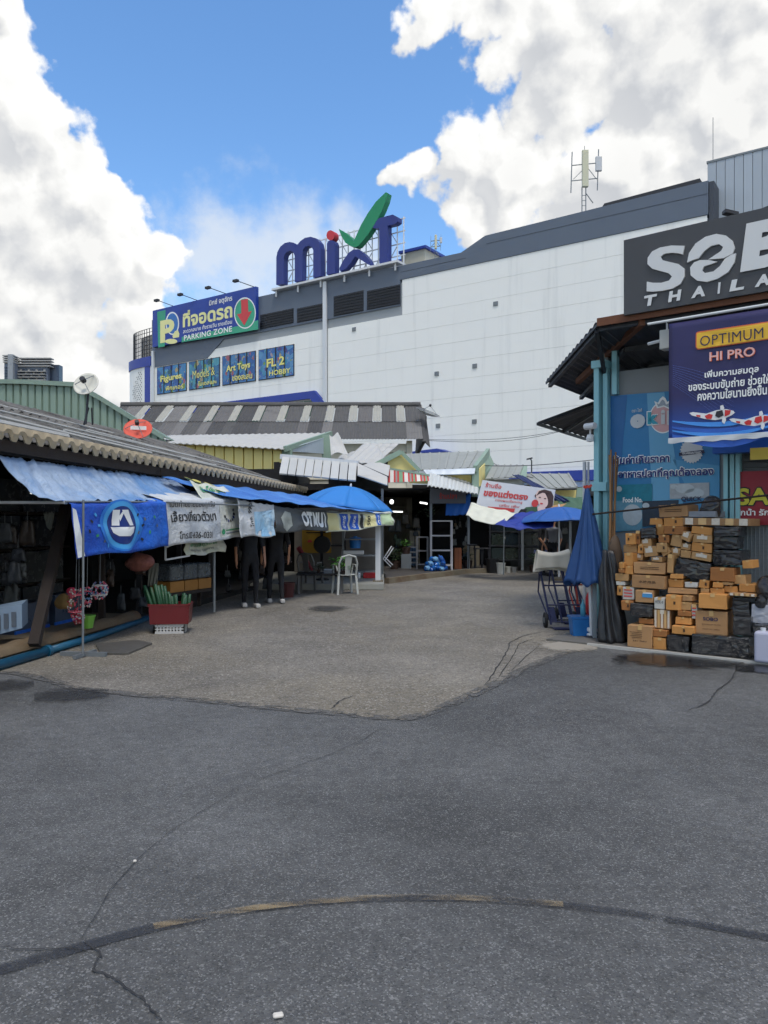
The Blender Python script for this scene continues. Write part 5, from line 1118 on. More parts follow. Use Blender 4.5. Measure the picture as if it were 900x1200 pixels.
flat('badge_band', [pop(562, 480, .018), pop(716, 462, .018), pop(722, 482, .018), pop(562, 500, .018)], m_navy, PO); pl_('GUARANTEED', 640, 481, .24, .028, m_prw, .024, bold=.02)
for (x0, y0, x1, y1, c_) in [(160, 680, 396, 780, (20, 120, 140)), (505, 672, 750, 760, (160, 166, 170)), (130, 780, 335, 960, (90, 140, 160)), (335, 780, 560, 930, (34, 50, 66))]:
    flat('product_picture', [pop(x0, y0, .012 + y0 * 1e-5), pop(x1, y0 - 8, .012 + y0 * 1e-5), pop(x1, y1, .012 + y0 * 1e-5), pop(x0, y1 + 6, .012 + y0 * 1e-5)], mat('product print %d' % x0, c_, .5, var=.35, scale=14), PO)
for (cx, cy, r1, r2) in [(192, 705, 18, 18), (532, 690, 22, 14), (275, 865, 60, 66), (358, 808, 22, 18), (600, 702, 60, 30), (660, 730, 60, 30)]:
    flat('printed_bowl', [pop(x, y, .024) for x, y in ell(cx, cy, r1, r2, 20)], mat('product pale', (176, 186, 190), .5, var=.2, scale=20), PO)
pl_('Food No.', 275, 772, .27, .07, m_prw, .03, bold=.03); pl_('QUICK', 640, 768, .26, .07, m_navy, .03, bold=.03)
# red sign
RD = thing('red_sign', RF.p(aa + 1, 1.5, WN), 'dark red shop sign with yellow letters right of the poster', 'sign')
def rz(x, y, e=.0): a, z = RF.hit(840 + x / 4.133, 500 + y / 4.133, WN + .02); return RF.p(a, z, WN + .02 + e)
a0, z0 = RF.hit(858, 615, WN + .02); a1, z1 = RF.hit(858, 553, WN + .02)
MB().fbox(RF, a0, a0 + 1.5, z0, z1, WN - .02, WN + .02).build('board', mat('sign crimson', (140, 24, 40), .5, var=.1, scale=2), RD)
def rl(s_, a_, z_, wd, ht, m_, e, **kw): return lettering(s_, lambda x, y: RF.p(a_ + x, z_ + y, WN + .02 + e), m_, RD, width=wd, height=ht, **kw)
zc = RF.hit(880, 582, WN + .02)[1]; al = RF.hit(862.5, 590, WN + .02)[0]
rl('SAKURA', al + .63, zc, 1.26, .24, m_blk, .006, bold=.07); rl('SAKURA', al + .63, zc, 1.24, .21, mat('sign yellow', (200, 190, 50), .5), .012, bold=.03)
rl('รักน้ำ รักปลา', al + .275, RF.hit(880, 600, WN + .02)[1], .56, .085, m_prw, .008, bold=.02)
bp = MB().fbox(RF, aa - .08, aa + 2.2, RF.hit(848, 531, WN + .3)[1], RF.hit(848, 512, WN + .3)[1], WN + .1, WN + .3).build('blue_fascia', mat('fascia blue', (28, 84, 170), .5, var=.1)); tag(bp, 'blue fascia board under the navy banner', 'board'); MB().fbox(RF, aa + .35, aa + .9, 2.30, 2.44, WN + .301, WN + .31).build('yellow_panel', m_pyel, bp)
o = MB().tube([RF.p(-.15, 1.66, -.45), RF.p(2.6, 1.93, -.38)], .014, 6).build('hanging_rod', m_wood); tag(o, 'thin dark rod strung across in front of the blue poster', 'rod')
# bamboo sticks leaning by the post
for i, (u0, u1, lean) in enumerate([(716, 712, 0), (719, 713.5, .02), (721.5, 715, .04), (724, 711, .03), (714, 716.5, .01)]):
    p, q = P(u1 - 1 + i * .8, 700, 9.95 + i * .03), P(u0, 527 + (i * 7) % 11, 10.25 + lean); p.z = .06
    o = MB().tube([p, p.lerp(q, .5) + Vector((.012 * (-1) ** i, 0, 0)), q], [.017, .015, .011], 7).build('bamboo_stick', mat('bamboo %d' % (i % 2), [(140, 104, 66), (96, 70, 46)][i % 2], .7, var=.2, scale=8)); tag(o, ['palest stick standing upright next to the teal post', 'dark stick second from the teal post', 'pale stick in the middle of the leaning bundle', 'dark stick with the strongest lean beside the poster', 'short pale stick at the left edge of the bundle'][i], 'stick', 'sticks leaning by the teal post')
# ================================================================== parcels
rng = random.Random(42)
def carton_mat(name, col, rnd=.14):
    return mat(name, col, .75, var=.10, scale=5, dirt=.12, dirtcol=(120, 84, 44), rnd=rnd, bump=.08, bscale=12)
m_cart = carton_mat('orange-brown carton', (188, 132, 70)); m_kraft = carton_mat('kraft carton', (168, 128, 86)); m_tape = mat('clear tape', (206, 168, 112), .2, var=.08, spec=.7); m_wtape = mat('crinkled white tape', (206, 196, 180), .3, var=.3, scale=30)
def black_mat():
    m = bpy.data.materials.new('black stretch wrap'); m.use_nodes = True; t = NT(m.node_tree); bs = t.n['Principled BSDF']
    tc = t.n.new('ShaderNodeTexCoord').outputs['Object']; t.put(bs.inputs['Base Color'], (.012, .013, .016, 1)); bs.inputs['Roughness'].default_value = .16; bs.inputs['Specular IOR Level'].default_value = .5; bs.inputs['Coat Weight'].default_value = .7; bs.inputs['Coat Roughness'].default_value = .06; bs.inputs['Coat IOR'].default_value = 1.55; bs.inputs['IOR'].default_value = 1.5
    mp = t.n.new('ShaderNodeMapping'); mp.inputs['Scale'].default_value = (1, 1, 2.4); t.link(tc, mp.inputs['Vector'])
    h = t.m('ADD', t.noise(mp.outputs[0], 9, 6, .65, dist=1.2), t.m('MULTIPLY', t.noise(tc, 30, 4, .6, dist=2), .35))
    b_ = t.n.new('ShaderNodeBump'); b_.inputs['Strength'].default_value = 1.0; b_.inputs['Distance'].default_value = .05; t.link(h, b_.inputs['Height']); t.link(b_.outputs[0], bs.inputs['Normal'])
    return m
m_bw = black_mat(); m_wbag = mat('white sack', (168, 170, 178), .45, var=.1, scale=6, bump=.5, bscale=14)
NX = lambda y: -.10 if y > 765 else (-.19 if y > 600 else (-.30 if y > 400 else (-.42 if y > 240 else -.52)))
# zoom pixels of the view (710,570) at 4.737x : x0,y0,x1,y1,kind,tilt(deg)
BX = [(116, 765, 255, 903, 'K', 0), (260, 838, 332, 911, 'C', 0), (258, 793, 338, 837, 'C', 0), (340, 822, 470, 922, 'B', 0), (472, 815, 698, 942, 'B', 0), (697, 832, 800, 940, 'B', 0), (700, 722, 802, 831, 'B', 0), (704, 615, 800, 721, 'B', 0),
      (180, 729, 262, 764, 'C', 0), (266, 682, 358, 792, 'W', 0), (358, 771, 486, 826, 'C', 0), (388, 723, 475, 770, 'C', 0), (489, 685, 664, 828, 'K', 0), (140, 648, 264, 728, 'B', 0), (82, 632, 146, 690, 'C', 0),
      (265, 616, 324, 680, 'L', 0), (326, 600, 414, 690, 'C', -2), (398, 640, 476, 688, 'C', 0), (400, 689, 476, 722, 'C', 0), (426, 604, 482, 639, 'K', 0), (508, 592, 664, 684, 'C', 0), (476, 655, 507, 735, 'R', 0),
      (157, 572, 258, 646, 'U', 0), (95, 556, 156, 629, 'R', 0), (55, 525, 104, 548, 'L', 0), (60, 549, 96, 605, 'C', 0), (342, 562, 506, 599, 'K', 0), (436, 530, 508, 561, 'L', 0), (148, 490, 334, 570, 'K', 0), (148, 419, 322, 489, 'K', 0),
      (348, 512, 432, 560, 'C', 0), (352, 484, 426, 511, 'C', 0), (512, 516, 574, 564, 'C', -4), (526, 565, 574, 591, 'C', 0), (574, 450, 708, 528, 'C', 0), (589, 529, 645, 562, 'C', 0), (578, 563, 655, 600, 'C', 0), (645, 529, 706, 549, 'C', 0), (657, 550, 736, 590, 'C', 0),
      (714, 491, 780, 545, 'C', 3), (742, 540, 838, 588, 'C', 0), (682, 590, 832, 613, 'W', 0), (372, 408, 574, 512, 'B', -9), (340, 376, 374, 480, 'C', 0),
      (102, 368, 155, 440, 'C', 0), (105, 441, 150, 486, 'C', 0), (75, 420, 104, 456, 'C', 0), (72, 456, 104, 480, 'C', 0), (52, 482, 128, 524, 'C', 0), (155, 373, 212, 410, 'T', -3), (208, 330, 284, 390, 'T', 7), (256, 391, 316, 418, 'T', 0), (304, 342, 360, 380, 'C', 32),
      (360, 340, 413, 386, 'T', -5), (418, 314, 474, 352, 'T', -8), (414, 354, 474, 396, 'C', -4), (470, 366, 590, 412, 'T', -9), (475, 312, 592, 366, 'C', -5), (479, 266, 591, 312, 'T', -3), (470, 222, 590, 266, 'C', -6), (596, 352, 756, 440, 'B', 0), (596, 278, 728, 351, 'B', 0), (598, 223, 740, 277, 'B', 0), (760, 408, 822, 456, 'C', 6),
      (417, 252, 476, 302, 'T', -22), (360, 266, 420, 334, 'C', -10), (196, 288, 258, 332, 'T', 5), (184, 228, 274, 290, 'B', 4), (106, 260, 164, 322, 'C', 0), (164, 246, 192, 320, 'C', 0), (96, 322, 174, 367, 'C', 0), (175, 320, 206, 372, 'C', 0), (272, 211, 321, 268, 'C', 0), (290, 269, 348, 311, 'C', 0), (280, 312, 340, 366, 'C', 0),
      (323, 220, 437, 265, 'C', -2), (319, 170, 430, 219, 'C', 0), (241, 176, 310, 211, 'C', 0), (290, 99, 456, 169, 'K', 2), (459, 136, 612, 170, 'F', 0), (418, 176, 812, 217, 'W', -1), (806, 655, 912, 764, 'S', 0), (812, 766, 912, 834, 'B', 0)]
layer_names = [(765, 'bottom layer'), (680, 'second layer'), (600, 'third layer'), (500, 'fourth layer'), (400, 'fifth layer'), (310, 'sixth layer'), (215, 'seventh layer'), (0, 'top layer')]
def lay(y):
    for k, nme in layer_names:
        if y >= k: return nme
info = []
for r in BX: info.append((lay((r[1] + r[3]) / 2), (r[0] + r[2]) / 2, r))
names = ['first', 'second', 'third', 'fourth', 'fifth', 'sixth', 'seventh', 'eighth', 'ninth', 'tenth', 'eleventh', 'twelfth', 'thirteenth', 'fourteenth', 'fifteenth', 'sixteenth', 'seventeenth', 'eighteenth', 'nineteenth', 'twentieth']
desc = {'K': 'kraft cardboard carton', 'C': 'orange-brown cardboard box', 'B': 'black film parcel', 'W': 'tape-wrapped brown box', 'L': 'white printed box', 'R': 'white box with red print', 'U': 'kraft carton with blue label', 'T': 'white-taped brown box', 'F': 'pale foam tray under black film', 'S': 'white plastic sack'}
special = {(116, 765): 'large kraft carton with printed marks standing at the left foot of the parcel pile', (489, 685): 'large kraft carton with dark blue printed name low in the parcel pile', (290, 99): 'stamped kraft carton crowning the parcel pile', (418, 176): 'long flat tape-wrapped box across the top right of the pile', (148, 490): 'wide kraft carton with lettering under its twin at pile left', (148, 419): 'wide plain kraft carton stacked on its lettered twin at pile left',
           (372, 408): 'tilted black film parcel wedged in the middle of the pile', (472, 815): 'largest black film parcel on the ground in front of the pile', (459, 136): 'pale foam tray under black film on top of the pile', (157, 572): 'kraft carton with blue label at the left of the pile'}
def parcel(r):
    x0, y0, x1, y1, kind, tilt = r; U_ = lambda x: 710 + x / 4.737; V_ = lambda y: 570 + y / 4.737
    n1 = NX((y0 + y1) / 2) + rng.uniform(-.035, .035)
    a0, z1 = RF.hit(U_(x0), V_(y0), n1); a1, z0 = RF.hit(U_(x1), V_(y1), n1)
    zc_ = (z0 + z1) / 2; W2 = (a1 - a0) / 2 - .002; H2 = (z1 - z0) / 2
    if y1 > 890: z0 = .034; H2 = (z1 - z0) / 2; zc_ = (z0 + z1) / 2
    dep = max(.22, min(.46, 2 * W2 * rng.uniform(.9, 1.2) + .08)); dep = min(dep, n1 + .96)
    yaw = math.radians(rng.uniform(-5, 5)) if kind not in 'W' else 0; t_ = math.radians(tilt)
    Ux = (RF.U * math.cos(yaw) + RF.N * math.sin(yaw)); Nx = (RF.N * math.cos(yaw) - RF.U * math.sin(yaw)); Z = Vector((0, 0, 1))
    Ut = Ux * math.cos(t_) + Z * math.sin(t_); Zt = Z * math.cos(t_) - Ux * math.sin(t_)
    if tilt: W2 *= .96; H2 *= .96
    C_ = RF.p((a0 + a1) / 2, zc_, n1 - dep / 2)
    m_ = {'K': m_kraft, 'C': rng.choice([m_cart, m_cart, carton_mat('tan carton', (176, 136, 88), .08), carton_mat('deep brown carton', (150, 98, 50), .08)]), 'B': m_bw, 'W': carton_mat('taped carton', (160, 122, 82)), 'L': mat('white carton', (188, 186, 178), .6, var=.08, rnd=.05), 'R': _mc.get('white carton') or mat('white carton', (188, 186, 178), .6, var=.08, rnd=.05), 'U': m_kraft, 'T': carton_mat('tan carton', (176, 136, 88), .08), 'F': mat('foam', (120, 126, 134), .5, var=.2, scale=10), 'S': m_bw}[kind]
    def at(x, z, d=0.0): return C_ + Ut * x * W2 + Zt * z * H2 + Nx * (dep / 2 + d)
    if kind in 'BS':
        b = MB(); sub = 14
        def side(fn): b.grid(fn, sub, sub)
        def warp(p):
            q = mnoise.noise_vector(p * 7.0 + Vector((x0, y0, 0))) * .010 + mnoise.noise_vector(Vector((p.x * 16, p.y * 16, p.z * 34)) + Vector((x0, y0, 3))) * .007; return p + q
        def sq(v, e=.86): return v * (1 if True else e)
        faces = [(Ut * W2, Zt * H2, Nx * dep / 2), (-Ut * W2, Zt * H2, -Nx * dep / 2), (Nx * dep / 2, Zt * H2, -Ut * W2), (-Nx * dep / 2, Zt * H2, Ut * W2), (Ut * W2, -Nx * dep / 2, Zt * H2), (Ut * W2, Nx * dep / 2, -Zt * H2)]
        for (A, B_, N_) in faces:
            def fn(i, j, A=A, B_=B_, N_=N_):
                u_, v_ = 2 * i - 1, 2 * j - 1; rr = max(abs(u_), abs(v_)) ** 6; bul = 1 - .02 * rr
                return warp(C_ + A * u_ * (1 - .02 * v_ ** 8) + B_ * v_ * (1 - .02 * u_ ** 8) + N_ * bul)
            side(fn)
        o = b.build('wrapped_parcel' if kind == 'B' else 'plastic_sack', m_bw if kind == 'B' else m_wbag, smooth=True, fix=False)
        bm = bmesh.new(); bm.from_mesh(o.data); bmesh.ops.remove_doubles(bm, verts=bm.verts, dist=.004); bmesh.ops.recalc_face_normals(bm, faces=bm.faces); bm.to_mesh(o.data); bm.free()
    else:
        q_ = MB().obox(C_, Ut * W2, Nx * dep / 2, Zt * H2); q_.V = [p_ + Ut * rng.uniform(-.007, .004) + Zt * rng.uniform(-.007, .001) + Nx * rng.uniform(-.008, .0) for p_ in q_.V]; o = q_.build('carton', m_); bevel(o, .004, 1)
        tm = m_wtape if kind in 'TW' else m_tape
        # tape over the top seam and a little way down the front
        if kind != 'F':
            wt = min(.024, H2 * .3)
            q = [C_ + Ut * W2 * .0 + Zt * (H2 + .0015) + Nx * (s_ * dep / 2) for s_ in (-.98, .98)]
            MB().obox((q[0] + q[1]) / 2, Ut * wt, Nx * dep * .495, Zt * .001).build('tape', tm, o)
            MB().obox(at(0, .78, .001), Ut * wt, Zt * H2 * .21, Nx * .001).build('tape', tm, o)
            MB().obox(C_ + Zt * H2 + Nx * 0, Ut * .0012, Nx * dep * .49, Zt * .0008).build('flap_seam', mat('seam brown', (96, 64, 32), .9), o)  # dark brown line along the flap joint
        m_ink = mat('carton ink', (70, 48, 30), .8, var=.2, scale=20)
        fl = lambda x, z, d=.0018: at(x, z, d)
        if kind == 'C' and H2 > .045 and rng.random() < .5:
            px_ = rng.uniform(-.4, .4); s_ = .018
            MB().obox(at(px_, -.05, .0012), Ut * s_ * .6, Zt * s_, Nx * .0006).build('print_mark', m_ink, o)
        if kind == 'W':
            for k in range(5): MB().obox(at(-.8 + k * .4, 0, .0015), Ut * W2 * .12, Zt * H2 * .96, Nx * .001).build('tape', m_tape if k % 2 else m_wtape, o)
        if kind == 'T': MB().obox(at(rng.uniform(-.2, .2), .2, .0015), Ut * W2 * .55, Zt * H2 * .45, Nx * .001).build('label', m_wtape, o)
        if kind in 'R':
            for k in range(3): MB().obox(at(0, .5 - k * .5, .0012), Ut * W2 * .8, Zt * H2 * .1, Nx * .0006).build('print_line', m_pred, o)
        if kind in 'L' and H2 > .05: lettering('MODEL 40', lambda x, y: fl(x / W2, y / H2 + .2), m_blk, o, width=W2 * 1.5, height=H2 * .5, bold=.03)
        if kind == 'U': MB().obox(at(.35, .1, .0012), Ut * W2 * .55, Zt * H2 * .3, Nx * .0006).build('label', mat('label blue', (70, 140, 190), .5), o); MB().obox(at(.35, .52, .0012), Ut * W2 * .5, Zt * H2 * .08, Nx * .0006).build('label', m_prw, o)
        if kind == 'K':
            if (x0, y0) == (489, 685):
                lettering('SOBO', lambda x, y: fl(x / W2 - .05, y / H2 + .30), m_navy, o, width=W2 * .95, height=H2 * .30, bold=.03); lettering('AQUARIUM FILTER', lambda x, y: fl(x / W2, y / H2 - .18), m_ink, o, width=W2 * 1.2, height=H2 * .14, bold=.02); lettering('MADE IN CHINA', lambda x, y: fl(x / W2, y / H2 - .58), m_ink, o, width=W2 * 1.1, height=H2 * .12, bold=.02)
            elif (x0, y0) == (148, 490): lettering('水族用品', lambda x, y: fl(x / W2 - .05, y / H2 - .05), m_ink, o, width=W2 * 1.05, height=H2 * .4, bold=.02)
            elif (x0, y0) == (116, 765):
                for k in range(4): MB().obox(at(-.3 + .06 * (k % 2), .35 - k * .16, .0012), Ut * W2 * (.5 - .1 * (k % 2)), Zt * H2 * .02, Nx * .0006).build('print_line', m_ink, o)
                lettering('▲▲☂ FRAGILE', lambda x, y: fl(x / W2, y / H2 - .42), m_ink, o, width=W2 * 1.1, height=H2 * .14, bold=.02)
            elif H2 > .05:
                for k in range(2): MB().obox(at(0, .15 - k * .3, .0012), Ut * W2 * .6, Zt * H2 * .05, Nx * .0006).build('print_line', m_ink, o)
    return o
bylay = {}
for L_, xc, r in info: bylay.setdefault(L_, []).append((xc, r))
for L_, lst in bylay.items():
    lst.sort(key=lambda q: q[0])
    for i, (xc, r) in enumerate(lst):
        o = parcel(r); lb = special.get((r[0], r[1])) or '%s in the %s of the pile, %s from left' % (desc[r[4]], L_, names[i]); tag(o, lb, 'parcel' if r[4] in 'BF' else ('sack' if r[4] == 'S' else 'carton'), 'parcels piled against the fish shop')
def bag(nm, c, sx, sy, sz, m_, label, cat, seed=0, knot=True):
    b = MB(); n, k = 20, 12; V = []
    def fn(i, j):
        a = 2 * math.pi * i; ph = math.pi * (j - .5); p = Vector((math.cos(ph) * math.cos(a) * sx, math.cos(ph) * math.sin(a) * sy, math.sin(ph) * sz))
        p += mnoise.noise_vector(p * 6 + Vector((seed, 0, 0))) * min(sx, sz) * .34; 
        if p.z < -sz * .8: p.z = -sz * .8
        return Vector(c) + p
    b.grid(fn, n, k); o = b.build(nm, m_, smooth=True, fix=False); bm = bmesh.new(); bm.from_mesh(o.data); bmesh.ops.remove_doubles(bm, verts=bm.verts, dist=.004); bmesh.ops.recalc_face_normals(bm, faces=bm.faces); bm.to_mesh(o.data); bm.free()
    tag(o, label, cat); return o
def zp(x, y, n): a, z = RF.hit(710 + x / 4.737, 570 + y / 4.737, n); return RF.p(a, z, n)
c = zp(865, 640, -.25); bag('plastic_bag', c, .07, .07, .09, m_bw, 'small black knotted bag on top of the white sack', 'bag', 9)
c = zp(892, 570, -.3); bag('plastic_bag', c, .12, .12, .14, m_bw, 'black bag behind the knotted bag at the photo edge', 'bag', 8)
c = zp(586, 128, -.62); bag('plastic_bag', c, .13, .10, .16, m_bw, 'soft black bag slumped on top of the parcel pile', 'bag', 12)
c = zp(50, 400, -.55); bag('brown_sack', c, .10, .09, .30, mat('brown paper sack', (92, 76, 62), .85, var=.25, scale=8, bump=.5, bscale=20), 'crumpled brown sack standing behind the black sheet', 'sack', 14)
c = zp(585, 900, -.0)
# white jerry can
jc = thing('jerry_can', zp(858, 975, .06), 'white plastic jerry can on the ground at the right of the pile', 'jerry can'); a0, _ = RF.hit(710 + 820 / 4.737, 760, .06)
o = MB().fbox(RF, a0, a0 + .27, .03, .37, -.10, .06).build('body', mat('milky plastic', (176, 178, 196), .4, var=.08, scale=5), jc); bevel(o, .03, 3)
MB().lathe(RF.p(a0 + .08, .365, -.02), [(.028, 0), (.028, .04)], 10).build('cap', m_steelw, jc); MB().tube([RF.p(a0 + .13, .36, -.02), RF.p(a0 + .14, .40, -.02), RF.p(a0 + .22, .40, -.02), RF.p(a0 + .23, .36, -.02)], .012, 6).build('handle', _mc['milky plastic'], jc)
# black sheet hung over the stack left of the parcels
b = MB()
def sh(i, j):
    a = math.pi * (1.1 - 1.25 * i); top = j
    r = .045 + .115 * (1 - top) ** .8; cx = RF.p(.09 + .08 * (1 - top), 0, -.36); f_ = .035 * math.sin(i * 26 + 3 * top) * (1 - top * .6) + .03 * wr(i * 6, top * 4)
    p = cx + (RF.U * math.cos(a) * (r + f_) + RF.N * math.sin(a) * (r * 1.3 + f_)); p.z = .035 + 1.16 * top + .02 * wr(i * 9, 1); return p
b.shell(sh, 60, 24, .006); o = b.build('black_sheet', mat('black plastic sheet', (34, 35, 38), .4, var=.2, scale=5, bump=.5, bscale=10), smooth=True); tag(o, 'black plastic sheet draped in folds between umbrella and parcel pile', 'sheet')
# ================================================================== right lane side: umbrella, hand trucks
m_ublue = mat('umbrella blue', (22, 62, 112), .7, var=.14, scale=3, streak=.1, dirtcol=(20, 50, 92)); m_uopen = mat('parasol blue', (40, 122, 196), .6, var=.10, scale=2)
m_navyp = mat('navy paint', (26, 32, 70), .5, var=.15, scale=5, dirt=.15); m_rubber = mat('rubber', (24, 24, 26), .8, var=.15); m_redp = mat('red paint', (166, 50, 36), .55, var=.15, scale=6)
ub = G(695, 749); ub.z = 0
um = thing('closed_umbrella', ub, 'tall closed blue market umbrella standing at the shop corner', 'umbrella')
tip = P(688, 572, ub.y - .05); bot = P(690, 684, ub.y - .05)
def uf(i, j):
    a = 2 * math.pi * i; c_ = tip.lerp(bot, j); r = .025 + .235 * j ** 1.05; fold = 1 + (.13 * math.sin(8 * a + 1.5 * j) + .34 * mnoise.noise(Vector((math.cos(a) * 2.6, math.sin(a) * 2.6, j * .9))) + .16 * mnoise.noise(Vector((math.cos(a) * 6, math.sin(a) * 6, j * 1.5)))) * min(1, j * 2.5)
    p = c_ + Vector((math.cos(a) * r * fold, math.sin(a) * r * fold * .85, 0)); p.z += .035 * math.sin(8 * a + 1.0) * (j > .95); return p
b = MB(); b.shell(uf, 96, 26, .004); b.build('canopy', m_ublue, um, smooth=True)
MB().tube([tip + Vector((0, 0, .04)), tip + Vector((0, 0, -.1))], .02, 6).build('ferrule', m_redp, um)
for s_ in (-1, 1): MB().bar(tip + Vector((0, -.01, .0)), tip + Vector((s_ * .055, -.03, .03 + .01 * s_)), .012, .03).build('ribbon', m_redp, um)
MB().tube([(ub.x - .02, ub.y, .02), (tip.x, tip.y, tip.z - .2)], .022, 8).build('pole', m_steelw, um); MB().lathe((ub.x - .02, ub.y, 0), [(.10, 0), (.10, .03), (.04, .05)], 14).build('foot', m_dsteel, um)
MB().box(ub.x - .025, ub.y - .09, 0, ub.x + .025, ub.y - .045, .86).build('stand_post', mat('weathered post', (140, 150, 156), .6, var=.1), um)
def hand_truck(c, m_, label, lean=(-.16, .22), wd=.5, h=1.05, rz=0.0):
    t = thing('hand_truck', c, label, 'hand truck', 'hand trucks by the umbrella'); c = Vector(c)
    def T(x, z, y=0): 
        q = Vector((x + lean[0] * z, y + lean[1] * z, z)); q = Vector((q.x * math.cos(rz) - q.y * math.sin(rz), q.x * math.sin(rz) + q.y * math.cos(rz), q.z)); return c + q
    for x in (-wd / 2, wd / 2): MB().tube([T(x, .06), T(x, h * .82), T(x, h * .95, .03), T(x * .98, h, .13), T(x * .96, h * .98, .2)], .016, 8).build('side_rail', m_, t)
    for x in (-wd / 6, wd / 6): MB().tube([T(x, .08), T(x, h * .85)], .013, 7).build('bar', m_, t)
    for z in (.1, .34, .62, .86): MB().tube([T(-wd / 2, z), T(wd / 2, z)], .012, 7).build('crossbar', m_, t)
    MB().obox(T(0, .02, -.09), (wd / 2 * math.cos(rz), wd / 2 * math.sin(rz), 0), (0, .10, 0), (0, 0, .008)).build('toe_plate', m_, t)
    for x in (-wd / 2 + .05, wd / 2 - .05): MB().obox(T(x, .2, .0), (.045, 0, 0), (0, .004, 0), (-.02, .03, .11)).build('gusset', m_, t)
    for s_ in (-1, 1):
        w_ = T(s_ * (wd / 2 + .05), .115, .10); w_.z = .115; tr = MB().lathe(w_ - Vector((.022, 0, 0)), [(.075, 0), (.112, .004), (.115, .02), (.112, .040), (.075, .044)], 20, axis=(1, 0, 0)).build('wheel', m_rubber, t, smooth=False)
        MB().lathe(w_ - Vector((.024, 0, 0)), [(.02, 0), (.07, .004), (.07, .044), (.02, .048)], 14, axis=(1, 0, 0)).build('rim', m_steel, tr)
    MB().tube([T(-wd / 2, .115, .10), T(wd / 2, .115, .10)], .012, 6).build('axle', m_dsteel, t)
    MB().tube([T(-wd / 2, .12, .08), T(-wd / 2 - .03, .5, .34), T(-wd / 2, .78, .12)], .012, 7).build('stair_skid', m_, t); MB().tube([T(wd / 2, .12, .08), T(wd / 2 - .03, .5, .34), T(wd / 2, .78, .12)], .012, 7).build('stair_skid', m_, t)
    return t
g = G(667, 737); hand_truck(g, m_navyp, 'navy blue hand truck nearest the lane under a white cloth', wd=.50, h=1.12)
g2 = G(672, 733); g2.y += .25; g2.x += .12; hand_truck(g2, m_navyp, 'navy blue hand truck nested behind the front one', wd=.46, h=1.10)
g3 = Vector((g.x + .37, g.y + .12, 0)); hand_truck(g3, m_redp, 'red hand truck half hidden behind the closed umbrella', lean=(-.05, .2), wd=.36, h=1.0)
# white cloth over the handles
top0, top1 = P(629, 644, 11.2), P(666, 643, 11.2)
def cl_(i, j):
    s_ = (j - .45) * 2; p = top0.lerp(top1, i); sag = -.05 * math.sin(math.pi * i); drop = .34 if s_ < 0 else .30
    d = abs(s_) ** 1.3; p = p + Vector((-.05 * (1 - i) * d, -.05 * s_ - .09 * (1 if s_ < 0 else -1) * min(1, abs(s_) * 5) + .02 * math.sin(i * 13 + s_ * 2) * d, sag - drop * d * (1 - .25 * math.sin(math.pi * i))))
    p.y += -.03; return p
b = MB(); b.shell(cl_, 40, 24, .006); o = b.build('white_cloth', mat('off-white cloth', (196, 190, 176), .85, var=.08, scale=6, bump=.2, bscale=40), smooth=True); tag(o, 'off-white cloth hung over the handles of the hand trucks', 'cloth')
# blue cooler bucket, bottle, white sandals
cb = thing('blue_bucket', G(682, 748), 'square blue plastic bucket beside the umbrella foot', 'bucket'); c = G(681, 748)
b = MB(); b.box8([c + Vector(q) for q in [(-.10, 0, .01), (.10, 0, .01), (.10, .2, .01), (-.10, .2, .01), (-.125, -.02, .26), (.125, -.02, .26), (.125, .22, .26), (-.125, .22, .26)]]); bevel(b.build('body', mat('bucket blue', (28, 104, 170), .4, var=.08), cb), .015, 2)
MB().box(c.x - .135, c.y - .03, .26, c.x + .135, c.y + .23, .29).build('rim', _mc['bucket blue'], cb)
o = MB().lathe(c + Vector((.05, .1, .29)), [(.035, 0), (.035, .14), (.012, .19), (.012, .22)], 12).build('spray_bottle', mat('aqua bottle', (90, 160, 178), .3, var=.08), smooth=True); tag(o, 'pale aqua bottle standing in the blue bucket', 'bottle')
rc = bag('red_bag', c + Vector((.20, .25, .42)), .07, .06, .2, mat('red plastic', (180, 30, 34), .5, var=.12, bump=.3, bscale=12), 'red plastic bag hanging on the red hand truck', 'bag', 22)
for i in range(2):
    o = bevel(MB().obox(G(692, 748) + Vector((.01, .02, .045 + .075 * i)), (.062, .01, 0), (-.01, .1, 0), (0, 0, .03)).build('white_carton_box', m_prw), .02, 3); tag(o, ['lower', 'upper'][i] + ' white foam pack stacked beside the blue bucket', 'pack', 'foam packs by the bucket')
# ================================================================== far lane end: banner, tarps, parasols
SBn = thing('shop_banner', P(605, 600, 20.6), 'white banner with red lettering and woman portrait above the blue tarps', 'banner')
q = [P(565.5, 562.5, 20.9), P(651, 574, 20.3), P(646, 606, 20.3), P(556, 600, 20.9)]
def sb(x, y, e=.0):  # x,y in 0..1 from top left
    p = q[0].lerp(q[1], x).lerp(q[3].lerp(q[2], x), y); n_ = (q[1] - q[0]).cross(q[3] - q[0]).normalized(); n_ = n_ if n_.y < 0 else -n_
    return p + n_ * (e + .02 * math.sin(x * 9) * 0)
b = MB(); b.shell(lambda i, j: sb(i, j), 4, 4, .012); b.build('sheet', mat('banner white', (206, 208, 212), .6, var=.06, scale=3), SBn)
BW = (q[1] - q[0]).length; BH = (q[3] - q[0]).length
def sbl(s_, cx, cy, wd, ht, m_, **kw): return lettering(s_, lambda x, y: sb(cx + x / BW, cy - y / BH, .02), m_, SBn, width=wd * BW, height=ht * BH, **kw)
sbl('ร้านชื่อ', .17, .13, .22, .15, m_pred, bold=.02); sbl('ของแต่งตรง', .36, .36, .60, .24, m_pred, bold=.04); sbl('ทรงผมเรียบหรู', .42, .58, .36, .11, m_pred, bold=.01); sbl('เสริม เพิ่ม', .44, .72, .26, .10, m_pred, bold=.01)
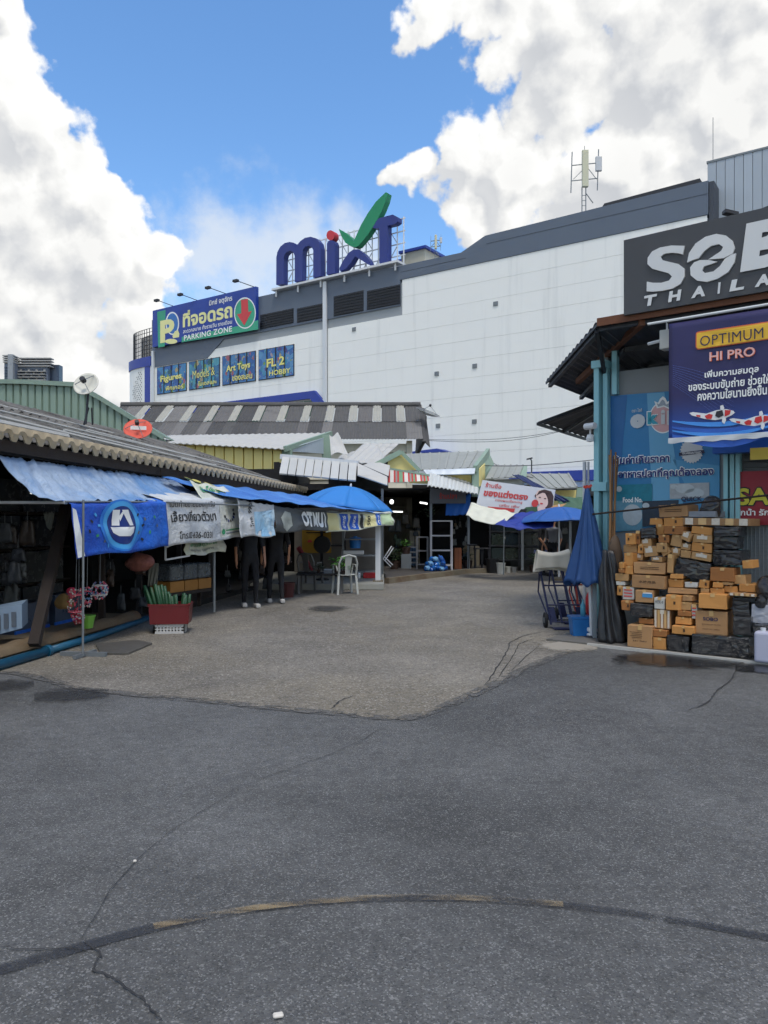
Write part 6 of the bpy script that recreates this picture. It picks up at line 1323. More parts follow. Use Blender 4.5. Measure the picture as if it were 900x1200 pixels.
sbp = lambda nm, pts_, m_, e=.02: flat(nm, [sb(x, y, e) for x, y in pts_], m_, SBn)
sbp('red_strip', [(.16, .80), (.52, .80), (.52, .92), (.16, .92)], m_pred)
m_hair = mat('print hair brown', (70, 48, 46), .6); m_skin = mat('print skin', (226, 196, 184), .6)
sbp('portrait_hair', [(.74, .30), (.78, .12), (.86, .04), (.95, .08), (.99, .25), (1.0, .7), (.97, .95), (.90, 1.0), (.84, .6)], m_hair, .018); sbp('portrait_face', ell(.845, .38, .075, .30, 24, rot=-.15), m_skin, .024); sbp('portrait_neck', [(.83, .6), (.90, .6), (.92, .85), (.80, .85)], m_skin, .022); sbp('portrait_fringe', [(.765, .3), (.79, .12), (.86, .05), (.93, .1), (.90, .18), (.84, .16), (.80, .22)], m_hair, .028)
sbp('portrait_shoulder', [(.58, .95), (.66, .72), (.80, .66), (.82, .85), (.9, .98), (.6, .99)], mat('print moss green', (58, 92, 66), .6), .026); sbp('portrait_flower', ell(.765, .56, .045, .13, 14), m_pred, .030); sbp('portrait_mouth', ell(.85, .55, .02, .03, 10), m_pred, .030); sbp('portrait_eye', ell(.815, .34, .016, .022, 8), m_hair, .030); sbp('portrait_eye', ell(.885, .36, .016, .022, 8), m_hair, .030); sbp('portrait_sleeve', [(.56, .99), (.6, .80), (.68, .78), (.66, .99)], m_blk, .028)
def drape(name, pix, Ys, m_, label, cat='tarp', nu=24, nv=12, amp=.05, sag=.08, group='tarps at the lane end'):
    A, B_, C_, D_ = [P(u, v, y) for (u, v), y in zip(pix, Ys)]
    def g_(i, j):
        p = A.lerp(B_, i).lerp(D_.lerp(C_, i), j); p += Vector((0, -amp * math.sin(i * 17 + j * 3) * j * .5, -sag * math.sin(math.pi * i) * (.3 + .7 * j) + amp * wr(i * 6 + pix[0][0], j * 4))); return p
    b = MB(); b.shell(g_, nu, nv, .008); o = b.build(name, m_, smooth=True); return tag(o, label, cat, group)
drape('hanging_tarp', [(552, 589), (606, 601), (588, 614), (546, 604)], [21, 20, 19.6, 20.4], mat('cream canvas', (206, 206, 190), .7, var=.08, scale=3), 'cream canvas flap hanging under the shop banner')
drape('hanging_tarp', [(601, 601), (652, 597), (648, 618), (580, 615)], [20.4, 20.2, 19.2, 19.4], mat('royal tarp', (28, 52, 140), .6, var=.12, scale=3), 'royal blue tarp sagging beside the cream canvas', amp=.06)
drape('hanging_tarp', [(645, 580), (692, 584), (692, 604), (668, 602)], [20.6, 20.2, 19.8, 19.9], mat('green canvas', (66, 98, 78), .75, var=.12, scale=3), 'dull green canvas sheet behind the open blue parasol', sag=.02)
drape('hanging_tarp', [(600, 556), (612, 557), (668, 588), (650, 586)], [21.4, 21.4, 20.2, 20.4], mat('dark navy tarp', (24, 42, 88), .6, var=.15, scale=3), 'narrow dark blue tarp stretched diagonally over the grey roof', sag=.02)
drape('hanging_tarp', [(560, 580), (592, 590), (592, 602), (560, 602)], [22.2, 22.2, 22.1, 22.1], mat('bright blue tarp', (20, 90, 170), .6, var=.1), 'bright blue tarp strip behind the shop banner', sag=.02)
drape('hanging_tarp', [(523, 590), (552, 578), (550, 602), (522, 604)], [22.4, 22.4, 22.2, 22.2], mat('bright blue tarp', (20, 90, 170), .6, var=.1), 'blue tarp curtain hung beside the dim shop sign', sag=.02)
o = drape('cardboard_flap', [(634, 602), (650, 600), (664, 590), (650, 592)], [19.9, 19.9, 20.1, 20.1], m_kraft, 'tan board resting on the blue tarp', 'board', sag=0, amp=.005); 
def parasol(c, R, H, axis, m_, label, base):
    t = thing('open_parasol', base, label, 'parasol', 'open market parasols'); axis = Vector(axis).normalized(); Rq = Vector((0, 0, 1)).rotation_difference(axis); c = Vector(c); N_ = 8
    for k in range(N_):
        def fn(i, j, k=k):
            a = 2 * math.pi * (k + i) / N_; r = R * j * (1 - .045 * math.sin(math.pi * i)); z = -H * (j ** 1.9) - .02 * math.sin(math.pi * i) * j; return c + Rq @ Vector((r * math.cos(a), r * math.sin(a), z))
        b = MB(); b.shell(fn, 6, 10, .006); b.build('canopy_panel', m_, t, smooth=True)
        a = 2 * math.pi * k / N_; MB().tube([c + Rq @ Vector((R * j * .98 * math.cos(a), R * j * .98 * math.sin(a), -H * j ** 1.9 - .02)) for j in (.05, .35, .7, 1)], .008, 5).build('rib', m_steel, t)
    MB().lathe(c, [(.03, -.02), (.025, .05), (.005, .08)], 8, axis=axis).build('finial', m_steelw, t)
    MB().tube([Vector(base), c + axis * -.05], .02, 8).build('pole', m_steelw, t); MB().lathe(Vector(base), [(.2, 0), (.2, .05), (.05, .08)], 16).build('foot', m_conc, t)
    return t
pc = P(411, 570, 19.6); parasol(pc, 1.17, .50, (.14, -.03, 1), m_uopen, 'open bright blue parasol above the far left stall', (pc.x - .3, 19.7, .14))
pc = P(655, 594, 20.0); parasol(pc, 1.15, .36, (-.04, .02, 1), mat('parasol mid blue', (34, 88, 160), .6, var=.1, scale=2), 'open blue parasol half hidden behind the closed umbrella', (pc.x, 20.0, .005))
# dim sign under the striped valance
o = MB().box8([P(504, 590, 22.3), P(546, 590, 22.3), P(546, 590, 22.34), P(504, 590, 22.34), P(504, 572, 22.3), P(546, 576, 22.3), P(546, 576, 22.34), P(504, 572, 22.34)]).build('dim_sign', mat('dim sign board', (96, 98, 104), .6, var=.1)); tag(o, 'dim grey shop sign board under the scalloped awning', 'sign'); lettering('ร้านปลา', lambda x, y: P(525, 581, 22.28) + Vector((x, 0, y)), m_pred, o, width=.5, height=.18, bold=.02)
# ------------------------------------------------------------------ shelf rack, bottles and clutter in the hall
def rack(nm, c, w_, d_, h_, shelves, m_, label, cat='shelf'):
    t = thing(nm, c, label, cat); c = Vector(c)
    for x in (-w_ / 2, w_ / 2):
        for y in (0, d_): MB().box(c.x + x - .02, c.y + y - .02, c.z, c.x + x + .02, c.y + y + .02, c.z + h_).build('post', m_, t)
    for k in range(shelves): z = c.z + .12 + (h_ - .14) * k / (shelves - 1); MB().box(c.x - w_ / 2 - .015, c.y - .015, z, c.x + w_ / 2 + .015, c.y + d_ + .015, z + .035).build('shelf_board', m_, t)
    return t
wr_c = P(517.5, 668, 22.2); wr_c.z = .12
rack('white_shelf', wr_c, .60, .35, 1.42, 4, mat('white shelf paint', (196, 192, 192), .5, var=.06), 'white metal shelf rack at the hall entrance behind the water bottles')
rack('plastic_rack', P(495, 667, 22.8) * 1, .32, .3, .95, 3, mat('grey rack', (120, 120, 122), .6), 'small grey rack left of the white shelf')
rack('plastic_rack', Vector((P(484, 660, 23.5).x, 23.5, .12)), .24, .25, .62, 4, mat('grey drawer', (130, 132, 136), .6), 'narrow pale drawer rack deep in the entrance')
rng = random.Random(9)
m_wb = mat('water bottle blue', (40, 110, 190), .15, var=.3, scale=14, spec=.8)
for k in range(18):
    lay_ = 0 if k < 9 else (1 if k < 15 else 2); i_ = k if k < 9 else (k - 9 if k < 15 else k - 15); cnt = [9, 6, 3][lay_]
    x = P(499 + (i_ + .5) * 23 / cnt * (1 - .12 * lay_) + lay_ * 2, 660, 21.7).x; ax = Vector((rng.uniform(-.7, .7), rng.uniform(-1, -.3), rng.uniform(-.2, .5))).normalized()
    o = MB().lathe((x, 21.75 + rng.uniform(0, .1), .19 + lay_ * .13), [(.06, -.12), (.075, -.10), (.07, 0), (.075, .08), (.03, .13), (.02, .14), (.02, .17)], 12, axis=ax).build('water_bottle', mat('bottle tint %d' % (k % 3), [(40, 110, 190), (120, 170, 210), (30, 84, 160)][k % 3], .12, var=.35, scale=14, spec=.8), smooth=True); tag(o, '%s blue bottle in the %s row of the heap before the white shelf' % (names[i_], ['bottom', 'middle', 'top'][lay_]), 'bottle', 'blue bottles heaped by the shelf')
o = MB().box(P(532.5, 660, 22.6).x, 22.6, .12, P(541, 660, 22.6).x, 22.95, .12 + .62).build('wood_cabinet', mat('orange wood', (140, 78, 42), .6, var=.2, scale=6)); tag(bevel(o, .01, 1), 'small orange-brown wooden cabinet right of the white shelf', 'cabinet'); MB().box(P(537, 660, 22.6).x - .003, 22.595, .16, P(537, 660, 22.6).x + .003, 22.599, .7).build('door_gap', m_blk, o)
def stool(c, h, m_, label):
    t = thing('stool', c, label, 'stool', 'stools at the lane end'); c = Vector(c); MB().lathe(c + Vector((0, 0, h - .03)), [(.15, 0), (.16, .015), (.15, .03)], 14).build('seat', m_, t)
    for a in (.8, 2.4, 3.9, 5.5): MB().tube([c + Vector((math.cos(a) * .16, math.sin(a) * .16, 0)), c + Vector((math.cos(a) * .11, math.sin(a) * .11, h - .03))], .013, 6).build('leg', m_, t)
    return t
for k, u_ in enumerate([553, 561, 570]): stool(Vector((P(u_, 660, 22.9).x, 22.9 + k * .1, .005 if k else .12)), .72, m_dsteel, ['dark bar stool beside the wooden cabinet', 'dark bar stool in the middle of three', 'dark bar stool next to the black bin'][k])
# aquarium rack on the right
AR = thing('aquarium_rack', Vector((P(610, 660, 23.6).x, 23.6, 0)), 'rack of dim glass aquariums under the blue tarps', 'aquarium rack')
m_tank = mat('tank glass', (40, 62, 60), .12, var=.4, scale=5, spec=.8)
for r in range(3):
    for c_ in range(4):
        x0 = P(576 + c_ * 16, 660, 23.6).x; x1 = P(591 + c_ * 16, 660, 23.6).x; z0 = .35 + r * .44
        o = MB().box(x0, 23.6, z0, x1, 23.95, z0 + .36).build('tank', mat('tank water %d' % ((r + c_) % 3), [(30, 42, 42), (38, 46, 40), (28, 38, 44)][(r + c_) % 3], .12, var=.5, scale=7, spec=.8), AR)
    MB().box(P(574, 660, 23.6).x, 23.57, .31 + r * .44, P(642, 660, 23.6).x, 24.0, .345 + r * .44).build('shelf_board', m_dsteel, AR)
for u_ in (574, 608, 642): x = P(u_, 660, 23.6).x; MB().box(x - .02, 23.55, 0, x + .02, 23.59, 1.7).build('post', m_dsteel, AR)
def bucket(c, r, h, m_, label):
    t = thing('bucket', c, label, 'bucket', 'buckets at the lane end'); c = Vector(c); MB().lathe(c, [(r * .8, 0), (r, h), (r * 1.06, h), (r * 1.06, h - .02)], 18).build('body', m_, t, smooth=False); MB().lathe(c + Vector((0, 0, h - .04)), [(r * .94, 0), (r * .94, .001)], 18).build('fill', m_dark, t)
    MB().tube([c + Vector((r * math.cos(a), -.02, h + r * .35 * math.sin(a) * -1)) for a in [k * math.pi / 8 for k in range(9)]], .006, 5).build('handle', m_steel, t); return t
bucket(G(577, 671.5), .20, .42, mat('black bin', (20, 21, 24), .5, var=.1), 'black bin standing beside the white bucket'); bucket(G(587, 673), .13, .33, mat('white pail', (176, 176, 170), .5, var=.1), 'white bucket at the pole foot near the lane end'); bucket(G(595, 671), .09, .18, _mc['white pail'], 'small white bucket left of the smallest one'); bucket(G(602, 671), .085, .16, mat('grey pail', (130, 130, 128), .5, var=.1), 'small grey bucket at the right end of the row')
p = P(590, 650, 21.9); o = MB().tube([(p.x, p.y, .005), (p.x + .02, p.y, 1.55)], .017, 6).build('tarp_pole', m_steel); tag(o, 'thin grey pole holding up the royal blue tarp', 'pole')
# potted plant masses: dark foliage near entrance
def foliage(nm, c, sx, sz, n, m_, label, cat, leaf=.07, pot=None, group=None):
    t = thing(nm, (c[0], c[1], c[2]), label, cat, group); b = MB(); r_ = random.Random(int(abs(c[0]) * 1000) + n)
    for k in range(n):
        a = r_.uniform(0, 6.28); e = r_.uniform(.1, 1); rr = r_.random() ** .5 * sx; p = Vector(c) + Vector((math.cos(a) * rr, math.sin(a) * rr, e * sz)); d = Vector((math.cos(a), math.sin(a), r_.uniform(-.4, .7))).normalized(); s_ = d.cross(Vector((0, 0, 1))).normalized() * leaf * .35
        b.add([p, p + d * leaf * .5 + s_, p + d * leaf, p + d * leaf * .5 - s_], [(0, 1, 2, 3)])
    o = b.build('foliage', m_, t, fix=False); o['kind'] = 'stuff'
    MB().tube([Vector(c), Vector(c) + Vector((0, 0, sz * .8))], .012, 5).build('stem', m_wood, t)
    if pot: MB().lathe(Vector(c) + Vector((0, 0, -pot)), [(pot * .5, 0), (pot * .7, pot), (pot * .62, pot)], 14).build('pot', mat('plant pot', (70, 52, 44), .7), t)
    return t
foliage('hanging_plant', P(502, 606, 23.2), .35, .30, 90, m_lf, 'dark hanging plant above the white shelf', 'plant', .09)
foliage('potted_plant', Vector((P(476, 650, 23).x, 23, .75)), .16, .22, 60, mat('lime leaf', (78, 130, 50), .6, var=.3), 'bright green potted plant deep in the entrance', 'plant', .08, pot=.2)
MB().box(P(476, 650, 23).x - .15, 22.9, .12, P(476, 650, 23).x + .15, 23.2, .55).build('plant_stand', m_steel, None); tag(bpy.data.objects['plant_stand'], 'dim grey stand under the bright green plant', 'stand')
for k, (u_, z_, Y_) in enumerate([(462, .12, 22.6), (468, .12, 23.4), (548, .12, 23.2), (626, .0, 22.9)]):
    foliage('potted_plant', Vector((P(u_, 650, Y_).x, Y_, z_ + .22)), .15, .34, 70, [m_lf, mat('sage leaf', (70, 96, 58), .6, var=.3)][k % 2], ['leafy pot plant on the hall floor beside the folding frame', 'second leafy pot plant deeper on the hall floor', 'leafy pot plant between wooden cabinet and bar stools', 'leafy pot plant on the ground before the aquarium rack'][k], 'plant', .10, pot=.22)
for k, (u_, v_, Y_, c_) in enumerate([(470, 658, 24.0, (120, 60, 40)), (483, 640, 24.3, (60, 90, 120)), (556, 640, 24.0, (130, 120, 100)), (486, 622, 24.6, (150, 140, 120))]):
    p = P(u_, v_, Y_); o = bevel(MB().box(p.x - .16, p.y, .12, p.x + .16, p.y + .3, max(.3, p.z)).build('goods_chest', mat('chest %d' % k, c_, .6, var=.25, scale=5)), .015, 1); tag(o, ['low rust-brown chest deep in the hall entrance', 'blue-grey cupboard deep in the hall entrance', 'pale cupboard behind the bar stools', 'tall pale cupboard at the back of the hall entrance'][k], 'cupboard'); MB().box(p.x - .012, p.y - .012, .2, p.x + .012, p.y - .002, max(.26, p.z - .06)).build('door_gap', m_blk, o)
foliage('hanging_plant', P(605, 628, 24.4), .5, .35, 120, mat('dim leaf', (58, 76, 50), .6, var=.4, scale=6), 'dim leafy plant mass behind the aquarium rack', 'plant', .1)
cr = thing('folding_frame', P(458, 666, 20.3), 'pale crossed folding frame leaning by the corner post', 'frame'); 
for (u0, v0, u1, v1) in [(449, 655, 459, 640), (449, 655, 458, 664), (451, 657, 461, 642), (451, 653, 460, 662)]: MB().tube([P(u0, v0, 20.2), P(u1, v1, 20.3)], .014, 6).build('bar', m_steelw, cr)
# ================================================================== far left stall contents
def chair(c, rz, m_, label):
    t = thing('plastic_chair', (0, 0, 0), label, 'chair', 'plastic chairs at the far stall')
    b = MB(); b.shell(lambda i, j: Vector(((i - .5) * .42, (j - .5) * .40, .42 - .02 * math.sin(math.pi * i) + .02 * (j - .5))), 8, 6, .014); b.build('seat', m_, t, smooth=True)
    for sx in (-1, 1):
        for sy in (-1, 1): MB().bar((sx * .22, sy * .22, 0), (sx * .19, sy * .18, .42), .045, .035).build('leg', m_, t)
        MB().tube([(sx * .20, -.16, .42), (sx * .22, -.12, .62), (sx * .22, .1, .62), (sx * .21, .18, .5)], .016, 7).build('arm', m_, t)
    MB().tube([(-.19, .19, .42), (-.20, .25, .66), (-.15, .28, .80), (0, .29, .84), (.15, .28, .80), (.20, .25, .66), (.19, .19, .42)], .022, 8).build('back_frame', m_, t)
    b = MB(); b.shell(lambda i, j: Vector(((i - .5) * (.10 + .06 * j), .19 + .095 * j, .42 + .41 * j)), 4, 6, .012); b.build('back_slat', m_, t)
    t.location = Vector(c); t.rotation_euler = (0, 0, rz); return t
m_chw = mat('white chair plastic', (176, 178, 172), .45, var=.06, scale=4); m_chg = mat('grey chair plastic', (104, 104, 104), .5, var=.1)
g = G(404, 696); chair((g.x, g.y, 0), math.radians(200), m_chw, 'white plastic chair standing at the lane edge of the far stall')
g = G(361, 694); chair((g.x, g.y + .5, 0), math.radians(160), m_chg, 'grey plastic chair in shadow behind the low table')
TBp = G(378, 696); tb = thing('low_table', TBp, 'dark low table with plants left of the white chair', 'table'); MB().box(TBp.x - .55, TBp.y - .1, .40, TBp.x + .45, TBp.y + .5, .44).build('table_top', m_dark, tb)
for sx in (-.5, .4):
    for sy in (-.05, .45): MB().box(TBp.x + sx - .02, TBp.y + sy - .02, 0, TBp.x + sx + .02, TBp.y + sy + .02, .4).build('leg', m_chg, tb)
foliage('potted_plant', Vector((G(404, 696).x - .02, 16.3, .50)), .13, .26, 60, mat('fresh leaf', (84, 140, 56), .5, var=.25), 'leafy green plant on the white chair', 'plant', .11, pot=.08)
foliage('potted_plant', Vector((TBp.x - .1, TBp.y + .2, .50)), .16, .10, 60, m_lf, 'low dark green plant on the table', 'plant', .07, pot=.06)
foliage('potted_plant', Vector((TBp.x + .25, TBp.y + .3, .50)), .13, .24, 50, _mc['fresh leaf'], 'bright leafy plant at the right end of the table', 'plant', .10, pot=.06)
o = MB().obox((TBp.x + .12, TBp.y - .06, .48), (.09, 0, 0), (0, .003, .01), (0, -.01, .05)).build('price_card', m_gry); tag(o, 'small grey card propped on the dark table', 'card')
# back of that stall: yellow board, rack with bucket
yb = MB().box(P(354, 650, 20.8).x, 20.8, P(354, 648, 20.8).z, P(388, 650, 20.8).x, 20.83, P(354, 614, 20.8).z).build('yellow_board', mat('ochre board', (176, 136, 40), .6, var=.15, scale=3)); tag(yb, 'ochre yellow board with red print at the back of the far stall', 'board')
for (u_, v_, w_) in [(363, 634, 6)]: flat('red_print', [P(u_ + x * w_ * .7, v_ + y * 2, 20.79) for x, y in [(-.7, .8), (-.5, -.4), (0, -.9), (.5, -.4), (.7, .8)]], m_pred, yb)
for k in range(2): MB().obox(P(372, 621 + k * 3, 20.79), (.3, 0, 0), (0, .002, 0), (0, 0, .012)).build('print_line', m_wood, yb)
lw = MB().box(P(345, 650, 21).x, 21.0, .14, P(447, 650, 21).x, 21.05, 1.9).build('stall_back_panel', mat('pale back panel', (110, 106, 100), .7, var=.25, scale=2)); tag(lw, 'dim pale back panel of the far left stall', 'panel')
gr = rack('goods_rack', Vector((P(424, 660, 19.2).x, 19.2, .14)), .95, .4, 1.35, 4, m_steel, 'steel goods rack with blue bucket in the far left stall')
rk = rack('goods_rack', Vector((P(390, 660, 19.8).x, 19.8, .14)), .6, .35, 1.4, 3, m_dsteel, 'dark steel rack before the ochre board')
c = P(416, 650, 19.3); bb = thing('blue_pail', (c.x, 19.35, .83), 'bright blue lidded pail on the steel goods rack', 'pail'); MB().lathe((c.x, 19.4, .86), [(.13, 0), (.155, .22), (.165, .22), (.165, .25), (.10, .27)], 18).build('body', mat('pail blue', (36, 118, 196), .4, var=.08), bb); MB().lathe((c.x, 19.4, 1.13), [(.05, 0), (.05, .03)], 10).build('lid_knob', _mc['pail blue'], bb)
o = bevel(MB().box(c.x - .33, 19.25, .70, c.x + .22, 19.5, .80).build('foam_box', m_prw), .02, 2); tag(o, 'white foam box under the blue pail', 'box')
c = P(433, 668, 18.9); o = bevel(MB().box(c.x - .16, 18.85, .14, c.x + .16, 19.05, .27).build('red_tray', mat('tray red', (190, 36, 40), .45, var=.08)), .015, 2); tag(o, 'red plastic tray on the platform near the corner post', 'tray')
o = MB().lathe((c.x - .26, 18.9, .14), [(.04, 0), (.04, .12), (.02, .14)], 10).build('white_jar', m_prw); tag(o, 'small white jar beside the red tray', 'jar')
c = P(378, 650, 18.3); c.z = .14; fg = thing('desk_fan', c, 'black pedestal fan standing before the ochre board', 'fan'); MB().lathe(c, [(.16, 0), (.16, .03), (.03, .06)], 14).build('base', m_blk, fg); MB().tube([c, c + Vector((0, 0, .75))], .018, 7).build('stem', m_blk, fg); MB().lathe(c + Vector((0, -.05, .85)), [(.19, 0), (.21, .04), (.19, .08)], 22, axis=(0, -1, 0)).build('cage', m_blk, fg)
umr = MB().tube([P(350, 642, 17.9), P(366, 668, 17.6)], [.06, .03], 8).build('folded_parasol', mat('parasol red stripe', (150, 60, 70), .7, var=.3, scale=9)); tag(umr, 'folded red and pale parasol leaning in the far stall', 'parasol')
rb = bucket(G(336, 700), .17, .3, mat('dark red bucket', (70, 22, 22), .6, var=.1), 'dark red bucket in shadow beside the low table')
# ================================================================== near stall contents
m_clear = mat('plastic bag clear', (96, 104, 112), .25, var=.3, scale=8, bump=.5, bscale=10, trans=.35)
tk = thing('tank_shelf', LP(8.8, -1.4, .17), 'shelf of dim glass tanks at the back of the nearest stall', 'tank shelf')
for r in range(4):
    for c_ in range(4):
        Y0 = 7.4 + c_ * 1.05; p = [LP(Y0, -1.1, 0), LP(Y0 + .98, -1.1, 0), LP(Y0 + .98, -1.75, 0), LP(Y0, -1.75, 0)]
        b = MB(); b.prism([q_ + Vector((0, 0, .2 + r * .5)) for q_ in p], (0, 0, .44)); b.build('tank', mat('old tank %d' % ((r * 2 + c_) % 3), [(58, 64, 70), (44, 48, 54), (66, 70, 72)][(r * 2 + c_) % 3], .25, var=.6, scale=4), tk)
    b = MB(); b.prism([LP(7.3, -1.08, .16 + r * .5), LP(11.7, -1.08, .16 + r * .5), LP(11.7, -1.8, .16 + r * .5), LP(7.3, -1.8, .16 + r * .5)], (0, 0, .03)); b.build('shelf_board', m_wood, tk)
wb = thing('tilted_crate', P(0, 760, 8.6), 'pale blue crate panel leaning at the photo left edge', 'crate'); A = LP(7.6, -.3, .2)
b = MB(); q4 = [P(-25, 750, 8.6), P(26, 736, 8.8), P(25.5, 708, 8.8), P(-25, 718, 8.6)]; b.prism(q4, (-.05, .25, .03)); b.build('panel', mat('crate pale blue', (120, 140, 160), .5, var=.15, scale=4), wb)
for k in range(5):
    f0 = .1 + k * .18; qq = [q4[0].lerp(q4[1], f0).lerp(q4[3].lerp(q4[2], f0), j) for j in (.15, .75)]; MB().bar(qq[0] + Vector((.0, -.012, 0)), qq[1] + Vector((0, -.012, 0)), .05, .012, up=(0, 1, 0)).build('slot', m_gry, wb)
for k in range(3):
    c = LP(7.9 + k * .05, -.12, .2 + k * .07); o = MB().obox(c, LD * .3, LN * .1, (0, 0, .03)).build('timber_block', mat('grey timber', (110, 104, 94), .85, var=.2)); tag(o, '%s grey timber offcut stacked on the kerb by the tilted crate' % ['lowest', 'middle', 'topmost'][k], 'timber', 'timber offcuts on the kerb')
for k, (Y0, z0, s_) in enumerate([(9.75, .17, (.36, .12, .36)), (10.6, .17, (.36, .12, .40))]):
    o = MB().obox(LP(Y0, -.55, z0 + s_[2] / 2), LD * s_[0], LN * s_[1], (0, 0, s_[2] / 2)).build('fish_tank', mat('bluish tank', (60, 74, 96), .3, var=.3, scale=4)); tag(o, 'bluish glass tank on the stall floor %s' % ['next to the timber brace', 'further along behind the beads'][k], 'tank', 'tanks on the stall floor'); MB().obox(LP(Y0, -.43, z0 + .02), LD * s_[0] * 1.01, LN * .01, (0, 0, .02)).build('trim', m_ban_b, o)
# hanging bead baskets and bells
rng = random.Random(31)
def bead_basket(u, v, Y, r, h, cols_, label, nb=90):
    c = P(u, v, Y); t = thing('bead_hanger', c + Vector((0, 0, -h)), label, 'hanger', 'beaded hangers at the near stall'); b = [MB() for _ in cols_]
    for k in range(nb):
        f_ = rng.random(); a = rng.uniform(0, 6.28); rr = r * (.55 + .45 * math.sin(math.pi * min(1, f_ * 1.1))); p = c + Vector((rr * math.cos(a), rr * math.sin(a), -h * f_)); b[k % len(cols_)].lathe(p, [(.004, -.011), (.011, 0), (.004, .011)], 6)
    for mb, cm in zip(b, cols_): o = mb.build('beads', cm, t); o['kind'] = 'stuff'
    MB().tube([c + Vector((0, 0, -.02)), c + Vector((0, 0, .0)), c + Vector((0.01, 0, P(u, 652, Y).z - c.z + .25))], .004, 4).build('cord', m_steel, t)
    for hh in (.2, .75): MB().tube([c + Vector((r * .9 * math.cos(a), r * .9 * math.sin(a), -h * hh)) for a in [k * math.pi / 6 for k in range(13)]], .007, 5).build('hoop', cols_[0], t)
    return t
m_bp = mat('bead pink', (206, 84, 100), .35, var=.2); m_bw2 = mat('bead white', (206, 200, 190), .35, var=.1); m_bb = mat('bead sky', (90, 130, 170), .35, var=.1); m_br = mat('bead red', (160, 40, 48), .35, var=.2)
bead_basket(89, 690, 9.6, .10, .38, [m_bp, m_bw2, m_br], 'pink and white beaded basket hanger next to the thin pole', 130); bead_basket(92, 717, 9.75, .07, .16, [m_br, m_bw2, m_bp], 'short red bead cluster under the pink beaded basket', 70); bead_basket(102, 688, 9.8, .06, .26, [m_bp, m_bw2, m_bb], 'narrow beaded hanger right of the thin pole', 80); bead_basket(117, 682, 9.9, .10, .22, [m_bw2, m_bb, m_bp], 'round pale beaded basket furthest from the near corner', 120)
o = bag('pink_bag', P(84, 692, 9.7), .06, .05, .05, mat('hot pink', (206, 60, 90), .5, var=.1), 'hot pink pouch hanging among the beads', 'pouch', 4); 
o = bag('straw_basket', P(74, 706, 9.85), .12, .10, .10, mat('straw', (140, 112, 66), .8, var=.25, scale=12, bump=.3), 'straw basket hanging left of the beaded baskets', 'basket', 6)
c = P(103, 736, 10.1); pot = thing('lime_pot', c, 'lime green plastic pot behind the thin pole', 'pot'); MB().lathe(c + Vector((0, 0, 0)), [(.06, 0), (.09, .15), (.10, .15), (.10, .17), (.085, .17)], 16).build('body', mat('lime plastic', (120, 180, 70), .45, var=.08), pot); MB().lathe(c + Vector((0, 0, .14)), [(.08, 0), (.08, .002)], 14).build('soil', m_wood, pot)
bag('net_bag', P(164, 660, 10.8), .20, .14, .14, mat('net of coral', (120, 72, 62), .8, var=.6, scale=22, bump=.5, bscale=30), 'hanging net bag of reddish pieces under the blue banner', 'net', 2)
o = drape('towel', [(175, 660, ), (186, 660), (184, 686), (173, 686)], [11.6, 11.6, 11.6, 11.6], mat('dim towel', (110, 112, 104), .8, var=.1), 'grey towel hanging behind the red crate', 'towel', sag=.0, amp=.03, group='cloths hanging in the near stall'); o = drape('towel', [(51, 602), (64, 600), (60, 620), (56, 618)], [9.6] * 4, mat('dim towel', (110, 112, 104), .8), 'crumpled pale cloth hung high beside the timber brace', 'towel', sag=.0, amp=.05, group='cloths hanging in the near stall')
# yellow goods box and clear bags on counter
bx = thing('goods_counter', LP(13.0, -.5, .1), 'counter with clear bags and orange boxes below the white banner', 'counter')
A = P(199, 706, 12.2); B_ = P(248, 696, 13.2)
for k in range(3):
    p, q_ = A.lerp(B_, k / 3 + .01), A.lerp(B_, (k + 1) / 3 - .01); d = (q_ - p); nn = Vector((d.y, -d.x, 0)).normalized(); z0 = .42
    b = MB(); b.prism([Vector((p.x, p.y, z0)), Vector((q_.x, q_.y, z0)), Vector((q_.x, q_.y, z0)) - nn * .4, Vector((p.x, p.y, z0)) - nn * .4], (0, 0, .17)); b.build('orange_box', mat('dull orange box', (150, 104, 44), .7, var=.15, rnd=.1), bx)
    b = MB(); b.prism([Vector((p.x, p.y, z0 + .18)), Vector((q_.x, q_.y, z0 + .18)), Vector((q_.x, q_.y, z0 + .18)) - nn * .38, Vector((p.x, p.y, z0 + .18)) - nn * .38], (0, 0, .26)); bevel(b.build('clear_bag', m_clear, bx), .03, 2)
d = (B_ - A).normalized(); MB().bar(Vector((A.x, A.y, .39)) + LN * -.2, Vector((B_.x, B_.y, .39)) + LN * -.2, .45, .05).build('counter_top', m_wood, bx)
for f_ in (.02, .98): p = A.lerp(B_, f_); MB().box(p.x - .23, p.y - .03, .1, p.x - .17, p.y + .03, .38).build('leg', m_wood, bx)
p = P(251, 680, 12.9); o = MB().tube([(p.x, p.y, .03), (p.x, p.y, 1.5)], .022, 8).build('stall_pole', m_steel); tag(o, 'pale vertical pole at the end of the goods counter', 'pole')
rng = random.Random(101)
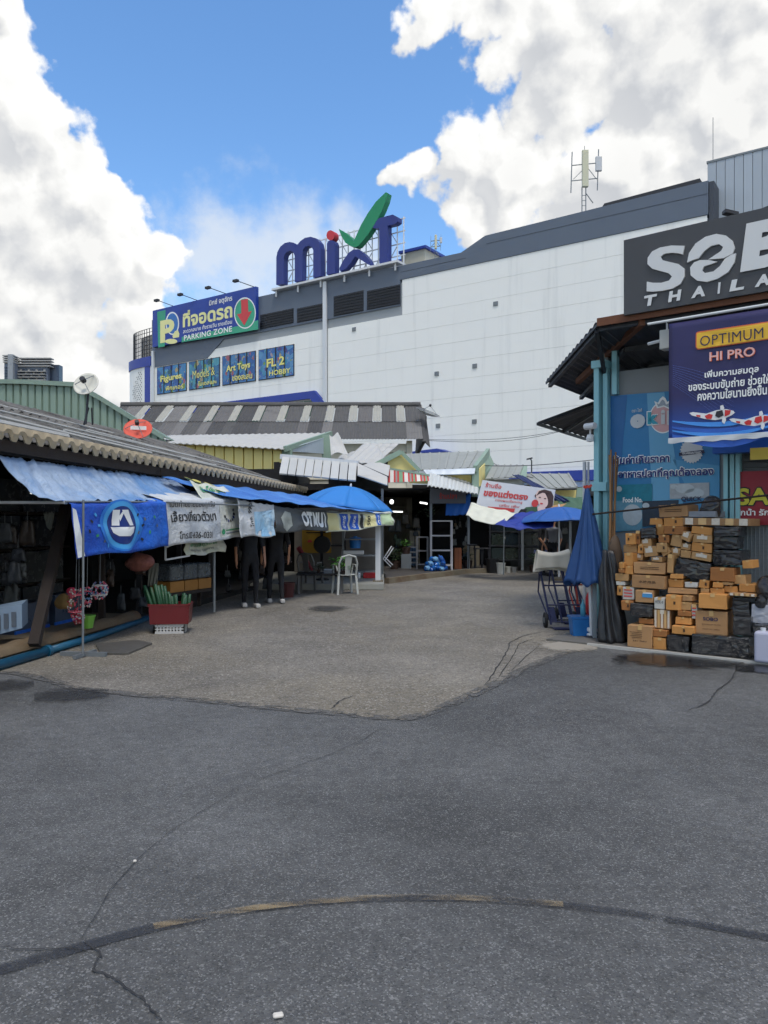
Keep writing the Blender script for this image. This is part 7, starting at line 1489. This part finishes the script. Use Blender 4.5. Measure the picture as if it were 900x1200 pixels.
def pack_row(us, vs, Y, n, cols_, where, smin=.03, smax=.09, grp='goods hanging in the dim stalls'):
    ps_ = sorted([(rng.uniform(*us), rng.uniform(*vs)) for _ in range(n)])
    for k, (u_, v_) in enumerate(ps_):
        p = P(u_, v_, Y + rng.uniform(-.25, .25)); s1_, s2_ = rng.uniform(smin, smax), rng.uniform(smin, smax) * 1.5; sd_ = rng.uniform(0, 9)
        def pf(i, j): return p + Vector(((i - .5) * 2 * s1_ * (1 - .35 * j * j) + .015 * wr(i * 3 + sd_, j * 3), .02 * wr(i * 4 + sd_, j * 4) * 2, (j - .5) * 2 * s2_ + .02 * wr(i * 3, sd_)))
        b = MB(); b.shell(pf, 6, 6, .03); o = b.build('hanging_pack', mat('stall pack %d' % cols_[k % len(cols_)][0], cols_[k % len(cols_)], .4, var=.6, scale=14, bump=.4, bscale=20), smooth=True); tag(o, 'dim pack %s from left among goods hanging %s' % (names[k], where), 'pack', grp)
        MB().tube([p + Vector((0, 0, s2_ * .9)), p + Vector((0, 0, s2_ + .12))], .004, 4).build('string', m_steel, o)
pack_row((2, 54), (606, 700), 9.7, 9, [(62, 66, 70), (44, 48, 54), (76, 80, 80), (54, 46, 40)], 'in the nearest stall', .05, .12)
pack_row((128, 172), (660, 712), 11.3, 6, [(44, 38, 34), (64, 48, 40), (50, 58, 64)], 'behind the blue banner', .04, .09)
pack_row((258, 345), (640, 690), 15.8, 12, [(52, 60, 66), (40, 46, 54), (70, 68, 62), (46, 34, 34)], 'behind the walking people', .04, .10)
pack_row((455, 500), (606, 652), 24.6, 16, [(80, 86, 90), (60, 80, 60), (100, 92, 80), (50, 54, 74)], 'deep in the hall entrance', .05, .12)
pack_row((660, 690), (622, 650), 25.2, 6, [(110, 114, 114), (74, 90, 90), (92, 78, 70)], 'behind the blue parasol', .05, .12)
pack_row((531, 549), (612, 655), 24.6, 14, [(150, 150, 146), (110, 84, 70), (90, 110, 120), (160, 140, 110)], 'right of the white shelf', .03, .07)
# red crate on white crate with green stalks
cg = G(198, 743); wc = thing('white_crate', cg, 'white slotted plastic crate under the red crate', 'crate')
def slot_crate(t, c, w_, d_, h_, m_, slots, rz=.0):
    R_ = Matrix.Rotation(rz, 3, 'Z'); L = lambda x, y, z: Vector(c) + R_ @ Vector((x, y, z))
    for (x0, y0, x1, y1) in [(-w_ / 2, 0, w_ / 2, 0), (-w_ / 2, d_, w_ / 2, d_), (-w_ / 2, 0, -w_ / 2, d_), (w_ / 2, 0, w_ / 2, d_)]:
        for z in (.02, h_ / 2, h_ - .02): MB().bar(L(x0, y0, z), L(x1, y1, z), .012, .035 if z != h_ / 2 else .014).build('rail', m_, t)
        n = slots if y0 == y1 else max(3, slots // 2)
        for k in range(n + 1): f_ = k / n; MB().bar(L(x0 + (x1 - x0) * f_, y0 + (y1 - y0) * f_, .01), L(x0 + (x1 - x0) * f_, y0 + (y1 - y0) * f_, h_ - .01), .024, .012).build('slat', m_, t)
    MB().obox(L(0, d_ / 2, .012), R_ @ Vector((w_ / 2, 0, 0)), R_ @ Vector((0, d_ / 2, 0)), (0, 0, .006)).build('base', m_, t)
slot_crate(wc, cg, .40, .30, .135, mat('crate white', (186, 186, 184), .5, var=.08), 9, .12)
rcr = thing('red_crate', cg + Vector((0, 0, .135)), 'dark red plastic crate of green stalks on the white crate', 'crate'); R_ = Matrix.Rotation(.12, 3, 'Z')
L = lambda x, y, z: cg + R_ @ Vector((x, y, z))
m_rcr = mat('crate red', (98, 15, 19), .45, var=.12, scale=4)
for (x0, y0, x1, y1) in [(-.27, -.02, .27, -.02), (-.27, .34, .27, .34), (-.27, -.02, -.27, .34), (.27, -.02, .27, .34)]:
    p, q_ = L(x0 * .94, y0, .14), L(x1 * .94, y1, .14); p2, q2 = L(x0, y0, .40), L(x1, y1, .40); n_ = (q_ - p).cross(p2 - p).normalized()
    b = MB(); b.prism([p, q_, q2, p2], n_ * .012); b.build('side', m_rcr, rcr); MB().bar(p2, q2, .035, .03).build('rim', m_rcr, rcr)
MB().obox(L(0, .16, .15), R_ @ Vector((.25, 0, 0)), R_ @ Vector((0, .17, 0)), (0, 0, .008)).build('base', m_rcr, rcr)
rng = random.Random(77); m_stk = mat('green stalk', (26, 70, 42), .5, var=.2, scale=6)
for k in range(22):
    x = -.22 + .44 * k / 21; y = rng.uniform(.04, .3); ln = rng.uniform(.18, .34) if x < .05 else rng.uniform(.10, .2); lean = -.5 * (.1 - x) if x < .1 else .05
    p = L(x, y, .24); o = MB().tube([p, p + Vector((lean * .5, 0, ln * .6)), p + Vector((lean, -.02, ln + .12))], [.024, .030, .020], 8).build('green_stalk', m_stk, smooth=True); tag(o, 'thick green stalk %s from the left in the red crate' % (names[k] if k < 20 else ['next to last', 'last'][k - 20]), 'stalk', 'green stalks in the red crate')
# metal sheet scrap on the ground by the pipe
o = MB().prism([G(112, 757) , G(160, 752), G(178, 756), G(150, 768), G(118, 768)], (0, 0, .02)).build('metal_grate', mat('grimy steel plate', (84, 82, 78), .5, var=.25, scale=6)); tag(o, 'grimy steel plate lying on the ground behind the pole foot', 'plate'); o.location.z += .008
# small litter
for k, (u_, v_) in enumerate([(326, 1194), (158, 1012)]):
    p = G(u_, v_); o = bevel(MB().obox(p + Vector((0, 0, .012)), tuple(q_ * (1, .5)[k] for q_ in (.016, .004, 0)), tuple(q_ * (1, .5)[k] for q_ in (-.003, .010, 0)), (0, 0, .006)).build('litter', mat('litter white', (206, 200, 190), .7)), .004, 1); tag(o, ['white scrap on the asphalt at the photo bottom', 'tiny pale scrap on the asphalt beside the long crack'][k], 'litter')
# ================================================================== street lamp and wires
sl = thing('street_lamp', Vector((P(621.5, 608, 36).x, 36, 0)), 'small dark street lamp before the white mall wall', 'street lamp'); p = P(623, 556, 36)
MB().tube([(p.x, 36, 0), (p.x, 36, P(623, 540, 36).z), P(621.5, 537.5, 36)], .03, 6).build('pole', m_dsteel, sl); MB().obox(P(620.5, 537.5, 36), (.13, 0, .03), (0, .06, 0), (0, 0, .035)).build('lamp_head', m_dsteel, sl)
for k, (A, B_, sg) in enumerate([(P(497, 516, 31), P(720, 486, 34), .5), (P(497, 515, 31.2), P(720, 490, 33), .35), (P(500, 540, 26), P(720, 536, 20), .2), (P(560, 530, 27), P(625, 560, 24), .15)]):
    pts_ = [A.lerp(B_, t_ / 16) - Vector((0, 0, sg * math.sin(math.pi * t_ / 16))) for t_ in range(17)]; o = MB().tube(pts_, .010, 4).build('overhead_wire', m_dsteel); tag(o, ['upper long wire sagging from the grey roof end to the right', 'lower long wire sagging beside the upper one', 'thin wire above the lane-end roofs', 'short wire dropping behind the shop banner'][k], 'wire', 'overhead wires')
# ================================================================== people
def person(base, joints, h, mats_, zcut, label, hair_m, rz=0, shoes=None, skin_m=None, cap=False):
    """joints: dict name -> (x, y, z, radius) in metres for a 1.7 m figure; one continuous skin surface"""
    t = thing('person', (0, 0, 0), label, 'person')
    E = [('pelvis', 'waist'), ('waist', 'chest'), ('chest', 'neck'), ('neck', 'head'), ('head', 'crown'), ('chest', 'sh_l'), ('sh_l', 'el_l'), ('el_l', 'wr_l'), ('wr_l', 'ha_l'), ('chest', 'sh_r'), ('sh_r', 'el_r'), ('el_r', 'wr_r'), ('wr_r', 'ha_r'),
         ('pelvis', 'hip_l'), ('hip_l', 'kn_l'), ('kn_l', 'an_l'), ('an_l', 'to_l'), ('pelvis', 'hip_r'), ('hip_r', 'kn_r'), ('kn_r', 'an_r'), ('an_r', 'to_r')]
    for s_ in 'lr':
        for k in range(5): E += [('ha_' + s_, 'f%d_%s' % (k, s_)), ('f%d_%s' % (k, s_), 'g%d_%s' % (k, s_))]
    J = dict(joints)
    for s_ in 'lr':
        hx, hy, hz, _ = J['ha_' + s_]; sg = 1 if s_ == 'l' else -1
        for k in range(5):
            if k == 4: J['f4_' + s_] = (hx - sg * .0, hy - .035, hz - .01, .010); J['g4_' + s_] = (hx, hy - .045, hz - .045, .008)
            else: J['f%d_%s' % (k, s_)] = (hx, hy - .027 + k * .018, hz - .045, .009); J['g%d_%s' % (k, s_)] = (hx - sg * .012, hy - .027 + k * .018, hz - .085 + .006 * abs(k - 1.3), .008)
    nm = list(J); me = bpy.data.meshes.new('body'); me.from_pydata([J[k][:3] for k in nm], [(nm.index(a), nm.index(b_)) for a, b_ in E], [])
    o = bpy.data.objects.new('body', me); COL.objects.link(o)
    md = o.modifiers.new('skin', 'SKIN'); md.use_smooth_shade = True
    for i, k in enumerate(nm):
        r = J[k][3]; o.data.skin_vertices[0].data[i].radius = (r, r) if k not in ('chest', 'waist', 'pelvis') else (r, r * .72)
        o.data.skin_vertices[0].data[i].use_root = (k == 'pelvis')
    sb_ = o.modifiers.new('sub', 'SUBSURF'); sb_.levels = 2; sb_.render_levels = 2
    bpy.context.view_layer.update(); ev = o.evaluated_get(bpy.context.evaluated_depsgraph_get()); m2 = bpy.data.meshes.new_from_object(ev)
    bpy.data.objects.remove(o)
    m2.materials.clear()
    for m_ in mats_: m2.materials.append(m_)
    for p in m2.polygons:
        c = p.center; i = 2
        arm = abs(c.x) > .24 and c.z > .7
        if arm: i = 1 if c.z > zcut['sleeve'] else 2
        elif c.z < zcut['ankle']: i = 2
        elif c.z < zcut['belt']: i = 0
        elif c.z < zcut['neck']: i = 1
        p.material_index = i; p.use_smooth = True
    b = bpy.data.objects.new('body', m2); COL.objects.link(b); b.parent = t
    hx, hy, hz, hr = J['head']
    hb = MB(); hb.grid(lambda i, j: Vector((hx + .098 * math.cos(2 * math.pi * i) * math.cos(.5 * math.pi * (j * 1.25 - .25)) , hy + .015 + .108 * math.sin(2 * math.pi * i) * math.cos(.5 * math.pi * (j * 1.25 - .25)), hz + .035 + .115 * math.sin(.5 * math.pi * (j * 1.25 - .25)) + (.05 if math.sin(2 * math.pi * i) < -.2 and j < .5 else 0))), 20, 8); hb.build('hair', hair_m, t, smooth=True)
    m_ink2 = mat('eye dark', (30, 24, 22), .4)
    for s_ in (-1, 1):
        MB().lathe((hx + s_ * .034, hy - .088, hz + .012), [(.004, -.008), (.011, 0), (.004, .008)], 8).build('eye', m_ink2, t); MB().lathe((hx + s_ * .088, hy + .01, hz), [(.008, -.025), (.014, 0), (.008, .025)], 8).build('ear', mats_[2], t)
    MB().prism([(hx - .014, hy - .09, hz - .025), (hx + .014, hy - .09, hz - .025), (hx, hy - .085, hz + .015)], (0, -.02, -.004)).build('nose', mats_[2], t); MB().obox((hx, hy - .088, hz - .05), (.024, 0, 0), (0, .004, 0), (0, 0, .005)).build('mouth', mat('lip', (140, 80, 74), .5), t)
    if shoes:
        for s_ in 'lr':
            ax, ay, az, _ = J['an_' + s_]; tx, ty, tz, _ = J['to_' + s_]; d = Vector((tx - ax, ty - ay, 0)).normalized(); c = Vector((ax, ay, 0)) + d * .06; sd_ = Vector((-d.y, d.x, 0)); fl_ = max(0, az - .08)
            sh = bevel(MB().obox(c + Vector((0, 0, .045 + fl_)), sd_ * .046, d * .135, (0, 0, .042)).build('shoe', shoes, t), .028, 3)
    t.location = Vector(base); t.rotation_euler = (0, 0, rz); t.scale = (h / 1.7,) * 3
    return t
def stand(stride=0.0, arm=.0):
    s_ = stride
    return {'pelvis': (0, 0, .93, .15), 'waist': (0, 0, 1.08, .135), 'chest': (0, .005, 1.30, .155), 'neck': (0, .0, 1.475, .055), 'head': (0, -.02, 1.58, .088), 'crown': (0, -.015, 1.64, .078),
            'sh_l': (.19, .0, 1.40, .058), 'el_l': (.25, .03, 1.12, .043), 'wr_l': (.26, -.05 - arm, .88, .029), 'ha_l': (.262, -.07 - arm, .81, .030), 'sh_r': (-.19, .0, 1.40, .058), 'el_r': (-.25, .03, 1.12, .043), 'wr_r': (-.26, -.05 - arm, .88, .029), 'ha_r': (-.262, -.07 - arm, .81, .030),
            'hip_l': (.09, .0, .86, .092), 'kn_l': (.10, -.02 - s_ * .5, .48, .060), 'an_l': (.10, .0 - s_, .08, .040), 'to_l': (.11, -.14 - s_, .04, .034), 'hip_r': (-.09, .0, .86, .092), 'kn_r': (-.10, -.02 + s_ * .3, .48, .060), 'an_r': (-.10, .02 + s_, .09, .040), 'to_r': (-.11, -.12 + s_, .04, .034)}
m_blkc = mat('black clothing', (22, 23, 28), .85, var=.15); m_navc = mat('charcoal clothing', (30, 34, 42), .85, var=.15); m_sk = mat('skin', (168, 120, 92), .55, var=.06); m_hairb = mat('black hair', (18, 16, 16), .5); m_shw = mat('white shoe', (176, 174, 170), .6, var=.08); m_shg = mat('grey shirt', (110, 112, 116), .8, var=.12)
ZC = {'sleeve': 1.12, 'ankle': .075, 'belt': 1.0, 'neck': 1.455}
g = G(293, 712); person((g.x, g.y, .0), stand(.05), 1.66, [m_blkc, m_navc, m_sk], ZC, 'person in dark clothes and white shoes walking under the awning', m_hairb, rz=math.radians(20), shoes=m_shw)
g = G(328, 708); person((g.x - .1, g.y + .15, .0), stand(.12), 1.68, [m_blkc, m_blkc, m_sk], ZC, 'person in black with one white shoe visible beside the red bucket', m_hairb, rz=math.radians(200), shoes=m_shw)
g = G(638, 671); person((P(636, 600, 21.6).x, 21.6, .005), stand(.0, .12), 1.62, [m_blkc, m_blkc, m_sk], ZC, 'person in black standing behind the cloth-covered hand trucks', m_hairb, rz=math.radians(60), shoes=m_blkc)
person((P(648, 600, 21.3).x, 21.3, .005), stand(.02, .1), 1.60, [m_blkc, m_shg, m_sk], ZC, 'dark-haired person in grey top under the open blue parasol', m_hairb, rz=math.radians(-40), shoes=m_blkc)
